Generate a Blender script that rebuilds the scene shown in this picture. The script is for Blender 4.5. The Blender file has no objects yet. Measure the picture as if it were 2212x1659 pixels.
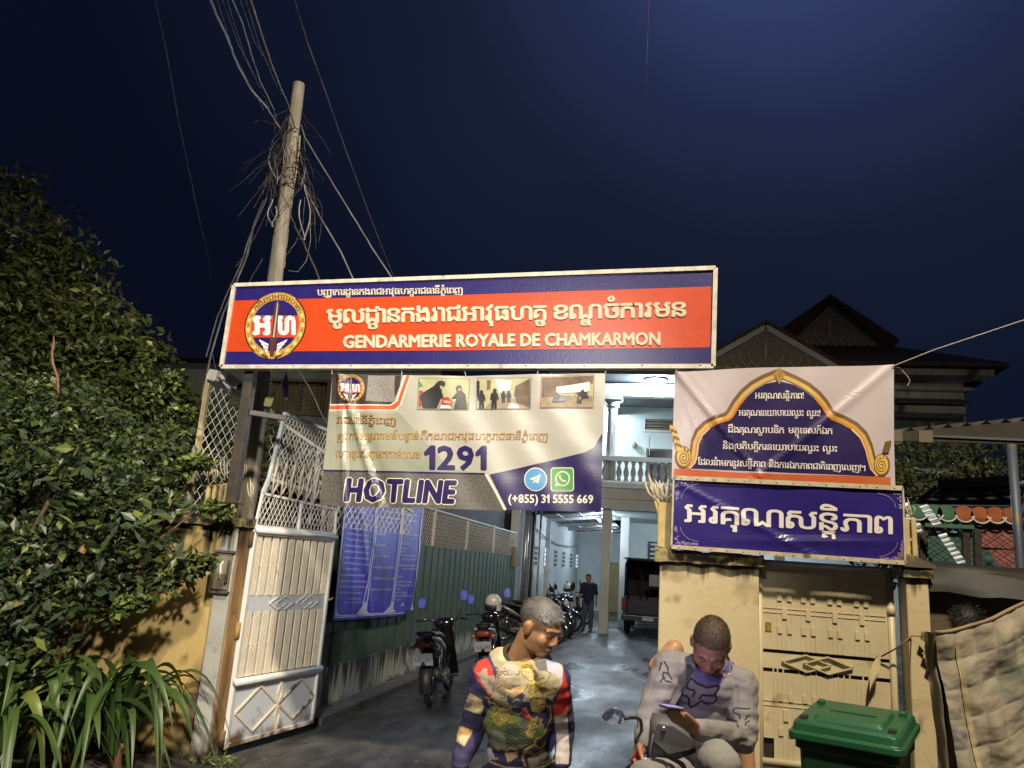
import bpy, bmesh, math, random
import numpy as np
from mathutils import Vector, Matrix, noise
from mathutils.geometry import tessellate_polygon
from mathutils.bvhtree import BVHTree
PI = math.pi
random.seed(7)
sc = bpy.context.scene
COL = sc.collection
rad = math.radians

# ------------------------------------------------------------------ camera
FPX, W2, H2 = 1640.0, 1106.0, 829.5          # focal length and centre in photo units (2212 x 1659)
YAW, PIT, ROLL = rad(12), rad(13.2), rad(4.0)
CAM = Vector((0, -6.1, 1.85))
fw = Vector((-math.sin(YAW)*math.cos(PIT), math.cos(YAW)*math.cos(PIT), math.sin(PIT)))
_r = Vector((math.cos(YAW), math.sin(YAW), 0)); _u = _r.cross(fw)
RT = _r*math.cos(ROLL) + _u*math.sin(ROLL)
UP = _u*math.cos(ROLL) - _r*math.sin(ROLL)
cam = bpy.data.cameras.new('camera'); co = bpy.data.objects.new('camera', cam); COL.objects.link(co)
co.matrix_world = Matrix.Translation(CAM) @ Matrix((RT, UP, -fw)).transposed().to_4x4()
cam.sensor_width = 36; cam.lens = FPX/2212*36; cam.clip_end = 600; cam.clip_start = .05
sc.camera = co
sc.render.resolution_x, sc.render.resolution_y = 1024, 768
sc.view_settings.view_transform = 'Standard'; sc.view_settings.look = 'None'
sc.view_settings.exposure = 0.0; sc.view_settings.gamma = 1
sc.cycles.use_denoising = True
sc.cycles.max_bounces = 6
sc.cycles.sample_clamp_indirect = 4

def ray(u, v): return fw*FPX + RT*(u-W2) - UP*(v-H2)
def pY(u, v, Y=0.0):
    d = ray(u, v); return CAM + d*((Y-CAM.y)/d.y)
def pX(u, v, X):
    d = ray(u, v); return CAM + d*((X-CAM.x)/d.x)
def pZ(u, v, Z=0.0):
    d = ray(u, v); return CAM + d*((Z-CAM.z)/d.z)
def At(u, v, d): return CAM + ray(u, v)*(d/FPX)

# ------------------------------------------------------------------ night sky
w = bpy.data.worlds.new("World"); sc.world = w; w.use_nodes = True
nt = w.node_tree; N = nt.nodes; L = nt.links; N.clear()
out = N.new('ShaderNodeOutputWorld'); bg = N.new('ShaderNodeBackground'); L.new(bg.outputs[0], out.inputs[0])
tc = N.new('ShaderNodeTexCoord')
# lens glow of a lamp overhead, painted as a brighter quarter of the sky
nrm = N.new('ShaderNodeVectorMath'); nrm.operation = 'DOT_PRODUCT'
g = ray(1750, -330).normalized(); nrm.inputs[1].default_value = g
L.new(tc.outputs['Generated'], nrm.inputs[0])
rp = N.new('ShaderNodeValToRGB'); L.new(nrm.outputs['Value'], rp.inputs[0])
e = rp.color_ramp.elements
e[0].position = .70; e[0].color = (.0027, .0042, .0122, 1)
e[1].position = 1.0; e[1].color = (.036, .052, .150, 1)
for p_, c_ in ((.84, (.0054, .0084, .0225, 1)), (.92, (.0086, .0126, .0315, 1)), (.965, (.0155, .0228, .065, 1))):
    k = e.new(p_); k.color = c_
nz = N.new('ShaderNodeTexNoise'); nz.inputs['Scale'].default_value = 2.2; nz.inputs['Detail'].default_value = 3
L.new(tc.outputs['Generated'], nz.inputs[0])
mr = N.new('ShaderNodeMapRange'); L.new(nz.outputs[0], mr.inputs[0])
mr.inputs[3].default_value = .72; mr.inputs[4].default_value = 1.28
mx = N.new('ShaderNodeMix'); mx.data_type = 'RGBA'; mx.blend_type = 'MULTIPLY'; mx.inputs[0].default_value = 1
L.new(rp.outputs[0], mx.inputs[6]); L.new(mr.outputs[0], mx.inputs[7]); L.new(mx.outputs[2], bg.inputs[0])
bg.inputs[1].default_value = 1.0

# ------------------------------------------------------------------ lamps of the street (above / behind the camera)
def lamp(name, kind, loc, power, color, size=.3, target=None, spread=None, spot=None):
    l = bpy.data.lights.new(name, kind); l.energy = power; l.color = color
    if kind == 'AREA':
        l.shape = 'DISK'; l.size = size
        if spread: l.spread = spread
    elif kind in ('POINT', 'SPOT'): l.shadow_soft_size = size
    if kind == 'SPOT': l.spot_size = spot or rad(150); l.spot_blend = .85
    o = bpy.data.objects.new(name, l); COL.objects.link(o); o.location = loc
    if target is not None:
        o.rotation_euler = (Vector(target)-Vector(loc)).to_track_quat('-Z', 'Y').to_euler()
    return o
WARM = (1.0, .85, .62); COLD = (.72, .86, 1.0)
LAMP_A = Vector((1.9, -6.2, 10.0)); LAMP_B = Vector((-.9, -7.5, 5.6))
lamp('street_light_warm', 'SPOT', LAMP_A, 6300, WARM, .30, LAMP_A+Vector((-.16, .55, -1)), spot=rad(138))
lamp('street_light_far', 'SPOT', LAMP_B, 3100, (1.0, .93, .81), .25, (-4.3, .6, 1.3), spot=rad(70))

# ------------------------------------------------------------------ mesh helpers
OFF = {}
def frame_of(d, up=Vector((0, 0, 1))):
    d = d.normalized()
    if abs(d.dot(up)) > .98: up = Vector((1, 0, 0))
    a = d.cross(up).normalized(); return a, a.cross(d).normalized()
class MB:
    def __init__(s): s.v = []; s.f = []; s.m = []; s.s = []
    def add(s, vs, fs, mi=0, sm=False):
        n = len(s.v); s.v += [Vector(p) for p in vs]
        for f in fs: s.f.append([n+i for i in f]); s.m.append(mi); s.s.append(sm)
        return s
    def box(s, lo, hi, mi=0):
        x0, y0, z0 = lo; x1, y1, z1 = hi
        return s.add([(x0,y0,z0),(x1,y0,z0),(x1,y1,z0),(x0,y1,z0),(x0,y0,z1),(x1,y0,z1),(x1,y1,z1),(x0,y1,z1)],
            [(0,3,2,1),(4,5,6,7),(0,1,5,4),(1,2,6,5),(2,3,7,6),(3,0,4,7)], mi)
    def hexa(s, q, mi=0):      # 8 points, bottom ring then top ring
        return s.add(q, [(0,3,2,1),(4,5,6,7),(0,1,5,4),(1,2,6,5),(2,3,7,6),(3,0,4,7)], mi)
    def cbox(s, c, size, rot=None, mi=0, bev=0):
        h = Vector(size)/2; c = Vector(c)
        pts = [Vector((sx*h.x, sy*h.y, sz*h.z)) for sz in (-1,1) for sx,sy in ((-1,-1),(1,-1),(1,1),(-1,1))]
        if rot is not None: pts = [rot @ p for p in pts]
        return s.hexa([c+p for p in pts], mi)
    def bar(s, p, q, w, h=None, up=Vector((0,0,1)), mi=0):
        p = Vector(p); q = Vector(q); h = h or w; a, b = frame_of(q-p, up); a = a*w/2; b = b*h/2
        return s.hexa([p-a-b, p+a-b, p+a+b, p-a+b, q-a-b, q+a-b, q+a+b, q-a+b], mi)
    def tube(s, pts, r, n=8, cap=True, mi=0):
        pts = [Vector(p) for p in pts]; rs = r if isinstance(r, (list, tuple)) else [r]*len(pts)
        vs = []; fs = []; a = None
        for i, p in enumerate(pts):
            d = (pts[min(i+1, len(pts)-1)]-pts[max(i-1, 0)]).normalized()
            if a is None: a, b = frame_of(d)
            else:
                a = (a-d*a.dot(d)); a = a.normalized() if a.length > 1e-6 else frame_of(d)[0]
                b = a.cross(d).normalized()
            for k in range(n):
                t = 2*PI*k/n; vs.append(p+(a*math.cos(t)+b*math.sin(t))*rs[i])
        for i in range(len(pts)-1):
            for k in range(n):
                k2 = (k+1) % n; fs.append((i*n+k, i*n+k2, (i+1)*n+k2, (i+1)*n+k))
        if cap: fs += [tuple(range(n)), tuple(reversed(range((len(pts)-1)*n, len(pts)*n)))]
        return s.add(vs, fs, mi, n > 5)
    def lathe(s, prof, c, ax=Vector((0,0,1)), n=16, mi=0, sy=1):
        c = Vector(c); a, b = frame_of(ax); ax = ax.normalized(); vs = []; fs = []
        for r, z in prof:
            for k in range(n):
                t = 2*PI*k/n; vs.append(c+ax*z+(a*math.cos(t)+b*math.sin(t)*sy)*r)
        for i in range(len(prof)-1):
            for k in range(n):
                k2 = (k+1) % n; fs.append((i*n+k, i*n+k2, (i+1)*n+k2, (i+1)*n+k))
        fs += [tuple(reversed(range(n))), tuple(range((len(prof)-1)*n, len(prof)*n))]
        return s.add(vs, fs, mi, True)
    def ell(s, c, r, n=16, m=10, rot=None, mi=0):
        c = Vector(c); r = (r, r, r) if not hasattr(r, '__len__') else r; vs = []; fs = []
        for i in range(m+1):
            ph = PI*i/m
            for k in range(n):
                t = 2*PI*k/n; p = Vector((r[0]*math.sin(ph)*math.cos(t), r[1]*math.sin(ph)*math.sin(t), r[2]*math.cos(ph)))
                vs.append(c+(rot @ p if rot is not None else p))
        for i in range(m):
            for k in range(n):
                k2 = (k+1) % n; fs.append((i*n+k, (i+1)*n+k, (i+1)*n+k2, i*n+k2))
        return s.add(vs, fs, mi, True)
    def capsule(s, p, q, r0, r1, n=14):   # tapered limb with round ends
        p = Vector(p); q = Vector(q); d = (q-p).normalized(); pts = []; rs = []
        for k in range(4): t = PI/2*(k+.2)/4; pts.append(p-d*r0*math.cos(t)); rs.append(r0*math.sin(t))
        for k in range(5): t = k/4; pts.append(p.lerp(q, t)); rs.append(r0+(r1-r0)*t)
        for k in range(4): t = PI/2*(k+1)/4.2; pts.append(q+d*r1*math.sin(t)); rs.append(r1*math.cos(t))
        return s.tube(pts, rs, n)
    def prism(s, poly, o, ex, ey, d, mi=0):   # 2D outline, thickness d along ex x ey
        o = Vector(o); ex = Vector(ex); ey = Vector(ey); nn = ex.cross(ey).normalized()*d
        P = [o+ex*x+ey*y for x, y in poly]; n = len(P)
        tri = tessellate_polygon([[Vector((x, y, 0)) for x, y in poly]])
        fs = [tuple(t) for t in tri]+[tuple(n+i for i in reversed(t)) for t in tri]
        fs += [(i, (i+1) % n, n+(i+1) % n, n+i) for i in range(n)]
        return s.add(P+[p+nn for p in P], fs, mi)
    def grid(s, fn, nu, nv, mi=0, sm=True, th=None):
        vs = [fn(i/nu, j/nv) for j in range(nv+1) for i in range(nu+1)]
        fs = [(j*(nu+1)+i, j*(nu+1)+i+1, (j+1)*(nu+1)+i+1, (j+1)*(nu+1)+i) for j in range(nv) for i in range(nu)]
        return s.add(vs, fs, mi, sm)
    def build(s, name, mats, parent=None, origin=None, bevel=0, recalc=True):
        me = bpy.data.meshes.new(name)
        off = Vector(OFF.get(parent.name, (0,0,0))) if parent else Vector(origin or (0,0,0))
        me.from_pydata([tuple(p-off) for p in s.v], [], s.f)
        mats = mats if isinstance(mats, (list, tuple)) else [mats]
        for m in mats: me.materials.append(m)
        me.polygons.foreach_set('material_index', s.m); me.polygons.foreach_set('use_smooth', s.s)
        if recalc:
            b = bmesh.new(); b.from_mesh(me); bmesh.ops.recalc_face_normals(b, faces=b.faces)
            if bevel:
                ed = [x for x in b.edges if len(x.link_faces) == 2 and x.calc_face_angle(0) > .6]
                bmesh.ops.bevel(b, geom=ed, offset=bevel, segments=1, affect='EDGES', clamp_overlap=True)
            b.to_mesh(me); b.free()
        me.update()
        o = bpy.data.objects.new(name, me); COL.objects.link(o)
        if parent: o.parent = parent; OFF[o.name] = off
        else: o.location = off; OFF[o.name] = off
        return o
def tag(o, label=None, cat=None, group=None, kind=None):
    for k, x in (('label', label), ('category', cat), ('group', group), ('kind', kind)):
        if x: o[k] = x
    return o
def thing(name, label, cat, loc=(0,0,0), group=None):
    o = bpy.data.objects.new(name, None); COL.objects.link(o); o.location = loc; o.empty_display_size = .1
    OFF[o.name] = Vector(loc); return tag(o, label, cat, group)
def dup(root, loc, rot=None, label=None, group=None, scale=None):
    def cp(o, par):
        c = o.copy(); COL.objects.link(c)
        if par: c.parent = par
        for ch in o.children: cp(ch, c)
        return c
    r = cp(root, None); r.location = loc
    if rot is not None: r.rotation_euler = rot
    if scale: r.scale = (scale,)*3
    if label: r['label'] = label
    if group: r['group'] = group
    return r

# ------------------------------------------------------------------ materials (procedural)
def mat(name, col, rough=.6, col2=None, scale=6, bump=0, bscale=60, metal=0, spec=.5, stain=None, sscale=3, sthr=(.5,.7),
        emit=None, estr=0, alpha=None, attr=None, stretch=None, coat=0, det=5, trans=0, sub=0, drip=None):
    m = bpy.data.materials.new(name); m.use_nodes = True; nt = m.node_tree; b = nt.nodes['Principled BSDF']
    n, l = nt.nodes, nt.links
    def rgba(c): return (*c, 1)
    b.inputs['Roughness'].default_value = rough; b.inputs['Metallic'].default_value = metal
    b.inputs['Specular IOR Level'].default_value = spec; b.inputs['Base Color'].default_value = rgba(col)
    if coat: b.inputs['Coat Weight'].default_value = coat; b.inputs['Coat Roughness'].default_value = .12
    if trans: b.inputs['Transmission Weight'].default_value = trans
    if sub: b.inputs['Subsurface Weight'].default_value = sub; b.inputs['Subsurface Radius'].default_value = (.02, .008, .004)
    if emit: b.inputs['Emission Color'].default_value = rgba(emit); b.inputs['Emission Strength'].default_value = estr
    tc = n.new('ShaderNodeTexCoord'); vec = tc.outputs['Object']
    if stretch:
        mp = n.new('ShaderNodeMapping'); mp.inputs['Scale'].default_value = stretch; l.new(vec, mp.inputs[0]); vec2 = mp.outputs[0]
    else: vec2 = vec
    cur = None
    if attr:
        a = n.new('ShaderNodeVertexColor'); a.layer_name = attr; cur = a.outputs[0]
    def mixc(fac, c1, c2):
        x = n.new('ShaderNodeMix'); x.data_type = 'RGBA'
        if isinstance(fac, float): x.inputs[0].default_value = fac
        else: l.new(fac, x.inputs[0])
        for i, c in ((6, c1), (7, c2)):
            if isinstance(c, tuple): x.inputs[i].default_value = rgba(c)
            else: l.new(c, x.inputs[i])
        return x.outputs[2]
    def nzf(scale, lo, hi, v, det=5):
        t = n.new('ShaderNodeTexNoise'); t.inputs['Scale'].default_value = scale; t.inputs['Detail'].default_value = det; l.new(v, t.inputs[0])
        r = n.new('ShaderNodeMapRange'); r.inputs[1].default_value = lo; r.inputs[2].default_value = hi; l.new(t.outputs[0], r.inputs[0]); return r.outputs[0]
    if col2: cur = mixc(nzf(scale, .35, .65, vec2, det), cur or tuple(col), tuple(col2))
    if stain:
        cur = mixc(nzf(sscale, sthr[0], sthr[1], vec2, 8), cur or tuple(col), tuple(stain))
    if drip:      # mould running down from the top edge, splash dirt at the foot: (z of top, length, colour, foot height)
        zt_, ln_, dc, ft_ = drip
        mp = n.new('ShaderNodeMapping'); mp.inputs['Scale'].default_value = (9, 9, .7); l.new(vec, mp.inputs[0])
        sp = n.new('ShaderNodeSeparateXYZ'); l.new(vec, sp.inputs[0])
        for (a0, a1, vv, k0, k1) in ((zt_-ln_, zt_, mp.outputs[0], .36, .62), (ft_, 0, vec, .30, .62)):
            if a0 == a1: continue
            r = n.new('ShaderNodeMapRange'); r.inputs[1].default_value = a0; r.inputs[2].default_value = a1; r.clamp = True; l.new(sp.outputs[2], r.inputs[0])
            t = n.new('ShaderNodeTexNoise'); t.inputs['Scale'].default_value = 1.6 if vv is not vec else 7; t.inputs['Detail'].default_value = 6; l.new(vv, t.inputs[0])
            ad = n.new('ShaderNodeMath'); ad.operation = 'MULTIPLY_ADD'; ad.inputs[1].default_value = .42; l.new(r.outputs[0], ad.inputs[0]); l.new(t.outputs[0], ad.inputs[2])
            r2 = n.new('ShaderNodeMapRange'); r2.inputs[1].default_value = k0+.32; r2.inputs[2].default_value = k1+.28; l.new(ad.outputs[0], r2.inputs[0])
            cur = mixc(r2.outputs[0], cur or tuple(col), dc)
    if cur is not None: l.new(cur, b.inputs['Base Color'])
    if bump:
        t = n.new('ShaderNodeTexNoise'); t.inputs['Scale'].default_value = bscale; t.inputs['Detail'].default_value = 4; l.new(vec2, t.inputs[0])
        bm = n.new('ShaderNodeBump'); bm.inputs['Strength'].default_value = bump; bm.inputs['Distance'].default_value = .02
        l.new(t.outputs[0], bm.inputs['Height']); l.new(bm.outputs[0], b.inputs['Normal'])
    return m
# ------------------------------------------------------------------ lettering
GC = {}
def curve_mesh(body, bold, shear=0, res=3):
    c = bpy.data.curves.new('t', 'FONT'); c.body = body; c.size = 1; c.offset = bold; c.shear = shear; c.resolution_u = res; c.fill_mode = 'NONE'
    o = bpy.data.objects.new('t', c); COL.objects.link(o); bpy.context.view_layer.update()
    me = bpy.data.meshes.new_from_object(o.evaluated_get(bpy.context.evaluated_depsgraph_get()))
    P = [(v.co.x, v.co.y) for v in me.vertices]; nb = {}
    for e_ in me.edges:
        a, b = e_.vertices; nb.setdefault(a, []).append(b); nb.setdefault(b, []).append(a)
    loops = []; seen = set()
    for s0 in range(len(P)):                      # walk every outline of the glyph
        if s0 in seen or s0 not in nb: continue
        lp = [s0]; seen.add(s0); cur = s0
        while True:
            nx = [q for q in nb[cur] if q not in seen]
            if not nx: break
            cur = nx[0] if len(lp) > 1 or len(nx) == 1 else min(nx); lp.append(cur); seen.add(cur)
        if len(lp) > 2: loops.append([P[i] for i in lp])
    def sarea(l): return sum(l[i-1][0]*l[i][1]-l[i][0]*l[i-1][1] for i in range(len(l)))/2
    def pin(l, q):
        r = False
        for i in range(len(l)):
            (x1, y1), (x2, y2) = l[i-1], l[i]
            if (y1 > q[1]) != (y2 > q[1]) and q[0] < (x2-x1)*(q[1]-y1)/(y2-y1)+x1: r = not r
        return r
    sg = {} ; big = max(loops, key=lambda l: abs(sarea(l))) if loops else None
    solid = [l for l in loops if sarea(l)*sarea(big) > 0]; holes = [l for l in loops if sarea(l)*sarea(big) <= 0]
    vs, fs = [], []
    for k, l in enumerate(solid):                 # overlapping outlines are filled one by one, a hair apart
        hs = [h for h in holes if pin(l, h[0])]; n = len(vs)
        pts = [q for r_ in [l]+hs for q in r_]; vs += [(x, y, k*1e-4) for x, y in pts]
        fs += [tuple(n+i for i in t) for t in tessellate_polygon([[Vector((x, y, 0)) for x, y in r_] for r_ in [l]+hs])]
    bpy.data.objects.remove(o); bpy.data.curves.remove(c); bpy.data.meshes.remove(me)
    return vs, fs
def glyph(ch, bold, res=3):
    k = (ch, bold, res)
    if k not in GC:
        if ch == '1': vs = [(0, .50, 0), (0, .42, 0), (.14, .49, 0), (.14, 0, 0), (.25, 0, 0), (.25, .69, 0), (.16, .69, 0)]; fs = [(0, 1, 2, 6), (2, 3, 4, 5), (2, 5, 6)]
        else: vs, fs = curve_mesh(ch, bold, 0, res)
        xs = [p[0] for p in vs]; ys = [p[1] for p in vs]
        GC[k] = (vs, fs, min(xs), max(xs), min(ys), max(ys)) if vs else None
    return GC[k]
PRE = {'េ': ('េ', ''), 'ែ': ('ែ', ''), 'ៃ': ('ៃ', ''), 'ោ': ('េ', 'ា'), 'ៅ': ('េ', 'ា')}
ABOVE = 'ិីឹឺំ័៍៌់៊'; BELOW = 'ុូួ'
def layout(text, bold=.02, res=3, gap=.075):
    """one line of text -> (verts, faces, width); Khmer clusters are composed by hand, Latin as set by the font"""
    V, Fc = [], []
    def put(g, x, y, sx=1, sy=1):
        n = len(V); V.extend(((p[0]-g[2])*sx+x, p[1]*sy+y, p[2]) for p in g[0]); Fc.extend(tuple(n+i for i in f) for f in g[1])
        return (g[3]-g[2])*sx
    if not any('\u1780' <= c <= '\u17ff' for c in text):
        if '1' in text or 'HOT' in text:
            x = 0
            for c in text:
                if c == ' ': x += .26; continue
                x += put(glyph(c, bold, res), x, 0)+(.15 if 'HOT' in text else .10)
            return V, Fc, x-.1
        vs, fs = curve_mesh(text, bold, 0, res); xs = [p[0] for p in vs]; x0 = min(xs)
        return [(p[0]-x0, p[1], p[2]) for p in vs], fs, max(xs)-x0
    x = 0; i = 0
    while i < len(text):
        c = text[i]; i += 1
        if c == ' ': x += .34; continue
        subs = []; marks = []
        while i < len(text):
            if text[i] == '្' and i+1 < len(text): subs.append(text[i+1]); i += 2
            elif text[i] in PRE or text[i] in ABOVE or text[i] in BELOW or text[i] in 'ាះ': marks.append(text[i]); i += 1
            else: break
        post = ''
        for m in marks:
            if m in PRE:
                a, p_ = PRE[m]; x += put(glyph(a, bold, res), x, 0)+gap*.7; post += p_
        if 'រ' in subs:      # subscript ro stands to the left of its base and reaches below it
            put(glyph('េ', bold, res), x, -.26, .8, 1.25); x += .19
        g = glyph(c, bold, res) or glyph('រ', bold, res)
        bx = x; bw = put(g, x, 0); x += bw
        low = -.03
        for sx in subs:
            if sx == 'រ': continue
            sg = glyph(sx, bold*1.2, res); k = .72 if sg[3]-sg[2] < .6 else .52
            wdt = (sg[3]-sg[2])*k; put(sg, bx+bw/2-wdt/2, low-.25, k, .40); low -= .27
        up = 0
        for m in marks:
            if m in ABOVE:
                mg = glyph(m, bold, res); put(mg, bx+bw/2-(mg[3]-mg[2])/2, up*.2); up += 1
            elif m in BELOW:
                mg = glyph(m, bold, res); put(mg, bx+bw*.72-(mg[3]-mg[2])/2, low+.03)
        for p_ in [m for m in marks if m in 'ាះ']+list(post):
            pg = glyph(p_, bold, res)
            if p_ == 'ា': x += put(pg, x-.05, 0)-.05
            else: x += gap; x += put(pg, x, 0)
        x += gap
    return V, Fc, x-gap

class Art:
    """flat artwork traced in photo units on a plane; S maps (u, v, lift) to the place"""
    def __init__(s, S, cell=None): s.S = S; s.cell = cell; s.mb = MB(); s.k = 0
    def _emit(s, pts, faces, mi, lift, ext=0, cut=True):
        bm = bmesh.new(); vv = [bm.verts.new((p[0], p[1], p[2] if len(p) > 2 else 0)) for p in pts]
        for f in faces:
            try: bm.faces.new([vv[i] for i in f])
            except ValueError: pass
        if s.cell and cut:
            for ax in (0, 1):
                lo = min(p[ax] for p in pts); hi = max(p[ax] for p in pts)
                for q in range(math.ceil(lo/s.cell), math.floor(hi/s.cell)+1):
                    no = (1,0,0) if ax == 0 else (0,1,0); cop = (q*s.cell,)*3
                    bmesh.ops.bisect_plane(bm, geom=bm.verts[:]+bm.edges[:]+bm.faces[:], plane_co=cop, plane_no=no, dist=1e-5)
        bm.verts.index_update()
        P = [s.S(q.co.x, q.co.y, lift+q.co.z) for q in bm.verts]; fs = [[q.index for q in f.verts] for f in bm.faces]
        s.mb.add(P, fs, mi)
        if ext:
            ed = [(a.verts[0].index, a.verts[1].index) for a in bm.edges if len(a.link_faces) == 1]
            B = [s.S(q.co.x, q.co.y, lift-ext) for q in bm.verts]; n = len(P)
            s.mb.add(P+B, [(a, b, n+b, n+a) for a, b in ed], mi)
        bm.free()
    def poly(s, pts, mi=0, lift=.002):
        tri = tessellate_polygon([[Vector((x, y, 0)) for x, y in pts]])
        s._emit(pts, [tuple(t) for t in tri], mi, lift); return s
    def disc(s, c, rx, ry, mi=0, lift=.002, n=28, rot=0):
        cs, sn = math.cos(rot), math.sin(rot)
        return s.poly([(c[0]+rx*math.cos(2*PI*k/n)*cs-ry*math.sin(2*PI*k/n)*sn, c[1]+rx*math.cos(2*PI*k/n)*sn+ry*math.sin(2*PI*k/n)*cs) for k in range(n)], mi, lift)
    def stroke(s, pts, wd, mi=0, lift=.003, closed=False):
        n = len(pts); Lp, Rp = [], []; wds = wd if isinstance(wd, (list, tuple)) else [wd]*n
        for i in range(n):
            a = pts[(i-1) % n] if closed or i else pts[i]; b = pts[(i+1) % n] if closed or i < n-1 else pts[i]
            dx, dy = b[0]-a[0], b[1]-a[1]; q = math.hypot(dx, dy) or 1; h = wds[i]/2
            Lp.append((pts[i][0]-dy/q*h, pts[i][1]+dx/q*h)); Rp.append((pts[i][0]+dy/q*h, pts[i][1]-dx/q*h))
        fs = [(i, (i+1) % n, n+(i+1) % n, n+i) for i in range(n if closed else n-1)]
        s._emit(Lp+Rp, fs, mi, lift, cut=bool(s.cell)); return s
    def text(s, txt, p, q, h, mi=0, lift=.004, bold=.02, shear=0, ext=0, res=2, width=None, gap=.075):
        """set txt from p to q (baseline ends, photo units); h = height of a base letter"""
        V, Fc, wd = layout(txt, 0, res, gap); kh = any('\u1780' <= c <= '\u17ff' for c in txt)
        cap = .586 if kh else .69
        dx, dy = (q[0]-p[0])/wd, (q[1]-p[1])/wd; ky = h/cap
        pts = [(p[0]+(x+shear*y)*dx, p[1]+(x+shear*y)*dy-y*ky, e) for x, y, e in V]
        nd = 8 if bold > .045 else 6     # heavier strokes: the same letters set again a hair to each side
        em = h/cap*bold
        s._emit(pts, Fc, mi, lift, ext, cut=bool(s.cell) and h > 16)
        for k in range(nd if bold else 0):
            ox, oy = em*math.cos(2*PI*k/nd+.3), em*math.sin(2*PI*k/nd+.3)*.85
            s._emit([(x+ox, y+oy, e) for x, y, e in pts], Fc, mi, lift-.0006*(k+1)/nd-.00005, ext, cut=bool(s.cell) and h > 16)
        return s
    def build(s, name, mats, parent): return s.mb.build(name, mats, parent)

def seal(A, cx, cy, rx, ry, base, ring=True, tilt=0):
    """gold ring with leaves, blue-red-blue field, sword with wings, two letters. materials base+0.. = gold, darkgold, navy, red, white, brown"""
    def P(x, y): return (cx+x*rx+y*tilt*rx, cy-y*ry)
    g, dg, nv, rd, wh, br = range(base, base+6)
    circ = lambda r, n=40: [P(r*math.cos(2*PI*k/n), r*math.sin(2*PI*k/n)) for k in range(n)]
    A.poly(circ(1), dg, .0030); A.poly(circ(.965), g, .0042)
    A.poly(circ(.80), dg, .0054); A.poly(circ(.765), nv, .0066)
    bnd = []
    for y, sgn in ((.30, 1), (-.36, -1)):
        x = math.sqrt(.765**2-y*y); bnd.append((x, y))
    arcR = [(.765*math.cos(t), .765*math.sin(t)) for t in np.linspace(math.asin(.30/.765), math.asin(-.36/.765), 10)]
    A.poly([P(x, y) for x, y in arcR]+[P(-x, y) for x, y in reversed(arcR)], rd, .0078)
    for k in range(26):                                    # leaves of the wreath
        t = rad(150+k*240/25); r = .882
        c, s_ = math.cos(t), math.sin(t); tx, ty = -s_, c
        if k > 12: tx, ty = s_, -c
        A.poly([P(r*c-tx*.085, r*s_-ty*.085), P(r*c+c*.06, r*s_+s_*.06), P(r*c+tx*.085, r*s_+ty*.085), P(r*c-c*.06, r*s_-s_*.06)], dg if k % 2 else wh+2, .0056)
    for (ch, x, wd) in (('អ', -.66, .52), ('ហ', .12, .54)):
        A.text(ch, P(x, -.26), P(x+wd, -.26), ry*.52, wh, .010, bold=.045)
    A.poly([P(0, .78), P(.085, .60), P(.075, .1), P(.07, -.40), P(-.07, -.40), P(-.075, .1), P(-.085, .60)], br, .0115)
    A.poly([P(0, .75), P(.03, .60), P(.03, -.36), P(-.03, -.36)], wh+3, .0125)
    A.poly([P(-.13, -.38), P(.13, -.38), P(.10, -.50), P(.06, -.92), P(-.06, -.92), P(-.10, -.50)], br, .0125)
    for sx in (-1, 1):
        for k in range(4):
            y = -.42-.09*k; xo = .46-.07*k
            A.poly([P(sx*xo, y), P(sx*(xo-.03), y-.075), P(sx*.14, y-.20), P(sx*.14, y-.14)], wh, .0125)
        A.poly([P(sx*.12, -.93), P(sx*.34, -.84), P(sx*.30, -.90), P(sx*.1, -1.0)], br, .0125)
    word = 'កងរាជអាវុធហត្ថ'
    V, Fc, wd = layout(word, .03, 2); n0 = 0
    pts = []
    for x, y, e_ in V:
        t = rad(147-114*x/wd); r = .80+y*.22
        pts.append((*P(r*math.cos(t), r*math.sin(t)), e_))
    A._emit(pts, Fc, br, .0062, cut=False)
def frameS(Yp, wr=None):
    def S(u, v, lift):
        if wr: lift *= 1.7
        p = pY(u, v, Yp)
        return Vector((p.x, Yp-lift-(wr(p.x, p.z) if wr else 0), p.z))
    return S

# ------------------------------------------------------------------ sign over the gate
NAVY = mat('sign_navy', (.016, .011, .105), .34, (.020, .014, .125), 9, bump=.07, bscale=45, spec=.3)
ORANGE = mat('sign_orange', (.50, .056, .012), .34, (.45, .050, .011), 8, bump=.07, bscale=45, spec=.3)
CREAM = mat('sign_cream', (.52, .48, .36), .5, (.46, .42, .31), 25)
GOLD = mat('seal_gold', (.55, .34, .08), .42, (.36, .2, .04), 30); DGOLD = mat('seal_dark_gold', (.26, .14, .03), .5, (.4, .25, .06), 40)
RED = mat('seal_red', (.55, .04, .02), .4); WHITE = mat('print_white', (.70, .66, .65), .5); BROWN = mat('seal_brown', (.07, .025, .015), .5)
LEAF = mat('seal_leaf', (.72, .52, .16), .4); STEEL = mat('seal_steel', (.35, .36, .34), .4)
FRAME = mat('sign_frame', (.60, .56, .48), .35, (.42, .38, .31), 14, stain=(.18, .10, .05), sscale=5, sthr=(.62, .72))
SEAL = [GOLD, DGOLD, NAVY, RED, WHITE, BROWN, LEAF, STEEL]
YS = -.02
def c1(x, y): return (438.9+x*.27282, 570.5+y*.27282)
def c2(x, y): return (987.5+x*.27282, 570.5+y*.27282)
sign = thing('gate_sign', 'long blue and orange sign board over the gateway with a round gold seal', 'sign', pY(1010, 790, YS))
TL, TR, BL, BR = (507, 617), (1545.5, 580), (479.5, 793), (1540.5, 792)
def lerp2(a, b, t): return (a[0]+(b[0]-a[0])*t, a[1]+(b[1]-a[1])*t)
S = frameS(YS)
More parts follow.
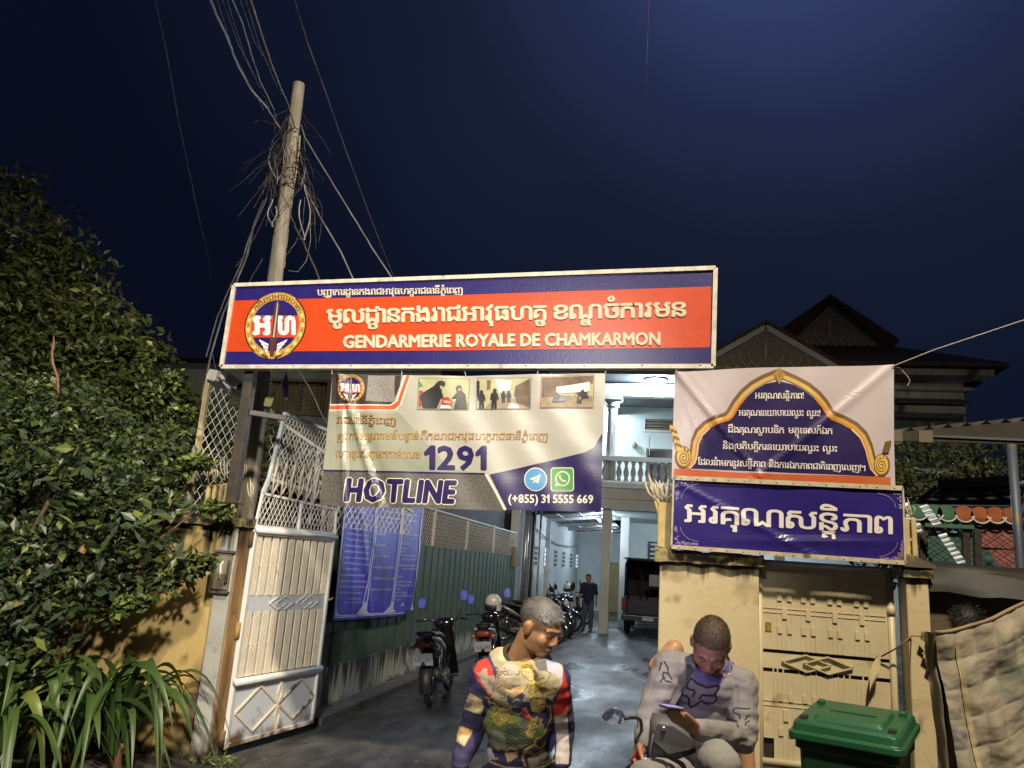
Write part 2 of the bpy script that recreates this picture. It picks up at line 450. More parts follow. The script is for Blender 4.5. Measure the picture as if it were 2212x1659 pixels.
def quadpt(s_, t): return lerp2(lerp2(TL, TR, s_), lerp2(BL, BR, s_), t)
P4 = [S(*q, 0) for q in (BL, BR, TR, TL)]
mb = MB(); mb.hexa([P4[0], P4[1], P4[1]+Vector((0,.06,0)), P4[0]+Vector((0,.06,0)), P4[3], P4[2], P4[2]+Vector((0,.06,0)), P4[3]+Vector((0,.06,0))])
mb.build('panel', NAVY, sign)
A = Art(S)
A.poly([c1(240, 290), c2(0, 246), c2(2012, 178), c2(2003, 660), c2(0, 684), c1(168, 694)], 0, .003)
A.build('orange_band', [ORANGE], sign)
mb = MB()
for a, b in ((0, 1), (1, 2), (2, 3), (3, 0)):
    p, q = P4[a], P4[b]; mb.bar(p+Vector((0,.022,0)), q+Vector((0,.022,0)), .085 if abs(p.z-q.z) < .3 else .036, .036 if abs(p.z-q.z) < .3 else .085, up=Vector((0,0,1)) if abs(p.z-q.z) < .3 else Vector((0,1,0)))
mb.build('frame', FRAME, sign)
for k in range(9):
    p = S(*quadpt(.03+k*.118, .985), .02); MB().lathe([(.008, 0), (.008, .006), (.003, .009)], p, Vector((0,-1,0)), 8).build('screw', FRAME, sign)
A = Art(S)
A.text('បញ្ជាការដ្ឋានកងរាជអាវុធហត្ថរាជធានីភ្នំពេញ', c1(905, 250), c1(2055, 232), 12.0, 0, .008, .018, ext=.005)
A.text('មូលដ្ឋានកងរាជអាវុធហត្ថ', c1(985, 470), c2(705, 440), 29, 0, .014, .026, ext=.012)
A.text('ខណ្ឌចំការមន', c2(770, 440), c2(1810, 415), 30, 0, .014, .026, ext=.012)
A.text('GENDARMERIE ROYALE DE CHAMKARMON', c1(1115, 664), c2(1605, 640), 26, 0, .012, .042, ext=.010, gap=.1)
A.build('lettering', [CREAM], sign)
A = Art(S); cx, cy = c1(573, 488); seal(A, cx, cy, 66.5, 72, 0, tilt=.12); A.build('seal', SEAL, sign)
# steel post that carries the left end, and short wall behind the right end
POSTM = mat('dark_steel', (.035, .036, .034), .5, (.07, .055, .04), 12, bump=.2)
p0 = pY(500, 1085, .10); p1 = pY(544, 798, .10)
mb = MB(); mb.box((p1.x-.045, .055, p0.z), (p1.x+.045, .145, p1.z+.55)); mb.box((p1.x-.09, .04, p0.z-.012), (p1.x+.09, .16, p0.z)); 
mb.bar((p1.x, .1, pY(530, 890, .1).z), (p1.x+.30, .28, pY(530, 893, .1).z), .05, .05)
tag(mb.build('steel_post', POSTM, None, (p1.x, .1, p0.z), bevel=.004), 'dark square steel post holding up the left end of the orange sign', 'post')
mb = MB(); q = pY(1490, 800, .06)
mb.box((q.x-.03, .05, 2.0), (q.x+.03, .11, 4.2))
tag(mb.build('steel_post', POSTM, None, (q.x, .08, 2.0), bevel=.004), 'dark square steel post behind the pink banner holding the right end of the orange sign', 'post')

# ------------------------------------------------------------------ hotline banner
def wr_hot(x, z):
    a = (x+2.9)*.9+(3.35-z)
    g_ = lambda c, wd, amp, t: amp*math.exp(-((t-c)/wd)**2)
    t1 = (x+2.84)-(3.36-z)*.42*1.05          # taut folds fanning down from the top left eyelet
    t2 = (x+2.84)-(3.36-z)*.17
    f = .021*math.exp(-(t1/.030)**2)+.014*math.exp(-(t2/.028)**2)-.008*math.exp(-((t1-.09)/.05)**2)
    f += .006*math.sin(x*7.3+z*2.1)*math.sin(z*5+1)+.004*math.sin(x*15+z*9)+.010*math.sin((x+1.7)*1.6+z*1.3)
    return f+.003*noise.noise(Vector((x*6, z*6, 3)))
def k3(x, y): return (680.3+x*.29265, 790+y*.29265)
HOT = thing('hotline_banner', 'wide cream and navy cloth banner with a hotline number hanging under the orange sign', 'banner', pY(1000, 1100, -.03))
Sh = frameS(-.03, wr_hot); A = Art(Sh, 7)
edge = [k3(*p) for p in ((130,66),(700,70),(1100,73),(1600,62),(2143,56),(2138,250),(2122,600),(2112,1080),(1700,1070),(1250,1058),(800,1052),(400,1045),(42,1030),(62,780),(98,440),(118,250))]
CLOTH = mat('banner_cream', (.37, .355, .31), .36, (.345, .33, .285), 5, bump=.05, bscale=90)
A.poly(edge, 0, 0); A.build('cloth', [CLOTH], HOT)
PDARK = mat('print_dark', (.035, .024, .030), .4, (.05, .035, .03), 10)
PGREY = mat('print_grey', (.075, .07, .065), .32, (.13, .12, .11), 60, det=8)
PGREEN = mat('print_sage', (.22, .24, .18), .30, (.33, .33, .26), 2.2)
PNAVY = mat('print_navy', (.018, .011, .075), .30, (.025, .016, .09), 6)
PORANGE = mat('print_orange', (.55, .09, .03), .4); PCREAM = mat('print_cream', (.62, .58, .48), .45)
A = Art(Sh, 7)
A.poly([k3(*p) for p in ((131,67),(640,71),(628,150),(590,240),(560,290),(122,288))], 0, .0015)
A.poly([k3(*p) for p in ((118,286),(555,286),(600,255),(660,72),(712,72),(640,290),(600,330),(112,336))], 5, .0024)
A.poly([k3(*p) for p in ((117,296),(560,294),(610,262),(676,72),(702,72),(628,285),(590,322),(113,326))], 4, .0034)
A.poly([k3(*p) for p in ((108,345),(620,345),(1000,760),(1240,795),(70,775))], 2, .0012)
A.poly([k3(*p) for p in ((64,784),(1256,804),(1400,1070),(800,1052),(400,1045),(43,1030))], 1, .0012)
A.poly([k3(*p) for p in ((66,768),(1256,792),(1258,804),(64,781))], 3, .0022)
A.poly([k3(*p) for p in ((1290,804),(1990,640),(2060,600),(2124,490),(2120,700),(2112,1080),(1700,1070),(1420,1064))], 3, .0014)
A.stroke([k3(1262,800), k3(1330,920), k3(1404,1066)], 5, 5, .0024)
A.build('print', [PDARK, PGREY, PGREEN, PNAVY, PORANGE, PCREAM], HOT)
GTXT = mat('print_gold_text', (.24, .12, .025), .4, (.40, .23, .06), 40)
A = Art(Sh, 7)
for dx, dy, mi, li in ((2.2, 2.4, 2, .003), (0, 0, 0, .0042)):
    A.text('រាជធានីភ្នំពេញ', (k3(162,425)[0]+dx*.5, k3(162,425)[1]+dy*.5), (k3(592,430)[0]+dx*.5, k3(592,430)[1]+dy*.5), 13, mi, li, .022 if mi else .006)
A.text('ត្រូវការអន្តរាគមន៍បន្ទាន់', k3(168,548), k3(765,545), 13.5, 0, .0040, .010, shear=.12)
A.text('ពីកងរាជអាវុធហត្ថរាជធានីភ្នំពេញ', k3(782,546), k3(1715,545), 13.5, 0, .0040, .010, shear=.12)
A.text('ហៅទូរស័ព្ទមកកាន់លេខ', k3(152,676), k3(778,684), 13.5, 0, .0040, .010, shear=.12)
A.text('1291', k3(815,762), k3(1262,765), 49, 1, .0036, .035)
A.text('HOTLINE', k3(232,998), k3(1030,1014), 47, 3, .0032, .085, shear=.16)
A.text('HOTLINE', k3(232,996), k3(1030,1012), 46.5, 1, .0052, .048, shear=.16)
A.text('(+855) 31 5555 669', k3(1430,1010), k3(2052,1014), 17.5, 3, .0036, .03)
A.build('lettering', [GTXT, PNAVY, PDARK, PCREAM], HOT)
A = Art(Sh, 7); cx, cy = k3(272, 168); seal(A, cx, cy, 28.5, 30, 0, tilt=.03); A.build('seal', SEAL, HOT)
# grey square beside the seal stays blank
A = Art(Sh, 7); A.poly([k3(*p) for p in ((392,72),(592,74),(588,170),(590,268),(378,262),(388,160))], 0, .003)
A.build('grey_square', [mat('print_speckle', (.30, .28, .26), .6, (.12, .11, .10), 150, det=2)], HOT)
PHB = mat('photo_black', (.012, .012, .014), .4); PHY = mat('photo_wall', (.42, .40, .22), .45, (.30, .30, .17), 9); PHR = mat('photo_red', (.33, .03, .03), .4)
PHG = mat('photo_ground', (.22, .16, .10), .5, (.33, .27, .17), 12); PHS = mat('photo_skin', (.45, .25, .14), .5); PHBr = mat('photo_brown', (.09, .05, .03), .5, (.16, .10, .06), 14)
PHM = [PHB, PHY, PHR, PHG, PHS, PHBr, WHITE, mat('photo_green_edge', (.10, .18, .07), .4), mat('photo_blue_edge', (.12, .14, .22), .4), mat('photo_rust_edge', (.30, .08, .04), .4)]
def photo(fr, edge_mi, items):
    A = Art(Sh, 7); A.poly([k3(*p) for p in fr], edge_mi, .0026)
    cx = sum(p[0] for p in fr)/4; cy = sum(p[1] for p in fr)/4
    A.poly([k3(cx+(p[0]-cx)*.97, cy+(p[1]-cy)*.955) for p in fr], 1, .0036)
    for mi, pts, li in items: A.poly([k3(*p) for p in pts], mi, .0044+li*.001)
    return A.build('photo', PHM, HOT)
def man(x, y, h, bend=0):    # dark figure of a guard in a printed picture
    P = [(-.13,0),(-.12,-.45),(-.19,-.42),(-.21,-.60),(-.17,-.76),(-.06,-.81),(-.055,-.84),(-.09,-.87),(-.10,-.92),(-.06,-.985),(.02,-1),(.075,-.96),(.10,-.90),(.135,-.885),(.07,-.865),(.06,-.82),(.15,-.77),(.20,-.62),(.23,-.44),(.16,-.42),(.13,-.55),(.13,-.40),(.15,0),(.03,0),(.015,-.36),(-.02,0)]
    return [(x+a*h+bend*(-b)*1.5, y+b*h) for a, b in P]
photo([(765,90),(1140,92),(1135,328),(755,326)], 7, [
    (3, [(770,260),(1130,265),(1128,318),(764,316)], 0), (2, [(772,180),(800,190),(800,300),(766,300)], 1), (7, [(770,110),(800,150),(770,160)], 1),
    (0, [(775,235),(800,200),(880,150),(910,118),(935,110),(965,122),(962,150),(935,160),(940,200),(955,240),(930,245),(915,280),(900,316),(800,316),(790,270)], 2),
    (4, [(925,150),(945,150),(942,175),(928,172)], 3), (2, [(940,240),(985,232),(1015,262),(1010,300),(935,300)], 3), (4, [(955,255),(1010,265),(1000,285),(950,275)], 4), (6, [(925,316),(935,292),(1000,296),(1010,318)], 4),
    (0, [(1030,318),(1045,240),(1010,245),(1050,195),(1040,160),(1060,142),(1082,150),(1085,185),(1110,210),(1125,318)], 3), (4, [(1058,168),(1078,168),(1076,186),(1060,186)], 4)])
photo([(1195,88),(1600,86),(1592,318),(1185,322)], 8, [
    (3, [(1240,318),(1340,230),(1500,250),(1585,318)], 0), (5, [(1480,150),(1590,95),(1588,310),(1490,270),(1470,215)], 1), (6, [(1330,100),(1450,110),(1440,180),(1360,200)], 1), (5, [(1270,105),(1300,108),(1295,170),(1268,180)], 1),
    (0, [(1193,110),(1215,112),(1212,210),(1192,230)], 2), (0, man(1228, 314, 135), 3), (0, man(1320, 314, 145, 6), 4), (0, man(1392, 270, 85), 3), (0, man(1432, 270, 85), 3), (6, [(1420,316),(1450,275),(1500,290),(1510,316)], 2)])
photo([(1668,78),(2066,62),(2055,312),(1660,314)], 9, [
    (3, [(1672,230),(1780,215),(2050,225),(2046,306),(1668,308)], 0), (5, [(1675,88),(2058,74),(2052,130),(1780,150),(1676,140)], 1), (5, [(1676,140),(1780,150),(1776,225),(1674,235)], 1), (6, [(1790,155),(2030,120),(2025,190),(1795,205)], 2),
    (0, [(1678,120),(1695,120),(1690,225),(1676,225)], 3), (0, [(1750,268),(1765,215),(1785,195),(1805,210),(1815,245),(1790,272)], 3), (8, [(1790,262),(1815,235),(1855,245),(1840,265)], 4), (0, [(1930,270),(1945,205),(1910,215),(1960,190),(1985,172),(2008,180),(2012,215),(2025,235),(1975,245),(1965,280)], 3), (6, [(1985,172),(2008,170),(2024,186),(2005,196),(1986,190)], 5), (4, [(1945,235),(1965,230),(1960,255)], 5)])
BLUEI = mat('icon_blue', (.06, .25, .50), .4); GREENI = mat('icon_green', (.07, .27, .06), .4)
A = Art(Sh, 7)
c_, r_ = k3(1628, 838), 25.0
A.disc(c_, r_*1.0, r_*1.03, 1, .003); A.disc(c_, r_*.91, r_*.94, 0, .0042)
A.poly([k3(*p) for p in ((1585,835),(1668,800),(1648,872),(1625,855),(1610,872),(1612,848))], 1, .0056); A.stroke([k3(1614,850), k3(1650,815)], 1.2, 0, .0066)
A.build('icon', [BLUEI, PCREAM], HOT)
A = Art(Sh, 7)
def rr(cx, cy, a, b, r, n=5): return [(cx+sx*(a-r)+r*math.cos(t), cy+sy*(b-r)+r*math.sin(t)) for sx, sy, t0 in ((1,1,0),(-1,1,90),(-1,-1,180),(1,-1,270)) for t in [rad(t0+90*k/n) for k in range(n+1)]]
A.poly(rr(*k3(1825, 838), 25.3, 26, 7), 1, .003); A.poly(rr(*k3(1825, 838), 23.3, 24, 6), 0, .0042)
A.disc(k3(1828, 832), 16, 16.5, 1, .0054); A.poly([k3(*p) for p in ((1772,890),(1784,845),(1810,880))], 1, .0054); A.disc(k3(1828, 832), 13, 13.5, 0, .0066)
A.stroke([k3(1806,806), k3(1808,828), k3(1826,848), k3(1850,852)], [4.5, 3, 3, 4.5], 1, .0078)
A.build('icon', [GREENI, PCREAM], HOT)
ROPE = mat('pale_cord', (.5, .47, .42), .7)
for p, q in (((132,66),(120,30)), ((2140,58),(2148,30)), ((640,72),(640,36)), ((1640,62),(1648,30)), ((1110,74),(1104,40))):
    a = Sh(*k3(*p), .004); b = pY(*k3(*q), .0); MB().tube([a, (a+b)/2+Vector((.004,0,0)), b], .003, 5).build('tie_cord', ROPE, HOT)

# ------------------------------------------------------------------ arch banner (pink) on the right
def k4(x, y): return (1426.4+x*.27778, 768.1+y*.27778)
def wr_arch(x, z):
    t1 = (x-.06)*.79-(3.43-z)*.62           # tight fold running down from the top left eyelet
    g_ = math.exp(-max(0, (x-.06))*.9)
    t2 = (x-1.66)+(3.5-z)*1.1; t3 = (x-.06)-(3.43-z)*.38
    return .022*math.exp(-(t1/.030)**2)*g_+.010*math.exp(-((t1-.07)/.05)**2)*g_+.010*math.exp(-(t2/.05)**2)+.008*math.exp(-(t3/.05)**2)+.006*math.sin(x*5+z*3)+.004*math.sin(x*11-z*7)
ARC = thing('arch_banner', 'pale pink banner with a gold edged navy arch tied above the small gate', 'banner', pY(1690, 1040, -.05))
Sa = frameS(-.05, wr_arch); A = Art(Sa, 7)
PINK = mat('banner_pink', (.48, .42, .46), .32, (.45, .395, .43), 4, bump=.04, bscale=70)
A.poly([k4(*p) for p in ((112,132),(500,105),(900,92),(1300,84),(1816,72),(1816,300),(1820,640),(1828,1018),(1300,1005),(800,985),(88,960),(100,500))], 0, 0); A.build('cloth', [PINK], ARC)
AGOLD = mat('arch_gold', (.50, .26, .035), .4, (.62, .42, .10), 3); ABR = mat('arch_brown', (.14, .075, .03), .45); AOR = mat('arch_orange', (.55, .15, .03), .4, (.46, .21, .02), 1.5); ACR = mat('arch_cream', (.62, .50, .40), .4, (.62, .34, .16), 3)
ARED = mat('arch_red', (.50, .05, .025), .4, (.44, .16, .02), 1.2)
arch = [(922,128),(860,150),(790,180),(710,225),(640,285),(580,360),(530,445),(500,470),(430,490),(350,530),(290,590),(260,660),(250,740),(235,800),(190,850),(150,850)]
archR = [(922,128),(985,152),(1060,185),(1150,235),(1230,300),(1290,370),(1330,440),(1360,465),(1430,490),(1520,540),(1590,610),(1630,700),(1650,780),(1670,850),(1720,905),(1760,905)]
A = Art(Sa, 7)
inner = [(922,200)]+[(x+28, y+40) for x, y in arch[2:13]]+[(262,820),(240,878)]
innerR = [(x-24, y+42) for x, y in archR[2:13]]+[(1630,860),(1665,938)]
A.poly([k4(*p) for p in inner]+[k4(*p) for p in ((900,905),)]+[k4(*p) for p in reversed(innerR)], 0, .0016)
A.build('arch_field', [PNAVY], ARC)
A = Art(Sa, 7)
for side, ins in ((arch, 1), (archR, -1)):
    pts = [k4(*p) for p in side]
    A.stroke([(x-ins*1, y-2) for x, y in pts[:-1]], 9, 1, .0022)
    A.stroke([(x+ins*3, y+5.5) for x, y in pts[:-1]], 9, 0, .0032)
    A.stroke([(x+ins*8, y+8.5) for x, y in pts[4:-1]], 5, 2, .0042)
    A.stroke([(x+ins*9.5, y+9) for x, y in pts[9:-1]], 4, 3, .005)
# scrolls at the feet of the arch
for cx, cy, sg in ((178,790,1), (1722,850,-1)):
    A.disc(k4(cx, cy), 18, 24, 1, .0045); A.disc(k4(cx+4*sg, cy-2), 15, 21, 0, .0055)
    A.stroke([(k4(cx+4*sg, cy+6)[0]+sg*(12.5-1.0*t)*math.cos(t*1.25-1.6), k4(cx, cy+6)[1]+(16-1.3*t)*math.sin(t*1.25-1.6)) for t in np.linspace(0, 11, 40)], 1.6, 1, .0066)
    for q in range(5): A.poly([k4(cx-20+q*13-4*sg, cy-70+abs(q-2)*9), k4(cx-14+q*12, cy-40), k4(cx-8+q*13, cy-62+abs(q-2)*9), k4(cx-12+q*13, cy-84+abs(q-2)*12)], 0 if q % 2 else 1, .0060)
for k in range(7):
    x, y = 150-8*k, 735-27*k; A.poly([k4(x-26, y+10), k4(x+26, y+12), k4(x+18, y-16), k4(x-30, y-34)], 1 if k % 2 else 0, .0066)
for k in range(3):
    x, y = 1752+8*k, 745-28*k; A.poly([k4(x-30, y+10), k4(x+26, y+12), k4(x+28, y-30), k4(x-22, y-18)], 1, .0066)
A.poly([k4(*p) for p in ((924,92),(945,118),(970,150),(940,190),(924,232),(905,190),(876,150),(905,118))], 4, .0056)
A.poly([k4(*p) for p in ((108,880),(700,915),(1790,945),(1792,1006),(1300,1000),(700,975),(104,932))], 5, .0026)
A.build('arch_frame', [AGOLD, ABR, AOR, ACR, DGOLD, ARED], ARC)
A = Art(Sa, 7)
for tx, p, q in (('អរគុណសន្តិភាព!', (735,335), (1112,338)), ('អរគុណនយោបាយឈ្នះ ឈ្នះ!', (610,468), (1242,474)), ('ដឹងគុណស្ថាបនិក មគ្គុទេសក៍ឯក', (528,600), (1335,612)),
                 ('និងប្រតិបត្តិករនយោបាយឈ្នះ ឈ្នះ', (488,726), (1372,750)), ('ដែលនាំមកនូវសន្តិភាព និងការឯកភាពជាតិពេញលេញ!។', (290,850), (1592,900))):
    A.text(tx, k4(*p), k4(*q), 12.0, 0, .004, .010, res=2)
A.build('lettering', [WHITE], ARC)
a = Sa(*k4(1800, 88), .005); mb = MB()
mb.tube([a, pY(2020, 755, -.2), At(2300, 662, 5.2), At(2900, 455, 5.0)], .0035, 5); mb.build('tie_cord', ROPE, ARC); mb = MB()
mb.tube([a, pY(1944, 795, -.06), pY(1960, 812, -.06), pY(1966, 822, -.06), pY(1960, 834, -.06)], .002, 5); mb.build('tie_cord', ROPE, ARC); mb = MB()
mb.tube([Sa(*k4(125,140), .004), pY(1461, 795, 0)], .0025, 5)
mb.build('tie_cord', ROPE, ARC)

# ------------------------------------------------------------------ blue banner on its pale batten frame
def wr_blue(x, z):
    t1 = (z-2.12)+.08*math.sin((x-.5)*2.2)-.02*(x-.9)
    return .012*math.exp(-((z-2.14-.05*(x-.8))/.03)**2)*math.exp(-((x-1.15)/.45)**2)+.009*math.exp(-(((x-.15)*.5-(2.5-z))/.03)**2)+.006*math.sin(x*4.2+z*6)+.003*math.sin(x*13)
PEA = thing('peace_banner', 'deep blue banner with one line of big white letters in a pale batten frame', 'banner', pY(1690, 1200, -.09))
Sb = frameS(-.09, wr_blue); A = Art(Sb, 7)
BBLUE = mat('banner_blue', (.020, .012, .145), .30, (.026, .015, .17), 5, bump=.05, bscale=80)
A.poly([k4(*p) for p in ((108,960),(600,985),(1200,1015),(1880,1040),(1895,1600),(1200,1550),(600,1505),(92,1475))], 0, 0); A.build('cloth', [BBLUE], PEA)
LACE = mat('lace_lilac', (.30, .24, .42), .5, (.12, .09, .30), 120, det=2)
rnd = random.Random(3)
for (cx, cy), sx, sy in (((122,975),1,1), ((1868,1050),-1,1), ((116,1470),1,-1), ((1880,1588),-1,-1)):
    A = Art(Sb, 7)
    for k in range(34):
        t = rnd.random(); q = rnd.random()**1.6
        if rnd.random() < .5: x, y = t*185, q*34*(1.15-t)
        else: x, y = q*34*(1.15-t), t*150
        r = 1.6+rnd.random()*2.0
        A.disc(k4(cx+sx*x, cy+sy*y), r, r*.8, 0, .002+.0006*(k % 3), 7)
    A.stroke([k4(cx+sx*(40+150*(1-math.sin(t))), cy+sy*(24+120*(1-math.cos(t)))) for t in np.linspace(0.05, 1.5, 12)], 1.5, 0, .004)
    A.build('lace_corner', [LACE], PEA)
A = Art(Sb, 7); A.text('អរគុណសន្តិភាព', k4(190,1292), k4(1800,1388), 37, 0, .004, .016, res=4); A.build('lettering', [WHITE], PEA)
mb = MB(); BAT = mat('batten_cream', (.52, .47, .36), .6, (.40, .34, .24), 18, stain=(.15, .10, .06), sscale=9, sthr=(.62, .7))
fr = [pY(*k4(*p), -.105) for p in ((104,950),(1884,1032),(1902,1612),(86,1486))]
for a, b, w_ in ((0,1,.034), (1,2,.012), (2,3,.03), (3,0,.014)): mb.bar(fr[a], fr[b], .02, w_)
for k in range(14):
    for a, b in ((0,1),(3,2)): mb.lathe([(.006,0),(.006,.004),(.002,.006)], fr[a].lerp(fr[b], (k+.5)/14)+Vector((0,-.01,0)), Vector((0,-1,0)), 6)
mb.build('batten_frame', BAT, PEA)
# ------------------------------------------------------------------ ground
def ground_mat():
    m = bpy.data.materials.new('wet_asphalt'); m.use_nodes = True; n, l = m.node_tree.nodes, m.node_tree.links; b = n['Principled BSDF']
    tc = n.new('ShaderNodeTexCoord'); mp = n.new('ShaderNodeMapping'); mp.inputs['Scale'].default_value = (1, .45, 1); l.new(tc.outputs['Object'], mp.inputs[0])
    def nz(s, d, v): t = n.new('ShaderNodeTexNoise'); t.inputs['Scale'].default_value = s; t.inputs['Detail'].default_value = d; l.new(v, t.inputs[0]); return t.outputs[0]
    def rng(v, a, b_, c, d): r = n.new('ShaderNodeMapRange'); r.inputs[1].default_value = a; r.inputs[2].default_value = b_; r.inputs[3].default_value = c; r.inputs[4].default_value = d; l.new(v, r.inputs[0]); return r.outputs[0]
    big = nz(.9, 6, mp.outputs[0]); fine = nz(70, 3, tc.outputs['Object']); mid = nz(5, 6, mp.outputs[0])
    mix = n.new('ShaderNodeMix'); mix.data_type = 'RGBA'; mix.inputs[6].default_value = (.042, .041, .040, 1); mix.inputs[7].default_value = (.105, .102, .098, 1)
    l.new(rng(mid, .35, .65, 0, 1), mix.inputs[0])
    wet = rng(big, .42, .60, 0, 1)
    mix2 = n.new('ShaderNodeMix'); mix2.data_type = 'RGBA'; mix2.blend_type = 'MULTIPLY'; l.new(wet, mix2.inputs[0]); l.new(mix.outputs[2], mix2.inputs[6]); mix2.inputs[7].default_value = (.62, .62, .64, 1)
    l.new(mix2.outputs[2], b.inputs['Base Color'])
    ro = n.new('ShaderNodeMix'); l.new(wet, ro.inputs[0]); ro.inputs[2].default_value = .55; ro.inputs[3].default_value = .26; l.new(ro.outputs[0], b.inputs['Roughness'])
    bm = n.new('ShaderNodeBump'); bm.inputs['Distance'].default_value = .012; l.new(rng(wet, 0, 1, .75, .10), bm.inputs['Strength']); l.new(fine, bm.inputs['Height'])
    bm2 = n.new('ShaderNodeBump'); bm2.inputs['Distance'].default_value = .03; bm2.inputs['Strength'].default_value = .35; l.new(nz(7, 3, mp.outputs[0]), bm2.inputs['Height']); l.new(bm.outputs[0], bm2.inputs['Normal']); l.new(bm2.outputs[0], b.inputs['Normal'])
    return m
mb = MB(); mb.add([(-90,-40,0),(90,-40,0),(90,120,0),(-90,120,0)], [(0,1,2,3)])
tag(mb.build('ground', ground_mat()), kind='structure')

# ------------------------------------------------------------------ left wall, pillar, gate leaf
def c6(x, y): return (411.5+x*.33865, 1097.2+y*.33865)
def c5(x, y): return (384+x*.2315, 768+y*.2315)
def c8(x, y): return (1591+x*.28899, 1179.5+y*.28899)
YELL = mat('ochre_plaster', (.56, .41, .17), .75, (.48, .34, .12), 2.5, bump=.15, bscale=30, stain=(.13, .08, .04), sscale=1.6, sthr=(.60, .74), stretch=(1, 1, .35), drip=(2.0, .55, (.035,.026,.014), .35))
PLAS = mat('grey_white_plaster', (.44, .43, .40), .75, (.36, .35, .32), 3.5, bump=.2, bscale=35, stain=(.14, .12, .09), sscale=2.2, sthr=(.6, .75), drip=(2.0, .5, (.05,.04,.03), .40))
CREAMW = mat('cream_plaster', (.57, .475, .29), .72, (.52, .425, .25), 2.2, bump=.10, bscale=30, stain=(.26, .19, .10), sscale=3.2, sthr=(.58, .78), drip=(1.94, .16, (.10,.075,.04), .5))
MOSS = mat('mossy_cap', (.09, .07, .03), .9, (.30, .24, .11), 16, bump=.9, bscale=26, stain=(.02, .018, .012), sscale=11, sthr=(.48, .58))
RUSTY = mat('rusty_side', (.42, .26, .10), .8, (.20, .10, .04), 5, bump=.3, bscale=40, stretch=(1,1,.3), stain=(.07,.035,.015), sscale=4, sthr=(.52,.66), drip=(2.0, .8, (.04,.025,.012), .6))
def rough_cap(lo, hi, n, seed=0, amp=.018):
    """a stone coping whose edges have been eaten away"""
    b = MB(); x0,y0,z0 = lo; x1,y1,z1 = hi
    ring = []
    for i in range(n+1):
        x = x0+(x1-x0)*i/n; q = lambda s: noise.noise(Vector((x*9, s*3.1+seed, seed)))*amp
        ring.append([Vector((x, y0+q(1), z0+q(2)*.6)), Vector((x, y0+q(3), z1-.012+q(4))), Vector((x, y0+.03+q(5), z1+q(6))), Vector((x, y1, z1+q(7))), Vector((x, y1, z0))])
    vs = [p for r in ring for p in r]; fs = []
    for i in range(n):
        for k in range(5): k2 = (k+1) % 5; fs.append((i*5+k, i*5+k2, (i+1)*5+k2, (i+1)*5+k))
    fs += [(0,1,2,3,4), tuple(n*5+k for k in (4,3,2,1,0))]
    return b.add(vs, fs)
LW = thing('garden_wall', 'ochre yellow plastered wall behind the bushes left of the gateway', 'wall', (-5.0, .45, 0))
MB().box((-10.5, .40, 0), (-3.985, .58, 2.0)).build('wall_face', YELL, LW)
rough_cap((-10.5, .36, 2.0), (-3.985, .62, 2.06), 70, 2).build('coping', MOSS, LW)
PL = thing('gate_pillar', 'grey white gate pillar with a rust streaked yellow side left of the open gate leaf', 'pillar', (-3.88, .45, 0))
MB().box((-3.98, .345, 0), (-3.825, .62, 2.0)).build('shaft', PLAS, PL, bevel=.006)
MB().box((-3.823, .375, .02), (-3.808, .60, 2.0)).build('gate_jamb', RUSTY, PL, bevel=.003)
rough_cap((-4.06, .30, 2.0), (-3.78, .66, 2.085), 14, 5, .022).build('cap', MOSS, PL)
b_ = MB(); rnd = random.Random(5)
for k in range(14):
    x = -3.98+rnd.random()*.16; h = .03+rnd.random()*.05; b_.add([(x-.02,.343,0),(x+.02,.343,0),(x+.005,.343,h)], [(0,1,2)])
# wooden number box on the pillar
q = pY(*c6(205, 405), .33)
NB = thing('wooden_box', 'small weathered wooden box with a white mark on the grey pillar', 'box', (q.x, .345, q.z-.17))
WOODG = mat('grey_wood', (.26, .22, .17), .8, (.17, .14, .10), 14, bump=.3, bscale=30, stretch=(1,1,.2)); WOODD = mat('dark_wood', (.06, .05, .045), .7, (.10, .08, .06), 20)
MB().box((q.x-.075, .322, q.z-.155), (q.x+.075, .343, q.z+.165)).build('board', WOODG, NB)
for nm, lo, hi in (('frame_side', (-.095,-.17), (-.075,.18)), ('frame_side', (.055,-.10), (.067,.10)), ('frame_side', (-.095,-.19), (.09,-.17)), ('frame_side', (-.075,.165), (.095,.185))):
    MB().box((q.x+lo[0], .300, q.z+lo[1]), (q.x+hi[0], .342, q.z+hi[1])).build(nm, WOODD, NB)
MB().tube([(q.x-.02,.318,q.z-.07),(q.x-.012,.315,q.z),(q.x-.022,.318,q.z+.05),(q.x,.318,q.z+.09)], [.008,.012,.010,.006], 6).build('white_mark', WHITE, NB)

# gate leaf: a = along the leaf from the hinge, z = height, o = out of the face
H0 = Vector((-3.79, .555, 0)); F0 = Vector((-3.53, 1.97, 0)); GA = (F0-H0).normalized(); GN = Vector((GA.y, -GA.x, 0))
def G(a, z, o=0): return H0+GA*a+GN*o+Vector((0,0,z))
WPAINT = mat('white_gate_paint', (.78, .78, .78), .42, (.70, .70, .71), 6, bump=.05, bscale=40, stain=(.20, .09, .035), sscale=3.6, sthr=(.64, .73), drip=(9, 0, (.13,.065,.03), .16))
SLAT = mat('cream_slat_paint', (.78, .71, .58), .45, (.70, .61, .46), 12, bump=.05, stain=(.25, .12, .05), sscale=6, sthr=(.67, .76))
PANELB = mat('pale_blue_panel', (.62, .66, .73), .4, (.57, .61, .69), 5, stain=(.17, .10, .05), sscale=3, sthr=(.63, .73), drip=(9, 0, (.12,.08,.05), .20))
GATE = thing('gate_leaf', 'white metal gate leaf swung open with cream slats and diamond trim below', 'gate', G(0, .07))
GLn = 1.31
mb = MB()
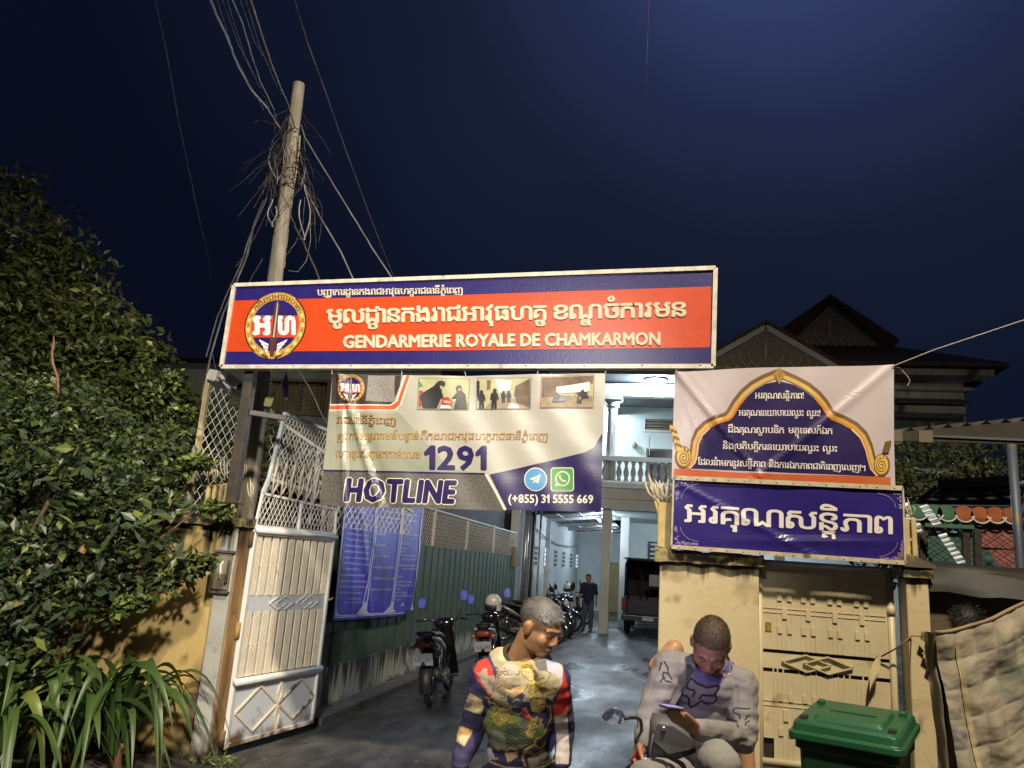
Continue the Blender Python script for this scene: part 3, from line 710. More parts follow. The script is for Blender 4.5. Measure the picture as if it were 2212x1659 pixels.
for a, b in ((G(.02,.07), G(.02,2.0)), (G(GLn-.02,.09), G(GLn-.02,2.0)), (G(0,.10), G(GLn,.11))): mb.bar(a, b, .042, .042)
mb.bar(G(.0,1.965), G(GLn,1.965), .05, .05); mb.bar(G(.02,2.02), G(GLn-.02,2.02), .035, .03)
mb.build('frame', WPAINT, GATE, bevel=.004)
MB().tube([G(0,.632,.03), G(GLn,.632,.03)], .032, 10).build('rail', WPAINT, GATE)
MB().tube([G(0,1.985,.03), G(GLn,1.985,.03)], .026, 10).build('rail', WPAINT, GATE)
MB().bar(G(.04,1.31,-.004), G(GLn-.04,1.31,-.004), .008, .15).build('sheet_panel', PANELB, GATE); MB().bar(G(.04,.36,-.004), G(GLn-.04,.36,-.004), .008, .48).build('sheet_panel', PANELB, GATE)
MB().bar(G(.04,1.60,-.02), G(GLn-.04,1.60,-.02), .006, .62).bar(G(.04,.95,-.02), G(GLn-.04,.95,-.02), .006, .58).build('backing_sheet', PANELB, GATE)
mb = MB()
for z0, z1 in ((1.385, 1.945), (.665, 1.235)):
    for g_ in range(10):
        for k in range(5):
            a = .05+g_*.1245+k*.0185+.004; mb.bar(G(a, z0, .0), G(a, z1, .0), .013, .013)
for z in (1.395, 1.935, 1.225, .675, 1.66, .95): mb.bar(G(.04, z, -.012), G(GLn-.04, z, -.012), .008, .018)
mb.build('slats', SLAT, GATE)
mb = MB()
for ca in (.50, .92):
    for da in (0, .10):
        d4 = [G(ca+da-.135, 1.31, .006), G(ca+da, 1.375, .006), G(ca+da+.135, 1.31, .006), G(ca+da, 1.245, .006)]
        for i in range(4): mb.bar(d4[i], d4[(i+1) % 4], .016, .010, up=GN)
mb.build('diamond_trim', WPAINT, GATE)
def quad_trim(pts): 
    b = MB()
    for i in range(len(pts)): b.bar(pts[i], pts[(i+1) % len(pts)], .018, .014, up=GN)
    return b
quad_trim([G(.09,.36,.008), G(.40,.56,.008), G(.685,.36,.008), G(.36,.17,.008)]).build('diamond_trim', SLAT, GATE)
quad_trim([G(.685,.36,.008), G(1.02,.56,.008), G(1.27,.36,.008), G(.95,.19,.008)]).build('diamond_trim', mat('rust_edged_trim', (.62,.56,.45), .5, (.48,.40,.28), 10, stain=(.10,.05,.02), sscale=5, sthr=(.50,.58)), GATE)
mb = MB()
for sg in (1, -1):
    for pts in (((.685,.36),(.66,.46),(.70,.59),(.73,.46)),):
        P_ = [(a, .36+sg*(z-.36)) for a, z in pts]; 
        for i in range(4): mb.bar(G(*P_[i], .012), G(*P_[(i+1) % 4], .012), .014, .012, up=GN)
mb.build('star_trim', SLAT, GATE)
for z in (.16, 1.08, 1.9):
    MB().lathe([(.026,-.07),(.026,.07)], G(-.015, z, -.01), n=10).build('hinge', RUSTY, GATE)
MB().tube([G(GLn-.01,1.33,.02), G(GLn+.03,1.33,.03), G(GLn+.06,1.345,.03)], .012, 8).build('latch', RUSTY, GATE)
# wire netting helper: diamond mesh clipped to a quad in (s, t)
def netting(mb, P, poly, pitch_a, pitch_b, r=.0028, wob=0):
    """P(a, z) -> point; poly = convex outline in (a, z); two families of slanting wires"""
    cx = sum(p[0] for p in poly)/len(poly); cz = sum(p[1] for p in poly)/len(poly)
    def clip(o, d):
        t0, t1 = -1e9, 1e9
        for i in range(len(poly)):
            (ax, az), (bx, bz) = poly[i], poly[(i+1) % len(poly)]; nx, nz_ = -(bz-az), bx-ax
            if (cx-ax)*nx+(cz-az)*nz_ < 0: nx, nz_ = -nx, -nz_
            den = d[0]*nx+d[1]*nz_; num = (ax-o[0])*nx+(az-o[1])*nz_
            if abs(den) < 1e-9:
                if num > 0: return None
            elif den > 0: t0 = max(t0, num/den)
            else: t1 = min(t1, num/den)
        return (t0, t1) if t1-t0 > .01 else None
    lo = min(p[0] for p in poly)-3; hi = max(p[0] for p in poly)+3
    for sg in (1, -1):
        d = (pitch_a*sg, pitch_b); k = 0; a = lo
        while a < hi:
            c = clip((a, cz), d)
            if c:
                n = max(2, int((c[1]-c[0])*2)+1) if wob else 2
                pts = []
                for i in range(n):
                    t = c[0]+(c[1]-c[0])*i/(n-1); w_ = wob*(1 if (i % 2) else -1) if wob else 0
                    p = P(a+d[0]*t+w_, cz+d[1]*t); pts.append(p)
                mb.tube(pts, r, 4, cap=False)
            a += pitch_a*2
    return mb
GALV = mat('galvanised_wire', (.70, .70, .68), .5, (.55, .50, .42), 20); GALF = mat('galvanised_frame', (.55, .60, .66), .45, (.46, .49, .52), 8, stain=(.30, .18, .06), sscale=4, sthr=(.62, .7))
poly = [(.03,2.04),(1.30,2.04),(1.285,2.285),(.05,2.33)]
netting(MB(), lambda a, z: G(a, z), poly, .030, .052, .0034).build('wire_netting', GALV, GATE)
mb = MB()
for a, b in (((.01,2.0),(.05,2.33)), ((1.31,2.0),(1.285,2.29)), ((.05,2.33),(1.285,2.285)), ((.66,2.03),(.66,2.31))): mb.bar(G(*a), G(*b), .024, .024)
mb.build('netting_frame', WPAINT, GATE)
poly = [(.11,2.47),(1.30,2.40),(1.30,3.09),(.212,3.144)]
netting(MB(), lambda a, z: G(a, z), poly, .028, .050, .0032).build('wire_netting', GALV, GATE)
mb = MB()
for a, b in (((.05,2.33),(.11,2.48)), ((.11,2.48),(.212,3.15)), ((.212,3.144),(1.31,3.085)), ((1.31,3.09),(1.31,2.28)), ((.11,2.475),(1.31,2.395))): mb.bar(G(*a), G(*b), .032, .032)
mb.build('netting_frame', GALF, GATE)
SPEAR = mat('spear_paint', (.55, .52, .45), .6, (.46, .38, .24), 20)
def spear(mb, p, h, w=.014, bend=0):
    p = Vector(p); mb.tube([p, p+Vector((0,bend*.2,h*.55)), p+Vector((0,bend*.5,h*.72)), p+Vector((0,bend,h))], [w*.55, w*.5, w*1.15, .001], 6)
for k in range(9):
    a = .16+k*.135; mb = MB(); p = G(a, 2.50-.005*k, .02)
    mb.tube([G(a,2.31,.02), p, G(a+.02,2.62,.02), G(a+.03,2.70,.02)], [.010,.011,.020,.002], 6)
    mb.tube([G(a,2.33,.02), G(a+.05,2.44,.03), G(a+.035,2.56,.03)], [.008,.009,.003], 5)
    mb.build('spearhead', SPEAR, GATE)

# tall netting fence beyond the pillar, its top falling away along the alley
FN = thing('netting_fence', 'tall galvanised netting fence rising behind the left pillar', 'fence', (-4.3, .6, 2.0))
A0 = pY(453, 812, .40); top = A0.z-.02
tp = [A0]+[pX(*c5(*p), -4.3+.25*i) for i, p in enumerate(((760,470),(950,610),(1370,910)))]
A1 = tp[3]; dirF = Vector((A1.x-A0.x, A1.y-A0.y, 0)); LF = dirF.length; dirF.normalize()
def FP(a, z): return Vector((A0.x, A0.y, 0))+dirF*a+Vector((0,0,z))
slope = (A1.z-A0.z)/LF
polyF = [(0,2.1),(LF+1.6,2.1),(LF+1.6,A0.z+slope*(LF+1.6)),(0,A0.z)]
netting(MB(), FP, polyF, .042, .062, .0038).build('wire_netting', GALV, FN)
mb = MB(); mb.bar(FP(0,2.05), FP(0,A0.z+.02), .045, .045); mb.build('corner_post', mat('post_yellow', (.52,.44,.30), .5, (.40,.30,.14), 8), FN)
mb = MB(); mb.bar(FP(.02,A0.z), FP(LF+1.6,A0.z+slope*(LF+1.6)), .035, .035)
for a in (1.5, 3.0): mb.bar(FP(a,2.1), FP(a,A0.z+slope*a), .035, .035)
mb.build('rail', GALF, FN)
# pale concrete palisade standing on the pillar and wall
def palisade(name, label, Y, posts, spikes, bars_, loc):
    r = thing(name, label, 'palisade', loc)
    PY = mat('palisade_cream', (.55, .44, .20), .7, (.45, .33, .14), 10, bump=.2)
    for (u, v0, v1, w_) in posts:
        p, q = pY(u, v0, Y), pY(u, v1, Y); MB().box((p.x-w_/2, Y-.02, min(p.z, q.z)), (p.x+w_/2, Y+.02, max(p.z, q.z))).build('post', PY, r, bevel=.005)
    for pts, rr_ in bars_:
        MB().tube([pY(u, v, Y) for u, v in pts], rr_, 8).build('rail', PY, r)
    for (u0, v0, u1, v1, w_) in spikes:
        p, q = pY(u0, v0, Y), pY(u1, v1, Y-.03); m_ = p.lerp(q, .55)
        b = MB(); b.tube([p, p.lerp(q,.3), m_, p.lerp(q,.72), q], [w_*.6, w_*.55, w_, w_*.9, .001], 7)
        for s_ in (-1, 1): b.tube([p.lerp(q,.15)+Vector((s_*.004,0,0)), p.lerp(q,.35)+Vector((s_*w_*2.4,-.005,0)), p.lerp(q,.62)+Vector((s_*w_*3.0,-.01,0)), p.lerp(q,.8)+Vector((s_*w_*2.2,-.012,0))], [w_*.5,w_*.7,w_*.7,.001], 6)
        b.build('spearhead', SPEAR, r)
palisade('palisade', 'cream palisade with white spearheads on the wall behind the bush', .44,
    [(480,1045,1128,.03), (492,1045,1128,.03), (508,1038,1128,.06), (466,1048,1128,.03), (452,1050,1120,.03)],
    [(450,1040,444,990,.012), (486,1038,484,985,.012), (525,1035,528,995,.011), (543,1085,541,1032,.010), (468,1040,462,1003,.010)],
    [([(440,1052),(518,1043)], .012), ([(440,1090),(518,1084)], .012), ([(472,1098),(500,1050)], .010)], (-4.0, .44, 2.0))

# ------------------------------------------------------------------ right wall, small gate, second pillar
RW = thing('gate_wall', 'cream yellow wall block under the blue banner right of the gateway', 'wall', (.3, .1, 0))
MB().box((-.04, .0, 0), (.69, .19, 1.94)).build('wall_face', CREAMW, RW, bevel=.006)
rough_cap((-.08, -.055, 1.94), (.72, .21, 2.035), 26, 8, .022).build('cap', MOSS, RW)
palisade('palisade', 'cream palisade post with a fan of white spearheads left of the blue banner', .06,
    [(1436,1086,1200,.10)], [(1418,1090,1400,1020,.016), (1432,1088,1424,1036,.015), (1440,1088,1444,1030,.016), (1428,1080,1409,1040,.013)],
    [([(1430,1110),(1418,1075),(1410,1062)], .016), ([(1430,1150),(1420,1100),(1408,1050)], .012)], (0, .06, 2.0))
palisade('palisade', 'cream palisade of two thin posts at the right end of the blue banner', .04,
    [(1957,1120,1200,.035), (1972,1120,1202,.035)], [(1956,1120,1951,1066,.010), (1970,1120,1962,1085,.010)],
    [([(1950,1121),(1978,1123)], .012), ([(1950,1165),(1978,1168)], .012)], (1.7, .04, 2.0))
P2 = thing('gate_pillar', 'cream yellow pillar between the small gate and the dark tarpaulin', 'pillar', (1.76, .05, 0))
MB().box((1.69, -.05, 0), (1.838, .16, 1.94)).build('shaft', CREAMW, P2, bevel=.006)
rough_cap((1.665, -.085, 1.94), (1.862, .19, 2.01), 10, 12, .015).build('cap', MOSS, P2)
q = pY(1960, 1222, -.06); mb = MB()
mb.grid(lambda s_, t: Vector((1.63+.25*s_, -.10+.24*t, 2.035+.075*math.sin(PI*(.5+.5*s_))**1.3)), 10, 3)
mb.grid(lambda s_, t: Vector((1.63+.25*s_, -.10+.24*t, 2.012)), 1, 1, sm=False)
mb.grid(lambda s_, t: Vector((1.63+.25*s_, -.10, 2.012+t*(.023+.075*math.sin(PI*(.5+.5*s_))**1.3))), 10, 1)
tag(mb.build('saddle_tile', CREAMW, None, (1.75, 0, 2.02)), 'cream curved saddle tile lying on the pillar beside the tarpaulin', 'tile')

GP = mat('small_gate_cream', (.55, .48, .31), .42, (.49, .42, .26), 6, bump=.05, bscale=30, stain=(.22, .12, .05), sscale=4.2, sthr=(.61, .72))
GD = mat('gap_dark', (.02, .016, .012), .8)
SG = thing('small_gate', 'cream sheet metal side gate with two linked diamonds behind the green bin', 'gate', (1.15, .12, 0))
Yg = .12
def g8(x, y, o=0): p = pY(*c8(x, y), .1); return Vector((p.x, Yg-o, p.z))
MB().box((.72, Yg, 1.355), (1.60, Yg+.012, 1.965)).build('upper_sheet', GP, SG)
MB().box((.72, Yg, 1.222), (1.60, Yg+.012, 1.330)).build('middle_sheet', GP, SG)
b = MB(); b.box((.80, Yg, .60), (1.60, Yg+.012, 1.195)); b.box((.72, Yg, .74), (.799, Yg+.012, 1.195)); b.build('lower_sheet', GP, SG)
MB().box((.72, Yg, .12), (1.60, Yg+.012, .55)).build('bottom_sheet', GP, SG)
MB().box((.70, Yg+.03, .1), (1.62, Yg+.04, 1.98)).build('dark_backing', GD, SG)
for x in (.705, 1.625): MB().tube([(x, Yg, .08), (x, Yg, 2.0)], .024, 10).build('post', GP, SG)
MB().tube([(1.625, Yg, 1.66), (1.625, Yg, 1.73)], .029, 12).build('hinge', GP, SG)
MB().tube([(.72, Yg, 1.985), (1.61, Yg, 1.985)], .020, 10).build('rail', GALF, SG)
MB().tube([(.72, Yg-.01, .585), (1.61, Yg-.01, .585)], .024, 10).build('rail', GP, SG)
def ridges(z0, z1):
    b = MB()
    for cx in (.848, .918, 1.018, 1.085, 1.205, 1.27, 1.39, 1.455):
        for dx in (-.017, .017): b.bar((cx+dx, Yg-.002, z0), (cx+dx, Yg-.002, z1), .007, .004, up=Vector((0,1,0)))
    return b.build('ridges', GP, SG)
ridges(1.36, 1.96); ridges(.61, 1.19)
b = MB()
for z in (1.635, .98):
    for dz in (-.016, .016): b.bar((.73, Yg-.003, z+dz), (1.585, Yg-.003, z+dz), .006, .005)
b.build('ridges', GP, SG)
for zc, xs in ((1.733, (.848,.918,1.018,1.085,1.205,1.27,1.39,1.455)), (1.500, (.848,.918,1.018,1.085,1.205,1.27,1.39,1.455)), (.985+.04, (.848,.918,1.018,1.085)), (.79, (.848,.918,1.018,1.085,1.205,1.27,1.39,1.455))):
    for x in xs: MB().box((x-.017, Yg-.012, zc-.026), (x+.017, Yg-.001, zc+.028)).build('tab', GP, SG)
for x in (.883, 1.05, 1.237, 1.425):
    for z in (1.615, .90): MB().box((x-.017, Yg-.013, z-.036), (x+.017, Yg-.001, z+.04)).build('tab', GP, SG)
for dx in (0, .15):
    d4 = [(.86+dx, 1.276), (1.03+dx, 1.335), (1.20+dx, 1.276), (1.03+dx, 1.217)]
    b = MB()
    for i in range(4): b.bar((d4[i][0], Yg-.012-dx*.03, d4[i][1]), (d4[(i+1) % 4][0], Yg-.012-dx*.03, d4[(i+1) % 4][1]), .010, .018, up=Vector((0,1,0)))
    b.build('diamond_trim', GP, SG)
b = MB()
for x in (.80,.83,.87,.98,1.02,1.06,1.10,1.21,1.25,1.29,1.33,1.42,1.46,1.50): b.box((x-.005, Yg+.001, 1.194), (x+.005, Yg+.010, 1.223))
b.build('hinge_pins', GP, SG)
q = pY(*c8(237, 602), Yg-.002); MB().box((q.x-.022, Yg-.008, q.z-.032), (q.x+.022, Yg-.003, q.z+.032)).build('sticker', mat('sticker_ochre', (.33,.24,.03), .5, (.14,.11,.02), 40), SG)
# ------------------------------------------------------------------ utility pole and its wires
def kp(x, y): return (384+x*.3704, y*.3704)
WOOD = mat('weathered_pole', (.33, .30, .26), .85, (.12, .105, .085), 9, bump=.6, bscale=22, stretch=(1,1,.12), stain=(.09,.07,.05), sscale=5, sthr=(.58,.7))
pb = pY(541, 1035, .75); pt = pY(646, 182, .75); px = (pb.x+pt.x)/2
POLE = thing('utility_pole', 'weathered round utility pole rising behind the sign with tangled wires at its head', 'pole', (px, .75, 0))
zt = pt.z
n_ = 26; pts = []; rr_ = []
for k in range(n_+1):
    z = zt*k/n_; t = k/n_; pts.append((pb.x+(pt.x-pb.x)*max(0, (z-pb.z)/(zt-pb.z)) if z > pb.z else pb.x, .75, z)); rr_.append(.102-.038*t+.002*math.sin(k*2.3))
MB().tube(pts, rr_, 14).build('shaft', WOOD, POLE)
WIRE = mat('black_wire', (.02, .02, .02), .5); PALEW = mat('pale_wire', (.50, .50, .50), .45, (.22, .22, .22), 3); YELW = mat('yellow_wire', (.42, .34, .12), .5, (.25, .2, .08), 6); GREYW = mat('grey_wire', (.16, .16, .17), .5, (.07,.07,.07), 5)
VINE = mat('dry_vine', (.055, .040, .025), .9, (.03, .024, .016), 20)
rnd = random.Random(11)
def tangle(name, u, v, su, sv, n, sd, m, Y=.7):
    r2 = random.Random(sd); c = pY(u, v, Y)
    b = MB()
    for k in range(n):
        p = c+Vector((r2.gauss(0, su), r2.gauss(0, .05), r2.gauss(0, sv))); pts = [p]
        d = Vector((r2.gauss(0, .5), r2.gauss(0, .4), r2.gauss(-.6, .8))).normalized()*.035
        for i in range(8): d = (d*.93+Vector((r2.gauss(0, .014), r2.gauss(0, .010), r2.gauss(-.011, .010)))); pts.append(pts[-1]+d)
        b.tube(pts, .0035, 4)
    return b.build(name, m, POLE)
tangle('wire_tangle', 628, 290, .035, .07, 30, 1, WIRE); tangle('dry_vines', 598, 350, .028, .12, 14, 2, VINE); tangle('dry_vines', 662, 385, .016, .10, 7, 3, VINE); tangle('wire_tangle', 620, 265, .05, .09, 14, 4, VINE)
for i, (u_, v_, w_, h_) in enumerate(((600,300,26,90),(606,330,18,70),(652,320,16,80),(658,400,14,120),(596,390,14,80),(640,350,30,60),(588,430,10,60))):   # slack loops of cable
    MB().tube([pY(u_+w_*math.sin(t)*(1 if i % 2 else -1)*.6+4*math.sin(t*3+i), v_+h_*.5*(1-math.cos(t)), .66-.02*i) for t in np.linspace(0, 5.2, 18)], .007, 5).build('cable_loop', WIRE if i % 3 else GREYW, POLE)
for i, z in enumerate((zt-1.05, zt-1.16, zt-1.28)):
    MB().tube([(px+.02+.085*math.cos(t), .75+.085*math.sin(t), z+.03*math.sin(t+i)) for t in np.linspace(0, 2*PI, 14)], .006, 5, cap=False).build('wire_band', WIRE, POLE)
def wire(label, pts, d0, d1, r, m, wob=0, sd=0, group='wires strung from the utility pole'):
    """traced through photo points at distances running from d0 to d1"""
    P = [kp(*p) for p in pts]; n = len(P); r2 = random.Random(sd); out = []
    for i in range(n-1):
        for s_ in range(4):
            t = s_/4; f = (i+t)/(n-1); u, v = lerp2(P[i], P[i+1], t); out.append(At(u+r2.gauss(0, wob), v+r2.gauss(0, wob*.6), d0+(d1-d0)*f))
    out.append(At(*P[-1], d1))
    o = MB().tube(out, r, 5).build('overhead_wire', m, None, out[0]); tag(o, label, 'wire', group); return o
D = (pY(620, 300, .75)-CAM).dot(fw)
wire('thick pale wavy wire running from the top of the photo to the pole head', [(150,-130),(190,0),(235,105),(300,250),(345,370),(430,530),(520,630),(590,740),(610,800)], D-3.2, D, .011, PALEW, .6, 1)
wire('thin pale wire between the wavy wire and the yellow wire above the pole', [(290,-110),(320,0),(375,130),(440,350),(480,470),(560,640),(600,760)], D-2.8, D, .007, PALEW, .3, 2)
wire('yellowish wire coming down from the top of the photo onto the pole tip', [(390,-100),(425,0),(480,170),(545,370),(600,510),(640,600),(690,760)], D-2.8, D, .0085, YELW, .3, 3)
for i, (a, b, c) in enumerate((((240,-60),(350,250),(520,600)), ((270,-60),(380,300),(540,640)), ((345,-60),(450,250),(560,420)), ((380,-60),(470,250),(600,560)), ((210,-60),(330,320),(500,640)))):
    wire('dim grey wire lost in the dark bundle left of the pole tip', [a, b, c], D-2.6, D-.05, .0035, GREYW, .2, 10+i, 'dim wires in the bundle above the pole')
wire('long thin wire passing well right of the pole down to the sign', [(640,-110),(680,0),(760,260),(870,560),(970,850),(1080,1150),(1170,1390),(1230,1540),(1275,1650)], D-2.5, D+1, .0045, GREYW, .2, 4)
wire('straight wire from the pole head to the middle of the sign', [(720,730),(740,800),(880,1030),(1020,1260),(1130,1440),(1262,1640)], D, D-.6, .008, GREYW, .3, 5)
wire('pale wire sagging from the pole to the sign, right of the twisted vine', [(690,980),(770,1150),(850,1300),(950,1470),(1032,1646)], D, D-.6, .009, GREYW, .5, 6)
wire('knobbly vine covered wire nearest the pole on its right', [(600,1080),(645,1215),(690,1330),(740,1430),(790,1540),(838,1650)], D-.1, D-.6, .010, VINE, 1.0, 7)
wire('yellow cable hanging straight down the right side of the pole', [(712,790),(705,900),(688,1020),(665,1180),(645,1330),(630,1460),(620,1562)], D-.12, D-.2, .008, YELW, .4, 8)
wire('looping dark cable hanging right of the pole above the sign', [(745,960),(775,1130),(785,1300),(740,1390),(690,1400)], D-.1, D-.15, .006, VINE, .8, 9)
wire('thin cable loop low beside the pole just above the sign', [(770,1250),(775,1400),(750,1520),(700,1585),(645,1578)], D-.1, D-.3, .003, GREYW, .2, 21)
wire('thin curved cable ending low beside the pole at half height of the loop', [(740,1150),(730,1300),(690,1410),(640,1480),(605,1505)], D-.1, D-.15, .003, GREYW, .2, 22)
wire('thick dark cable dropping left of the pole past the sign corner', [(500,1170),(440,1320),(405,1490),(340,1650),(265,1830),(190,2080),(140,2330)], D, D+.4, .011, GREYW, .4, 23)
wire('second dark cable beside the thick one, left of the sign corner', [(520,1150),(425,1360),(370,1540),(310,1660),(230,1850),(165,2080)], D, D+.5, .008, GREYW, .4, 24)
wire('short cable end looping under the sign corner beside the pole', [(495,1510),(440,1600),(410,1660),(330,1750)], D-.1, D+.1, .005, GREYW, .3, 25)
wire('thin lone wire far left against the dark sky', [(-135,-10),(-60,330),(0,690),(60,970),(130,1300),(180,1500),(195,1640)], D-2, D+3, .003, GREYW, .2, 26)
wire('short vertical wire at the top centre of the photo', [(2748,-60),(2742,150),(2735,380),(2731,527)], 6.0, 6.4, .0022, GREYW, .15, 27)
wire('dark cable crossing the bottom left corner of the orange sign', [(200,2060),(215,2120),(240,2230),(230,2290),(190,2330)], D-.55, D-.5, .004, WIRE, .2, 28)
wire('pale cable slanting down past the dark window under the sign', [(702,2155),(760,2250),(800,2330),(840,2420),(870,2470)], D+.3, D-.2, .009, GREYW, .2, 29)

# security camera on the corner post, two pennants
CAMW = mat('camera_white', (.62, .60, .54), .4, (.52, .48, .40), 12); LENS = mat('camera_glass', (.01, .01, .012), .12)
q = pY(468, 812, .36); CC = thing('security_camera', 'white security camera with black lens on a junction box at the netting corner', 'camera', q)
MB().cbox(q+Vector((-.03,0,.0)), (.10,.09,.11), Matrix.Rotation(.15, 3, 'Y')).build('junction_box', CAMW, CC, bevel=.012)
MB().tube([q+Vector((.02,0,.0)), q+Vector((.07,-.02,-.01)), q+Vector((.10,-.03,-.04))], [.022,.02,.016], 8).build('bracket', CAMW, CC)
rot = Matrix.Rotation(rad(28), 3, 'Y')
bc = pY(503, 826, .33); MB().cbox(bc, (.17,.075,.075), rot).build('housing', CAMW, CC, bevel=.014)
MB().cbox(bc+rot @ Vector((.02,0,.045)), (.20,.095,.012), rot).build('sun_shield', CAMW, CC, bevel=.004)
MB().lathe([(.034,0),(.034,.03),(.024,.032)], bc+rot @ Vector((.085,0,-.002)), rot @ Vector((1,0,0)), 14).build('lens', LENS, CC)
MB().cbox(bc+rot @ Vector((.095,0,.0)), (.008,.066,.066), rot).build('front_plate', LENS, CC)
def pennant(label, pts, Y, m):
    P = [pY(*c5(*p), Y) for p in pts]; c = sum(P, Vector())/len(P); n = len(P)
    b = MB(); fs = [(0, i, i+1) for i in range(1, n-1)]
    b.add([p+Vector((0,.02*math.sin(i*2.1),0)) for i, p in enumerate(P)], fs); b.add([p+Vector((0,.004+.02*math.sin(i*2.1),0)) for i, p in enumerate(P)], fs)
    tag(b.build('pennant', m, None, c), label, 'pennant')
pennant('small blue and white pennant hanging below the orange sign by the pole', [(1010,150),(965,250),(985,300),(985,390),(1000,410),(1035,412),(1030,320),(1025,240)], .5, mat('pennant_blue', (.045,.04,.30), .5, (.30,.26,.48), 7))
pennant('small yellow pennant with a curled edge hanging beside the pole', [(915,335),(870,350),(825,400),(800,470),(855,474),(890,460),(895,400)], .5, mat('pennant_yellow', (.36,.32,.08), .5, (.25,.24,.10), 9))
MB_ = MB(); P = [pY(*c5(*p), .5) for p in ((1020,148),(960,270),(915,335),(880,420))]; MB_.tube(P, .003, 4)
tag(MB_.build('bunting_string', ROPE, None, P[0]), 'thin cord from which the two pennants hang', 'cord')

# ------------------------------------------------------------------ dark neighbour house behind the netting
DK = mat('dark_render', (.085, .095, .095), .8, (.065, .075, .078), 3); DKF = mat('dark_frame', (.05, .045, .035), .6); GLOW = mat('curtain_window', (.13, .10, .045), .4, (.08, .065, .035), 3)
NH = thing('neighbour_house', 'dark grey house with one barred window seen under the left of the orange sign', 'house', (-7.5, 8, 0))
b = MB(); a0, a1 = pY(587, 821, 7.5), pY(702, 894, 7.5)
x0, x1, z0, z1 = -7.82, -6.60, 4.44, 5.06
for lo, hi in (((-16,7.5,0),(x0,7.7,5.5)), ((x1,7.5,0),(-4.3,7.7,5.5)), ((x0,7.5,0),(x1,7.7,z0)), ((x0,7.5,z1),(x1,7.7,5.5))): b.box(lo, hi)
b.box((-4.5,7.7,0),(-4.3,16,5.5)); b.build('wall', DK, NH)
WN = MB().box((x0-.06,7.46,z0-.06),(x1+.06,7.5,z0)).box((x0-.06,7.46,z1),(x1+.06,7.5,z1+.06)).box((x0-.06,7.46,z0),(x0,7.5,z1)).box((x1,7.46,z0),(x1+.06,7.5,z1)).build('window', DKF, NH)
MB().box((x0,7.62,z0),(x1,7.64,z1)).build('curtain', GLOW, WN)
b = MB()
for k in range(13): x = x0+(x1-x0)*k/12; b.tube([(x,7.53,z0),(x,7.53,z1)], .007, 4)
for k in range(9): z = z0+(z1-z0)*k/8; b.tube([(x0,7.53,z),(x1,7.53,z)], .007, 4)
b.box(((x0+x1)/2-.03,7.55,z0),((x0+x1)/2+.03,7.6,z1)); b.build('bars', DKF, WN)
b = MB(); b.hexa([Vector(p) for p in ((-16,7.1,5.42),(-4.0,7.1,5.42),(-4.0,16,5.42),(-16,16,5.42),(-16,9.5,5.9),(-5.5,9.5,5.9),(-5.5,14,5.9),(-16,14,5.9))]); b.build('roof', mat('dark_tile', (.035,.02,.016), .7, (.05,.03,.025), 12), NH)
# low cluttered roofs seen through the netting
b = MB(); ng = mat('old_tin', (.20, .21, .23), .5, (.12, .12, .14), 4, metal=.2, stain=(.16,.05,.03), sscale=1.2, sthr=(.5,.6))
for k in range(60):
    y0 = 3+k*.2; b.add([(-6.2,y0,3.05),(-4.4,y0,2.45),(-4.4,y0+.1,2.49),(-6.2,y0+.1,3.09),(-4.4,y0+.2,2.45),(-6.2,y0+.2,3.05)], [(0,1,2,3),(3,2,4,5)])
LS = thing('lean_to', 'low rusty tin lean to roof seen through the netting above the green fence', 'shed', (-5.3, 9, 0))
b.build('tin_roof', ng, LS); MB().box((-6.1,3.2,0),(-4.9,15,2.6)).build('wall', DK, LS)

# ------------------------------------------------------------------ green corrugated fence of the yard
GREEN = mat('green_tin', (.036, .082, .045), .6, (.050, .088, .045), 2, bump=.05, stain=(.08,.09,.04), sscale=1.3, sthr=(.60,.75), stretch=(1,1,.4))
BASEW = mat('stained_render', (.46, .48, .43), .8, (.38, .40, .36), 5, bump=.2, bscale=20, stretch=(1,1,.35), stain=(.035,.035,.03), sscale=2.6, sthr=(.52,.60), drip=(.5, .5, (.03,.03,.026), .18))
GF = thing('yard_fence', 'green corrugated tin fence on a stained concrete footing along the left of the yard', 'fence', (-3.95, 8, 0))
b = MB(); X = -3.90; ys = []; y = 2.2
prof = []
while y < 14.1:
    prof += [(y, 0), (y+.30, 0), (y+.315, .010), (y+.335, .010), (y+.35, 0)]; y += .38
pv = [(X+o, yy, .46+.02*noise.noise(Vector((yy*3,0,0)))) for yy, o in prof]+[(X+o, yy, 2.03) for yy, o in prof]; n = len(prof)
b.add(pv, [(i, i+1, n+i+1, n+i) for i in range(n-1)]); b.build('tin_sheets', GREEN, GF)
MB().box((-4.06, 2.2, 0), (-3.87, 14.1, .50)).build('footing', BASEW, GF)
MB().box((-3.868, 2.2, 0), (-3.60, 14.1, .07)).build('kerb', mat('dark_kerb', (.09,.085,.08), .8, (.05,.05,.045), 8, bump=.3), GF)
netting(MB(), lambda a, z: Vector((-3.92, a, z)), [(2.3,2.03),(14.2,2.03),(14.2,2.62),(2.3,2.66)], .055, .065, .0045).build('wire_netting', GALV, GF)
MB().bar((-3.92,2.3,2.66), (-3.92,14.2,2.62), .03, .03).build('rail', GALV, GF)
for y in (2.3, 4.6, 6.7, 9.0, 11.5, 14.2): MB().bar((-3.92,y,1.95), (-3.92,y,2.66), .04, .04).build('post', GALV, GF)
MB().box((-3.97,13.7,1.75),(-3.82,14.15,2.25)).build('wooden_box', WOODG, GF)
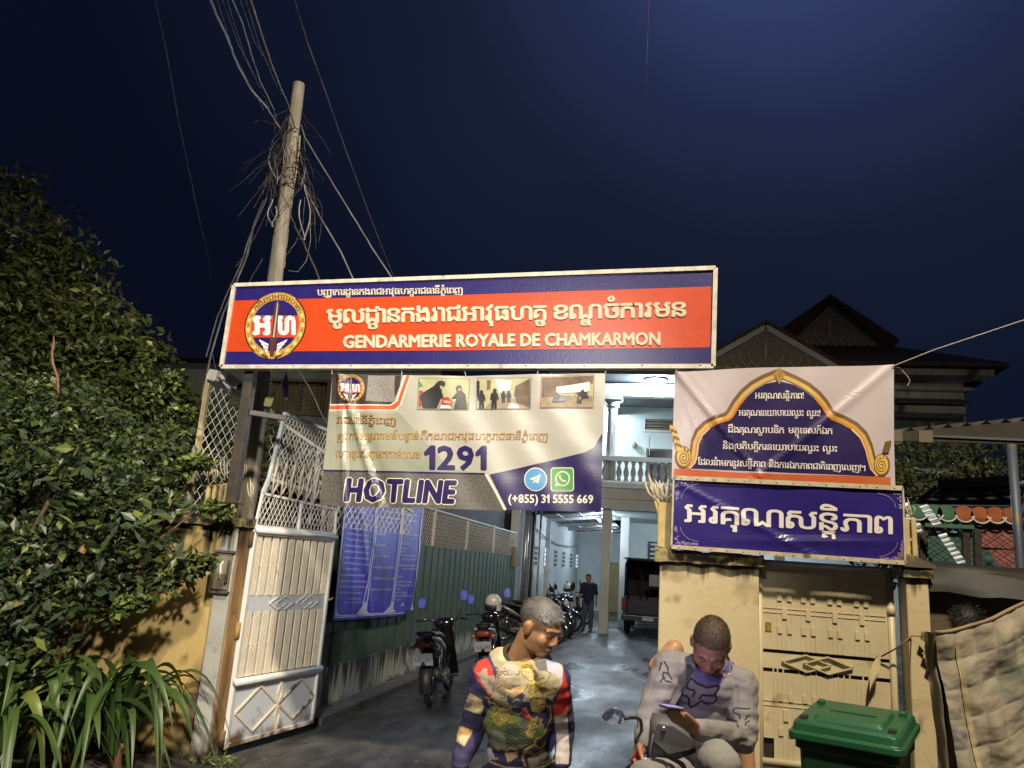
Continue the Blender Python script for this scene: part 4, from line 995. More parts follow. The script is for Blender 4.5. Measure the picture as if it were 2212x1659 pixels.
# three column notice banner tied to the fence
def kb(x, y): return (729.6+x*.15548, 1091.7+y*.15548)
LBL = mat('notice_blue', (.045, .036, .62), .42, (.060, .050, .70), 4, bump=.03); LTX = mat('notice_pale', (.62, .66, .95), .4)
XB = -3.80
def wr_l(y, z):
    t1 = (y-3.05)-(2.45-z)*.55; t2 = (y-2.95)-(2.45-z)*.15; t3 = (5.9-y)-(2.5-z)*.55; t4 = (5.85-y)-(2.5-z)*.3
    return .012*math.exp(-(t1/.09)**2)+.012*math.exp(-(t2/.06)**2)+.010*math.exp(-(t3/.07)**2)+.010*math.exp(-(t4/.05)**2)+.004*math.sin(y*4+z*3)
def Sl(u, v, lift):
    p = pX(u, v, XB); return Vector((XB+lift*3+wr_l(p.y, p.z), p.y, p.z))
NOT = thing('notice_banner', 'blue three column notice banner tied to the green tin fence behind the gate leaf', 'banner', pX(*kb(600,1500), XB))
A = Art(Sl, 3); A.poly([kb(*p) for p in ((110,-120),(1190,-120),(1205,40),(1150,600),(1025,1445),(940,1470),(930,1520),(500,1565),(-80,1600),(-10,1000),(60,400))], 0, 0); A.build('cloth', [LBL], NOT)
A = Art(Sl, 3)
for a in ([(525,30),(490,450),(440,800),(390,1150),(325,1500)], [(545,30),(515,450),(465,800),(415,1150),(385,1500)], [(885,40),(850,500),(800,900),(765,1180),(715,1490)], [(915,40),(875,500),(825,900),(785,1180),(750,1490)], [(95,100),(40,600),(0,1000),(-55,1540)], [(1180,60),(1120,600),(1075,1000),(1010,1450)], [(-70,1560),(300,1535),(600,1515),(930,1490)], [(-60,1535),(300,1515),(700,1490)]):
    A.stroke([kb(*p) for p in a], 2.0, 0, .003)
for pts in (((240,1525),(330,1400),(385,1330),(370,1515)), ((385,1330),(395,1460),(440,1520),(370,1515)), ((610,1505),(700,1410),(760,1330),(740,1490)), ((760,1330),(765,1440),(800,1480),(740,1490)), ((-70,1545),(-30,1400),(-20,1500),(30,1530)), ((985,1440),(1030,1340),(1040,1450),(1010,1460))): A.poly([kb(*p) for p in pts], 0, .0035)
A.build('border', [LTX], NOT)
A = Art(Sl); rnd = random.Random(4)
GLY = 'កខគងចជញណតថទធនបពមយរលសហអ'
def lines(rows, h):
    for x0, y0, x1, y1 in rows:
        nch = max(2, int((x1-x0)/(h*6.2))); tx = ''.join(rnd.choice(GLY) for _ in range(nch)); A.text(tx, kb(x0, y0), kb(x1, y1), h, 0, .003, 0, res=1)
lines([(180,90,370,112),(180,165,320,190),(180,245,400,275),(180,330,390,355),(125,400,420,440),(115,480,450,520),(100,565,430,595),(80,645,420,675),(60,730,410,755),(55,805,440,840),(45,895,290,900),(20,975,375,985),(20,1060,380,1070),(0,1140,385,1145),(0,1222,325,1230),(130,1305,310,1310),(75,1360,345,1358)], 3.6)
lines([(590,90,850,120),(580,175,850,205),(690,265,760,270),(540,410,655,415),(520,565,660,572),(495,715,710,725),(490,875,785,885),(475,1030,780,1035),(450,1185,735,1185)], 5.2)
lines([(935,140,1090,150),(980,230,1080,235),(930,410,1120,430),(890,540,1000,550),(870,605,940,610),(860,650,925,652),(870,705,1090,715),(880,760,1080,765),(850,845,1075,850),(890,895,1070,897),(830,1005,890,1000),(825,1075,1035,1078),(820,1125,1035,1125),(815,1175,875,1175),(785,1225,945,1222),(780,1270,1020,1265),(795,1325,865,1320)], 3.8)
A.poly([kb(*p) for p in ((895,1350),(910,1380),(935,1395),(900,1388),(865,1400),(885,1378))], 0, .003)
A.build('lettering', [LTX], NOT)

# ------------------------------------------------------------------ shed along the yard
BWH = mat('pale_wall', (.52, .56, .56), .75, (.46, .50, .50), 2, bump=.05); CONC = mat('concrete', (.40, .40, .38), .8, (.33, .33, .31), 5, bump=.1)
HOLE = mat('vent_dark', (.03, .03, .035), .8)
SH = thing('motorbike_shed', 'open tin roofed shed with a pale wall and a row of vent blocks', 'shed', (-3.9, 22, 0))
MB().box((-4.15, 14.6, 0), (-3.93, 31, 3.5)).build('side_wall', BWH, SH)
b = MB(); b.box((-3.93, 29.6, 0), (-2.75, 29.8, 3.5)); b.box((-1.85, 29.6, 0), (-1.4, 29.8, 3.5)); b.box((-2.75,29.6,2.15),(-1.85,29.8,3.5)); b.build('end_wall', BWH, SH)
MB().box((-2.75,29.7,0),(-1.85,29.76,2.15)).build('doorway', mat('door_tan', (.42,.33,.16), .6, (.30,.23,.11), 6, stretch=(4,1,.2)), SH)
for i, y in enumerate((17.5, 19.7, 22.0, 24.3, 26.8, 29.0)):
    f = MB(); f.box((-3.935, y-.42, 1.78), (-3.905, y+.42, 2.42)); vb = f.build('vent_block', BWH, SH)
    lit = i in (1, 5); h = MB()
    for r in range(4):
        for c in range(3): h.box((-3.906, y-.36+c*.26, 1.83+r*.15), (-3.899, y-.18+c*.26, 1.93+r*.15))
    h.build('slots', mat('vent_lit', (.6,.6,.6), .6, emit=(.55,.6,.95), estr=.9) if lit else HOLE, vb)
b = MB(); 
for k in range(74):
    y = 14.8+k*.2; b.add([(-4.1,y,3.36),(-1.95,y,3.62),(-1.95,y+.1,3.65),(-4.1,y+.1,3.39),(-1.95,y+.2,3.62),(-4.1,y+.2,3.36)], [(0,1,2,3),(3,2,4,5)])
TINR = mat('grey_tin', (.30, .32, .33), .5, (.22, .23, .24), 3, metal=.2); b.build('tin_roof', TINR, SH)
for y in (14.9, 16.6, 19.6, 22.6, 25.4, 28.4): MB().bar((-4.05,y,3.30), (-1.95,y,3.54), .07, .09).build('purlin', CONC, SH)
for x in (-3.4, -2.7): MB().bar((x,14.9,3.36+(x+4.1)*.12), (x,29.5,3.36+(x+4.1)*.12), .04, .04).build('purlin', CONC, SH)
STL = mat('silver_pipe', (.42, .44, .46), .3, (.34, .35, .37), 6, metal=.7)
for (x, y, r, m) in ((-3.82,15.2,.065,STL), (-3.70,15.9,.022,PALEW), (-3.62,16.4,.03,PALEW)):
    MB().tube([(x,y,0),(x,y,3.9)], r, 12).build('downpipe', m, SH)
MB().box((-3.95,19.52,0),(-3.78,19.68,3.35)).build('post', CONC, SH); MB().box((-3.9,16.5,0),(-3.8,16.62,3.3)).build('post', DKF, SH)
MB().tube([(-3.9,16.7,2.95),(-3.85,19,2.72),(-3.85,22,2.6),(-3.8,26,2.65),(-3.8,29,2.85)], .018, 5).build('cable', GREYW, SH)

# ------------------------------------------------------------------ station building
BW = thing('station_building', 'two storey pale station building with balcony, columns and dark tiled gables', 'building', (2, 19, 0))
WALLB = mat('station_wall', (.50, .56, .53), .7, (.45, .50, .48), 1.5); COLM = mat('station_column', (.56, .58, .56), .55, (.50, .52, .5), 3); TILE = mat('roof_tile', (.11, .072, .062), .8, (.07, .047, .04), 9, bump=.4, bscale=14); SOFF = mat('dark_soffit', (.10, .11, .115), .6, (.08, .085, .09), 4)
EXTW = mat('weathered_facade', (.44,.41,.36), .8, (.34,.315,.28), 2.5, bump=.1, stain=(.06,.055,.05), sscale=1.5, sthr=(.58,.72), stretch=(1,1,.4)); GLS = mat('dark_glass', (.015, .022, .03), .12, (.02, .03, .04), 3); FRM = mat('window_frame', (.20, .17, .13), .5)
# ground floor
b = MB(); b.box((-1.40, 23, 0), (8.4, 23.2, 3.6)); b.box((8.2, 17.2, 0), (8.4, 23, 3.6)); b.box((-1.4, 29.0, 0), (-1.2, 29.6, 3.6)); b.box((-1.45,23.2,0),(-1.25,29.6,3.6)); b.build('ground_floor_wall', WALLB, BW)
for (x, y) in ((-1.74, 17.34), (-1.35, 20.3), (3.2, 17.34), (8.2, 17.34)): MB().box((x-.14, y-.14, 0), (x+.14, y+.14, 3.62)).build('column', COLM, BW, bevel=.01)
b = MB(); b.box((-1.95,17.05,3.62),(8.6,17.5,3.92)); b.box((-1.95,17.5,3.66),(-1.6,23,3.92)); b.build('beam', COLM, BW)
MB().box((-1.95,17.0,3.92),(8.6,23,4.24)).build('floor_slab', COLM, BW)
MB().box((-2.02,16.92,4.24),(8.65,17.35,4.40)).build('cornice', COLM, BW)
b = MB(); b.box((-1.6,17.5,3.60),(8.2,22.9,3.655)); b.build('carport_ceiling', WALLB, BW)
lv = MB().box((-.62,22.96,2.25),(.62,23,2.95)).build('vent_window', DKF, BW); b = MB()
for k in range(4): b.bar((-.55,22.93,2.34+k*.17), (.55,22.93,2.34+k*.17), .03, .07)
b.build('louvre', COLM, lv)
# balcony
MB().box((-2.0,16.95,5.06),(8.6,17.22,5.20)).build('balcony_rail', COLM, BW)
MB().box((-2.0,17.0,4.40),(8.6,17.2,4.47)).build('balcony_plinth', COLM, BW)
prof = [(.05,0),(.07,.03),(.07,.06),(.045,.08),(.085,.20),(.09,.27),(.05,.40),(.04,.46),(.06,.50),(.07,.53),(.07,.57)]
bal0 = None
for k in range(13):
    x = -1.86+k*.215; MB().lathe([(r, z*1.03) for r, z in prof], (x, 17.09, 4.47), n=10).build('baluster', COLM, BW)
def round_col(x, y):
    b = MB(); n = 24; vs = []; zs = ((5.2, .165), (6.75, .15))
    prof = []
    for k in range(n*2):
        t = PI*k/n; prof.append((math.cos(t)*(1 if k % 2 else .86), math.sin(t)*(1 if k % 2 else .86)))
    for z, r in ((4.45,.165),(6.78,.145)): vs += [(x+c*r, y+s_*r, z) for c, s_ in prof]
    m_ = len(prof); b.add(vs, [(i, (i+1) % m_, m_+(i+1) % m_, m_+i) for i in range(m_)])
    c = b.build('column', COLM, BW)
    MB().lathe([(.15,0),(.20,.02),(.20,.06),(.17,.09),(.24,.18),(.28,.22)], (x, y, 6.76), n=20).box((x-.30,y-.30,6.98),(x+.30,y+.30,7.12)).build('capital', COLM, c)
round_col(-1.70, 17.3); round_col(4.2, 17.3)
# upper floor walls
b = MB(); b.box((-3.4,20.2,4.24),(-.78,20.4,8.2)); b.box((-.78,20.2,6.42),(1.9,20.4,6.62)); b.box((-.78,20.2,7.02),(1.9,20.4,8.2)); b.box((-.60,20.2,5.75),(-.62,20.4,6.4)); b.box((1.0,20.2,4.24),(1.9,20.4,6.42)); b.box((-.78,20.2,5.98),(1.0,20.4,6.42)); b.box((-.78,20.2,4.24),(-.72,20.4,5.98)); b.build('balcony_wall', WALLB, BW)
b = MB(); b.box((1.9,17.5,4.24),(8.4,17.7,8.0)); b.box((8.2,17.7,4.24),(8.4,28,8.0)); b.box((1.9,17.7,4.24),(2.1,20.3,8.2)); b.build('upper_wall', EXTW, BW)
wd = MB().box((-.72,20.28,4.3),(1.0,20.32,5.98)).build('window', FRM, BW); b = MB(); b.box((-.66,20.25,4.36),(.30,20.28,5.92)); b.box((.36,20.25,4.36),(.96,20.28,5.92)); b.build('pane', GLS, wd)
vd = MB().box((-.78,20.32,6.62),(1.9,20.36,7.02)).build('vent_window', FRM, BW); b = MB()
for k in range(4): b.bar((-.76,20.24,6.67+k*.10), (1.88,20.24,6.67+k*.10), .03, .06)
b.build('louvre', FRM, vd)
MB().box((.12,20.18,6.60),(.24,20.26,7.04)).build('mullion', FRM, BW); MB().box((-.85,20.16,6.56),(1.9,20.2,6.62)).build('sill', COLM, BW)
sc_ = pY(1371, 962, 20.1); MB().ell(sc_, (.09,.09,.12)).build('wall_lamp', mat('lamp_bronze', (.25,.2,.12), .4), BW)
MB().box((-2.05,17.1,7.12),(2.4,17.45,7.5)).build('ceiling_beam', COLM, BW)
MB().box((-2.05,17.45,7.12),(-1.75,20.2,7.5)).build('ceiling_beam', COLM, BW)
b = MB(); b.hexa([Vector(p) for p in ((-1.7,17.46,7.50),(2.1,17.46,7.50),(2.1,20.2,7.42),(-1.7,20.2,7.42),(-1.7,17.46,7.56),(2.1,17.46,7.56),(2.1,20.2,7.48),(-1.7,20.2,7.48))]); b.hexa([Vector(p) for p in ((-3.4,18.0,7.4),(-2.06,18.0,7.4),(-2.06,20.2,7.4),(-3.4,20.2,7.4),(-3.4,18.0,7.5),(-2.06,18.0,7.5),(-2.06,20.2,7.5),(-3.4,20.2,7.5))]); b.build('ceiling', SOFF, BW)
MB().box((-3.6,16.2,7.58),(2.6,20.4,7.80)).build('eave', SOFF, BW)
# roofs
def slab(pts, t=.12, name='roof', m=TILE):
    b = MB(); n = len(pts); P = [Vector(p) for p in pts]; Q = [p+Vector((0,0,t)) for p in P]
    b.add(P+Q, [tuple(range(n)), tuple(range(2*n-1, n-1, -1))]+[(i, (i+1) % n, n+(i+1) % n, n+i) for i in range(n)]); return b.build(name, m, BW)
RX, RY = 5.0, 18.6
slab([(.6,16.5,8.06),(9.25,16.5,8.06),(6.75,RY,9.15),(3.7,RY,9.15)])
slab([(9.25,16.5,8.06),(9.25,29,8.06),(5.0,25,10.75),(5.0,RY-.35,10.75),(6.95,RY-.35,9.28),(6.75,RY,9.15)])
slab([(.6,16.5,8.06),(3.7,RY,9.15),(3.05,RY-.35,9.28),(5.0,RY-.35,10.75),(5.0,25,10.75),(.6,29,8.06)])
slab([(-3.6,16.2,7.82),(.9,16.2,7.82),(.9,20,9.3),(-3.6,20,9.3)])
PEDM = mat('pediment_ornament', (.55, .45, .26), .6, (.40, .32, .18), 9); PEDB = mat('pediment_ground', (.24, .21, .19), .7)
pd = MB().prism([(3.55,9.18),(6.55,9.18),(5.0,10.58)], (0,RY,0), (1,0,0), (0,0,1), -.1).build('pediment', PEDB, BW)
def scrolls(cx, zb, hw, h, y, par, sd):
    b = MB(); r2 = random.Random(sd)
    for sg in (-1, 1):
        for k in range(5):
            x = cx+sg*hw*(.12+.15*k); hh = h*(1-abs(x-cx)/hw)*.55
            if hh < .06: continue
            pts = [(x+sg*hh*.55*math.sin(t*2.6)*(1-t*.3), y, zb+.04+hh*(t*1.3 if t < .75 else .975-(t-.75)*1.5)) for t in np.linspace(0, 1, 9)]
            b.tube(pts, [.035*(1-.07*i) for i in range(9)], 5)
            b.tube([(x, y, zb+.04), (x-sg*.10, y, zb+hh*.5), (x-sg*.02, y, zb+hh*.7)], [.03,.022,.006], 5)
        b.tube([(cx, y, zb+.03), (cx+sg*hw*.8, y, zb+.03)], .02, 5)
    b.tube([(cx,y,zb+.05),(cx,y,zb+h*.45),(cx,y,zb+h*.62),(cx,y,zb+h*.75)], [.03,.075,.05,.005], 7)
    return b.build('ornament', PEDM, par)
scrolls(5.0, 9.2, 1.4, 1.3, RY-.03, pd, 1)
# porch gable in front
GX, GY = 2.78, 15.9
k_ = (GY+6.1)/23.3
ap = pY(1654, 700, GY); hw = (pY(1801, 789, GY).x-ap.x)*1.18; zf = ap.z-(ap.z-pY(1801,789,GY).z)*1.18
GX = ap.x
pd2 = MB().prism([(GX-hw*.9,zf+.05),(GX+hw*.9,zf+.05),(GX,ap.z-.12)], (0,GY+.06,0), (1,0,0), (0,0,1), -.08).build('pediment', PEDB, BW)
scrolls(GX, zf+.08, hw*.86, ap.z-zf-.2, GY+.02, pd2, 2)
b = MB(); b.bar((GX,GY,ap.z-.09), (GX-hw,GY,zf-.02), .08, .16, up=Vector((0,0,1))); b.bar((GX,GY,ap.z-.09), (GX+hw,GY,zf-.02), .08, .16, up=Vector((0,0,1))); b.build('bargeboard', COLM, BW)
slab([(GX,GY-.12,ap.z),(GX+hw*1.06,GY-.12,zf),(GX+hw*1.06,19,zf),(GX,19.5,ap.z)], .10); slab([(GX,GY-.12,ap.z),(GX,19.5,ap.z),(GX-hw*1.06,19,zf),(GX-hw*1.06,GY-.12,zf)], .10)
for x in (GX-hw*.85, GX+hw*.85): MB().box((x-.12,GY+.1,4.2),(x+.12,GY+.34,zf)).build('column', COLM, BW)
# cornices, window awning and the right hand windows
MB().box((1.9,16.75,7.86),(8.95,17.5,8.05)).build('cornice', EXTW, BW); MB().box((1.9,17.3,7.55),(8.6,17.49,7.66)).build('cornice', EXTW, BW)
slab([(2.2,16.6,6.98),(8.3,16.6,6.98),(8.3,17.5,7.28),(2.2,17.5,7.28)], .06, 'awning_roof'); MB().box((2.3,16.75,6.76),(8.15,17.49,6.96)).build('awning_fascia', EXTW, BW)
for x in (5.9, 6.75, 7.55):
    wf = MB().box((x-.4,17.46,4.9),(x+.38,17.5,6.7)).build('window', FRM, BW); MB().box((x-.35,17.44,4.95),(x+.33,17.458,6.65)).build('pane', mat('green_glass', (.06,.10,.10), .15, (.10,.16,.16), 5, stretch=(6,1,.6)), wf)
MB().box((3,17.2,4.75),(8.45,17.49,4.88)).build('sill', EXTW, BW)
# the lit lamps of the station
def ceiling_lamp(label, c, r, power, grp='lit round ceiling lamps of the station'):
    o = thing('ceiling_lamp', label, 'lamp', c, grp)
    MB().lathe([(r,0),(r,.03),(r*.9,.05)], Vector(c)-Vector((0,0,.05)), n=18).build('base', COLM, o)
    MB().lathe([(r*.6,-.055),(r*.92,-.03),(r*.95,0)], Vector(c)-Vector((0,0,.05)), n=18).build('diffuser', mat('lamp_on', (.9,.9,.9), .5, emit=(.80,.93,1.0), estr=14), o)
    lamp('ceiling_light', 'POINT', Vector(c)-Vector((0,0,.28)), power, COLD, .12); return o
l0 = pY(1417, 828, 16.9)
ceiling_lamp('bright white round lamp under the balcony eave left of the pink banner', (l0.x, 16.75, 7.58), .34, 800)
ceiling_lamp('white lamp behind the balcony column beside the hotline banner', (-2.45, 19.3, 7.40), .28, 420)
def tube_lamp(label, p, q, power):
    o = thing('tube_lamp', label, 'lamp', (Vector(p)+Vector(q))/2)
    MB().bar(Vector(p)+Vector((0,0,.05)), Vector(q)+Vector((0,0,.05)), .08, .04).build('batten', COLM, o)
    MB().tube([p, q], .02, 8).build('tube', mat('tube_on', (.9,.9,.9), .5, emit=(.75,.90,1.0), estr=9), o)
    lamp('tube_light', 'POINT', (Vector(p)+Vector(q))/2-Vector((0,0,.15)), power, COLD, .15); return o
tube_lamp('fluorescent tube on the carport ceiling behind the front beam', (2.2,19.6,3.50), (3.4,19.6,3.50), 420)
tube_lamp('fluorescent tube under the shed roof behind the square column', (-2.15,18.6,3.38), (-2.15,19.8,3.38), 115)
tube_lamp('fluorescent tube deep in the shed near its end wall', (-2.2,25.0,3.38), (-2.2,26.2,3.38), 130)
tube_lamp('fluorescent tube high on the back of the gate sign lighting the yard', (-1.6,9.2,4.6), (-.6,9.2,4.6), 0.01) if False else None
# ------------------------------------------------------------------ two wheelers
RUB = mat('tyre_rubber', (.018,.018,.018), .75, (.03,.028,.026), 20, bump=.2); BLK = mat('black_paint', (.012,.012,.014), .16, coat=.6); BPL = mat('black_plastic', (.022,.022,.024), .45)
CHR = mat('chrome', (.55,.56,.58), .16, metal=1); ENG = mat('engine_grey', (.16,.16,.16), .45, (.10,.10,.10), 20, metal=.6); SEATM = mat('seat_vinyl', (.018,.018,.02), .5, bump=.15, bscale=120)
LRED = mat('tail_red', (.30,.03,.02), .25, (.20,.05,.03), 10); AMB = mat('amber_lens', (.5,.16,.02), .25); GLSH = mat('lamp_glass', (.55,.58,.6), .12); PLATE = mat('plate_white', (.52,.54,.60), .5, (.42,.44,.50), 30); PTXT = mat('plate_blue', (.05,.06,.16), .5); MIRB = mat('mirror_blue_reflection', (.08,.12,.70), .25, (.16,.22,.85), 30); PGRY = mat('silver_panel', (.45,.47,.52), .22, coat=.5)  # blue of the mirror glass is the banner's reflection, painted as colour
def loft(mb, secs, n=16, mi=0, e=2.4):
    """secs: (y, zc, half width, half height) along the machine"""
    vs = []; fs = []
    for (y, zc, hw, hh) in secs:
        for k in range(n):
            t = 2*PI*k/n; c, s_ = math.cos(t), math.sin(t)
            vs.append((hw*math.copysign(abs(c)**(2/e), c), y, zc+hh*math.copysign(abs(s_)**(2/e), s_)))
    for i in range(len(secs)-1):
        for k in range(n): k2 = (k+1) % n; fs.append((i*n+k, i*n+k2, (i+1)*n+k2, (i+1)*n+k))
    fs += [tuple(reversed(range(n))), tuple(range((len(secs)-1)*n, len(secs)*n))]
    return mb.add(vs, fs, mi, True)
def torus(mb, c, R, r, ax=Vector((1,0,0)), n=28, m=8, wx=1):
    c = Vector(c); a, b = frame_of(ax); vs = []; fs = []
    for i in range(n):
        t = 2*PI*i/n; d = a*math.cos(t)+b*math.sin(t)
        for j in range(m): p = 2*PI*j/m; vs.append(c+d*(R+r*math.cos(p))+ax*(r*wx*math.sin(p)))
    for i in range(n):
        for j in range(m): fs.append((i*m+j, ((i+1) % n)*m+j, ((i+1) % n)*m+(j+1) % m, i*m+(j+1) % m))
    return mb.add(vs, fs, 0, True)
def wheel(root, y, R=.29, w_=.045):
    tw = torus(MB(), (0,y,R), R-w_, w_, wx=.9).build('wheel', RUB, root)
    b = MB(); torus(b, (0,y,R), R-.085, .014, n=24, m=6, wx=1.6); b.build('rim', CHR, tw)
    b = MB(); b.lathe([(.05,-.05),(.05,.05)], (0,y,R), Vector((1,0,0)), 12)
    for k in range(6):
        t = 2*PI*k/6; b.bar((0,y+.04*math.cos(t),R+.04*math.sin(t)), (0,y+(R-.09)*math.cos(t),R+(R-.09)*math.sin(t)), .025, .02, up=Vector((1,0,0)))
    b.build('hub', ENG, tw)
def fender(mb, y, R, a0, a1, hw):
    def fn(s_, t):
        a = rad(a0+(a1-a0)*t); x = (s_-.5)*2*hw; r = R+.02-.35*x*x/hw
        return Vector((x, y+r*math.cos(a), .29+r*math.sin(a)))
    mb.grid(fn, 6, 14); return mb
def mirror(root, sx, glass, tilt=0, L=.20):
    b = MB(); b.tube([(sx*.20,.46,1.00),(sx*.22,.45,1.06),(sx*.29,.44,1.06+L)], .007, 6)
    mm = b.build('mirror', BPL, root); c = Vector((sx*.31,.44,1.12+L))
    b = MB(); b.prism([(-.055,-.075),(.045,-.085),(.060,0),(.045,.075),(-.02,.085),(-.06,.02)], c, (1,0,0), (0,.08,1), .02); b.build('mirror_shell', BPL, mm)
    MB().prism([(-.048,-.066),(.039,-.076),(.052,0),(.039,.066),(-.018,.076),(-.052,.018)], c+Vector((0,-.0205,0)), (1,0,0), (0,.08,1), .003).build('mirror_glass', glass, mm)
def scooter(name, label, body=BLK, side=BLK, mirr=MIRB, plate='1CF-2141', group=None, one_mirror=False):
    r = thing(name, label, 'motorbike', (0,0,0), group)
    wheel(r, -.62); wheel(r, .62)
    b = MB(); loft(b, [(-.93,.80,.04,.03),(-.88,.80,.10,.06),(-.70,.76,.135,.10),(-.45,.70,.145,.13),(-.20,.62,.13,.13),(-.05,.54,.09,.10)]); b.build('rear_cowl', side, r)
    for sx in (-1, 1):
        b = MB(); b.tube([(sx*.11,-.86,.845),(sx*.142,-.62,.80),(sx*.150,-.40,.70),(sx*.13,-.22,.60)], [.018,.030,.034,.015], 8); b.build('side_trim', PGRY, r)
    b = MB(); loft(b, [(-.80,.87,.08,.02),(-.70,.875,.125,.035),(-.40,.855,.135,.045),(-.12,.80,.115,.05),(0,.76,.07,.03)]); b.build('seat', SEATM, r)
    b = MB(); b.tube([(-.11,-.52,.85),(-.10,-.86,.91),(0,-.93,.92),(.10,-.86,.91),(.11,-.52,.85)], .014, 8); b.build('grab_rail', BPL, r)
    b = MB(); loft(b, [(-.965,.775,.09,.025),(-.95,.775,.11,.045),(-.90,.78,.11,.05)]); b.build('tail_light', LRED, r)
    for sx in (-1, 1):
        b = MB(); b.ell((sx*.15,-.88,.74), (.04,.03,.025), 10, 8); b.build('turn_signal', AMB, r)
    b = MB(); fender(b, -.62, .30, 88, 200, .075); b.tube([(0,-.88,.70),(0,-.98,.52)], .03, 6); b.build('rear_mudguard', BPL, r)
    MB().cbox((0,-.985,.60), (.25,.008,.15), Matrix.Rotation(rad(14), 3, 'X')).build('number_plate', PLATE, r)
    V, Fc, wd = layout(plate, 0, 1); k = .21/wd; b = MB(); b.add([(-.105+x*k, -.9915-.249*(y*k*1.3-.035), .565+y*k*1.3) for x, y, e_ in V], Fc); b.build('lettering', PTXT, r)
    b = MB(); loft(b, [(-.05,.50,.06,.09),(.15,.44,.07,.10),(.30,.48,.07,.10),(.38,.58,.06,.08)]); b.build('centre_spine', body, r)
    b = MB()
    def shield(s_, t):
        x = (s_-.5)*2; h = .26+.62*t; return Vector((x*(.20-.05*t), .46-.10*t+.08*abs(x)**2*-1+.02, h))
    b.grid(shield, 10, 10); 
    def shield2(s_, t): p = shield(s_, t); return p+Vector((0,-.02,0))
    b.grid(shield2, 10, 10); b.build('leg_shield', body, r)
    b = MB(); loft(b, [(.36,.92,.10,.08),(.44,.94,.15,.09),(.52,.93,.12,.08),(.58,.92,.07,.05)]); b.build('handlebar_cowl', body, r)
    b = MB(); b.ell((0,.565,.925), (.07,.03,.05), 12, 8); b.build('headlight', GLSH, r)
    for sx in (-1, 1):
        b = MB(); b.tube([(sx*.12,.44,.97),(sx*.25,.40,1.00),(sx*.30,.36,1.0)], .011, 8); b.build('handlebar', CHR, r)
        MB().tube([(sx*.27,.38,1.0),(sx*.38,.32,.995)], .018, 8).build('grip', BPL, r)
        MB().tube([(sx*.25,.43,1.0),(sx*.33,.42,1.0),(sx*.40,.36,.98)], .006, 5).build('brake_lever', CHR, r)
        MB().tube([(sx*.075,.50,.75),(sx*.08,.62,.29)], [.026,.022], 8).build('fork', ENG, r)
    mirror(r, 1, mirr); 
    if not one_mirror: mirror(r, -1, mirr, L=.12)
    b = MB(); fender(b, .62, .30, 20, 170, .07); b.build('front_fender', body, r)
    b = MB(); b.cbox((0,.02,.30), (.20,.34,.16)); b.lathe([(.085,-.14),(.085,.14)], (0,-.02,.30), Vector((1,0,0)), 14); b.tube([(0,.1,.34),(0,.30,.42)], [.06,.055], 10); b.build('engine', ENG, r, bevel=.02)
    b = MB(); b.tube([(.10,.15,.28),(.13,-.10,.20),(.15,-.35,.25),(.155,-.50,.30)], [.018,.02,.03,.05], 10); b.tube([(.155,-.50,.30),(.165,-.98,.44)], [.052,.050], 12); b.build('exhaust', ENG, r)
    b = MB(); b.bar((-.10,-.62,.29), (-.09,-.15,.34), .03, .05); b.bar((.10,-.62,.29), (.09,-.15,.34), .03, .05); b.build('swing_arm', ENG, r)
    for sx in (-1, 1): MB().tube([(sx*.12,-.50,.72),(sx*.125,-.60,.33)], .026, 10).build('shock_absorber', CHR, r)
    MB().tube([(-.08,.0,.26),(-.20,.04,.03)], .014, 6).build('side_stand', ENG, r); MB().tube([(-.24,.12,.27),(.24,.12,.27)], .015, 8).build('footrest', BPL, r)
    return r
SC = scooter('motor_scooter', 'black scooter with silver side trim and white plate parked by the stained footing')
SC.location = (-2.95, 4.52, 0); SC.rotation_euler = (0, rad(-7), rad(5))
S2 = dup(SC, (-2.72, 6.55, 0), (0, rad(-6), rad(8)), 'dark scooter with a white helmet on its handlebar behind the first scooter')
def place(o, x, y, rz, lean=-6): o.location = (x, y, 0); o.rotation_euler = (0, rad(lean), rad(rz))
row = (('scooter at the silver pipe, facing the yard beside the green fence end', -3.15, 12.6, -78), ('second scooter past the silver pipe, under the row of vents', -3.25, 14.2, -82), ('scooter directly left of the walking man with its front wheel turned out', -3.2, 17.0, -100), ('scooter deepest in the shed, beyond the walking man', -3.2, 20.4, -95))
for lb, x, y, rz in row: place(dup(SC, (0,0,0), None, lb, 'scooters parked in a row under the shed'), x, y, rz)
# white open face helmet hooked on the second scooter
hp = At(1065, 1303, 11.9); HEL = thing('helmet', 'white open face helmet hanging on the second scooter', 'helmet', hp-Vector((0,0,.13)))
b = MB(); b.lathe([(.005,.140),(.05,.135),(.095,.105),(.125,.055),(.132,0),(.130,-.035)], hp, n=22); b.build('shell', mat('helmet_white', (.62,.62,.60), .2, coat=.5), HEL)
b = MB(); b.lathe([(.128,-.03),(.130,-.06),(.122,-.11),(.105,-.125)], hp, n=22); b.build('padding', BPL, HEL)
b = MB(); b.grid(lambda s_, t: hp+Vector((.134*math.cos(rad(-50+60*s_)), .134*math.sin(rad(-50+60*s_)), -.02-.085*t)), 6, 3); b.build('cheek_guard', mat('helmet_white_side', (.62,.62,.60), .2), HEL)

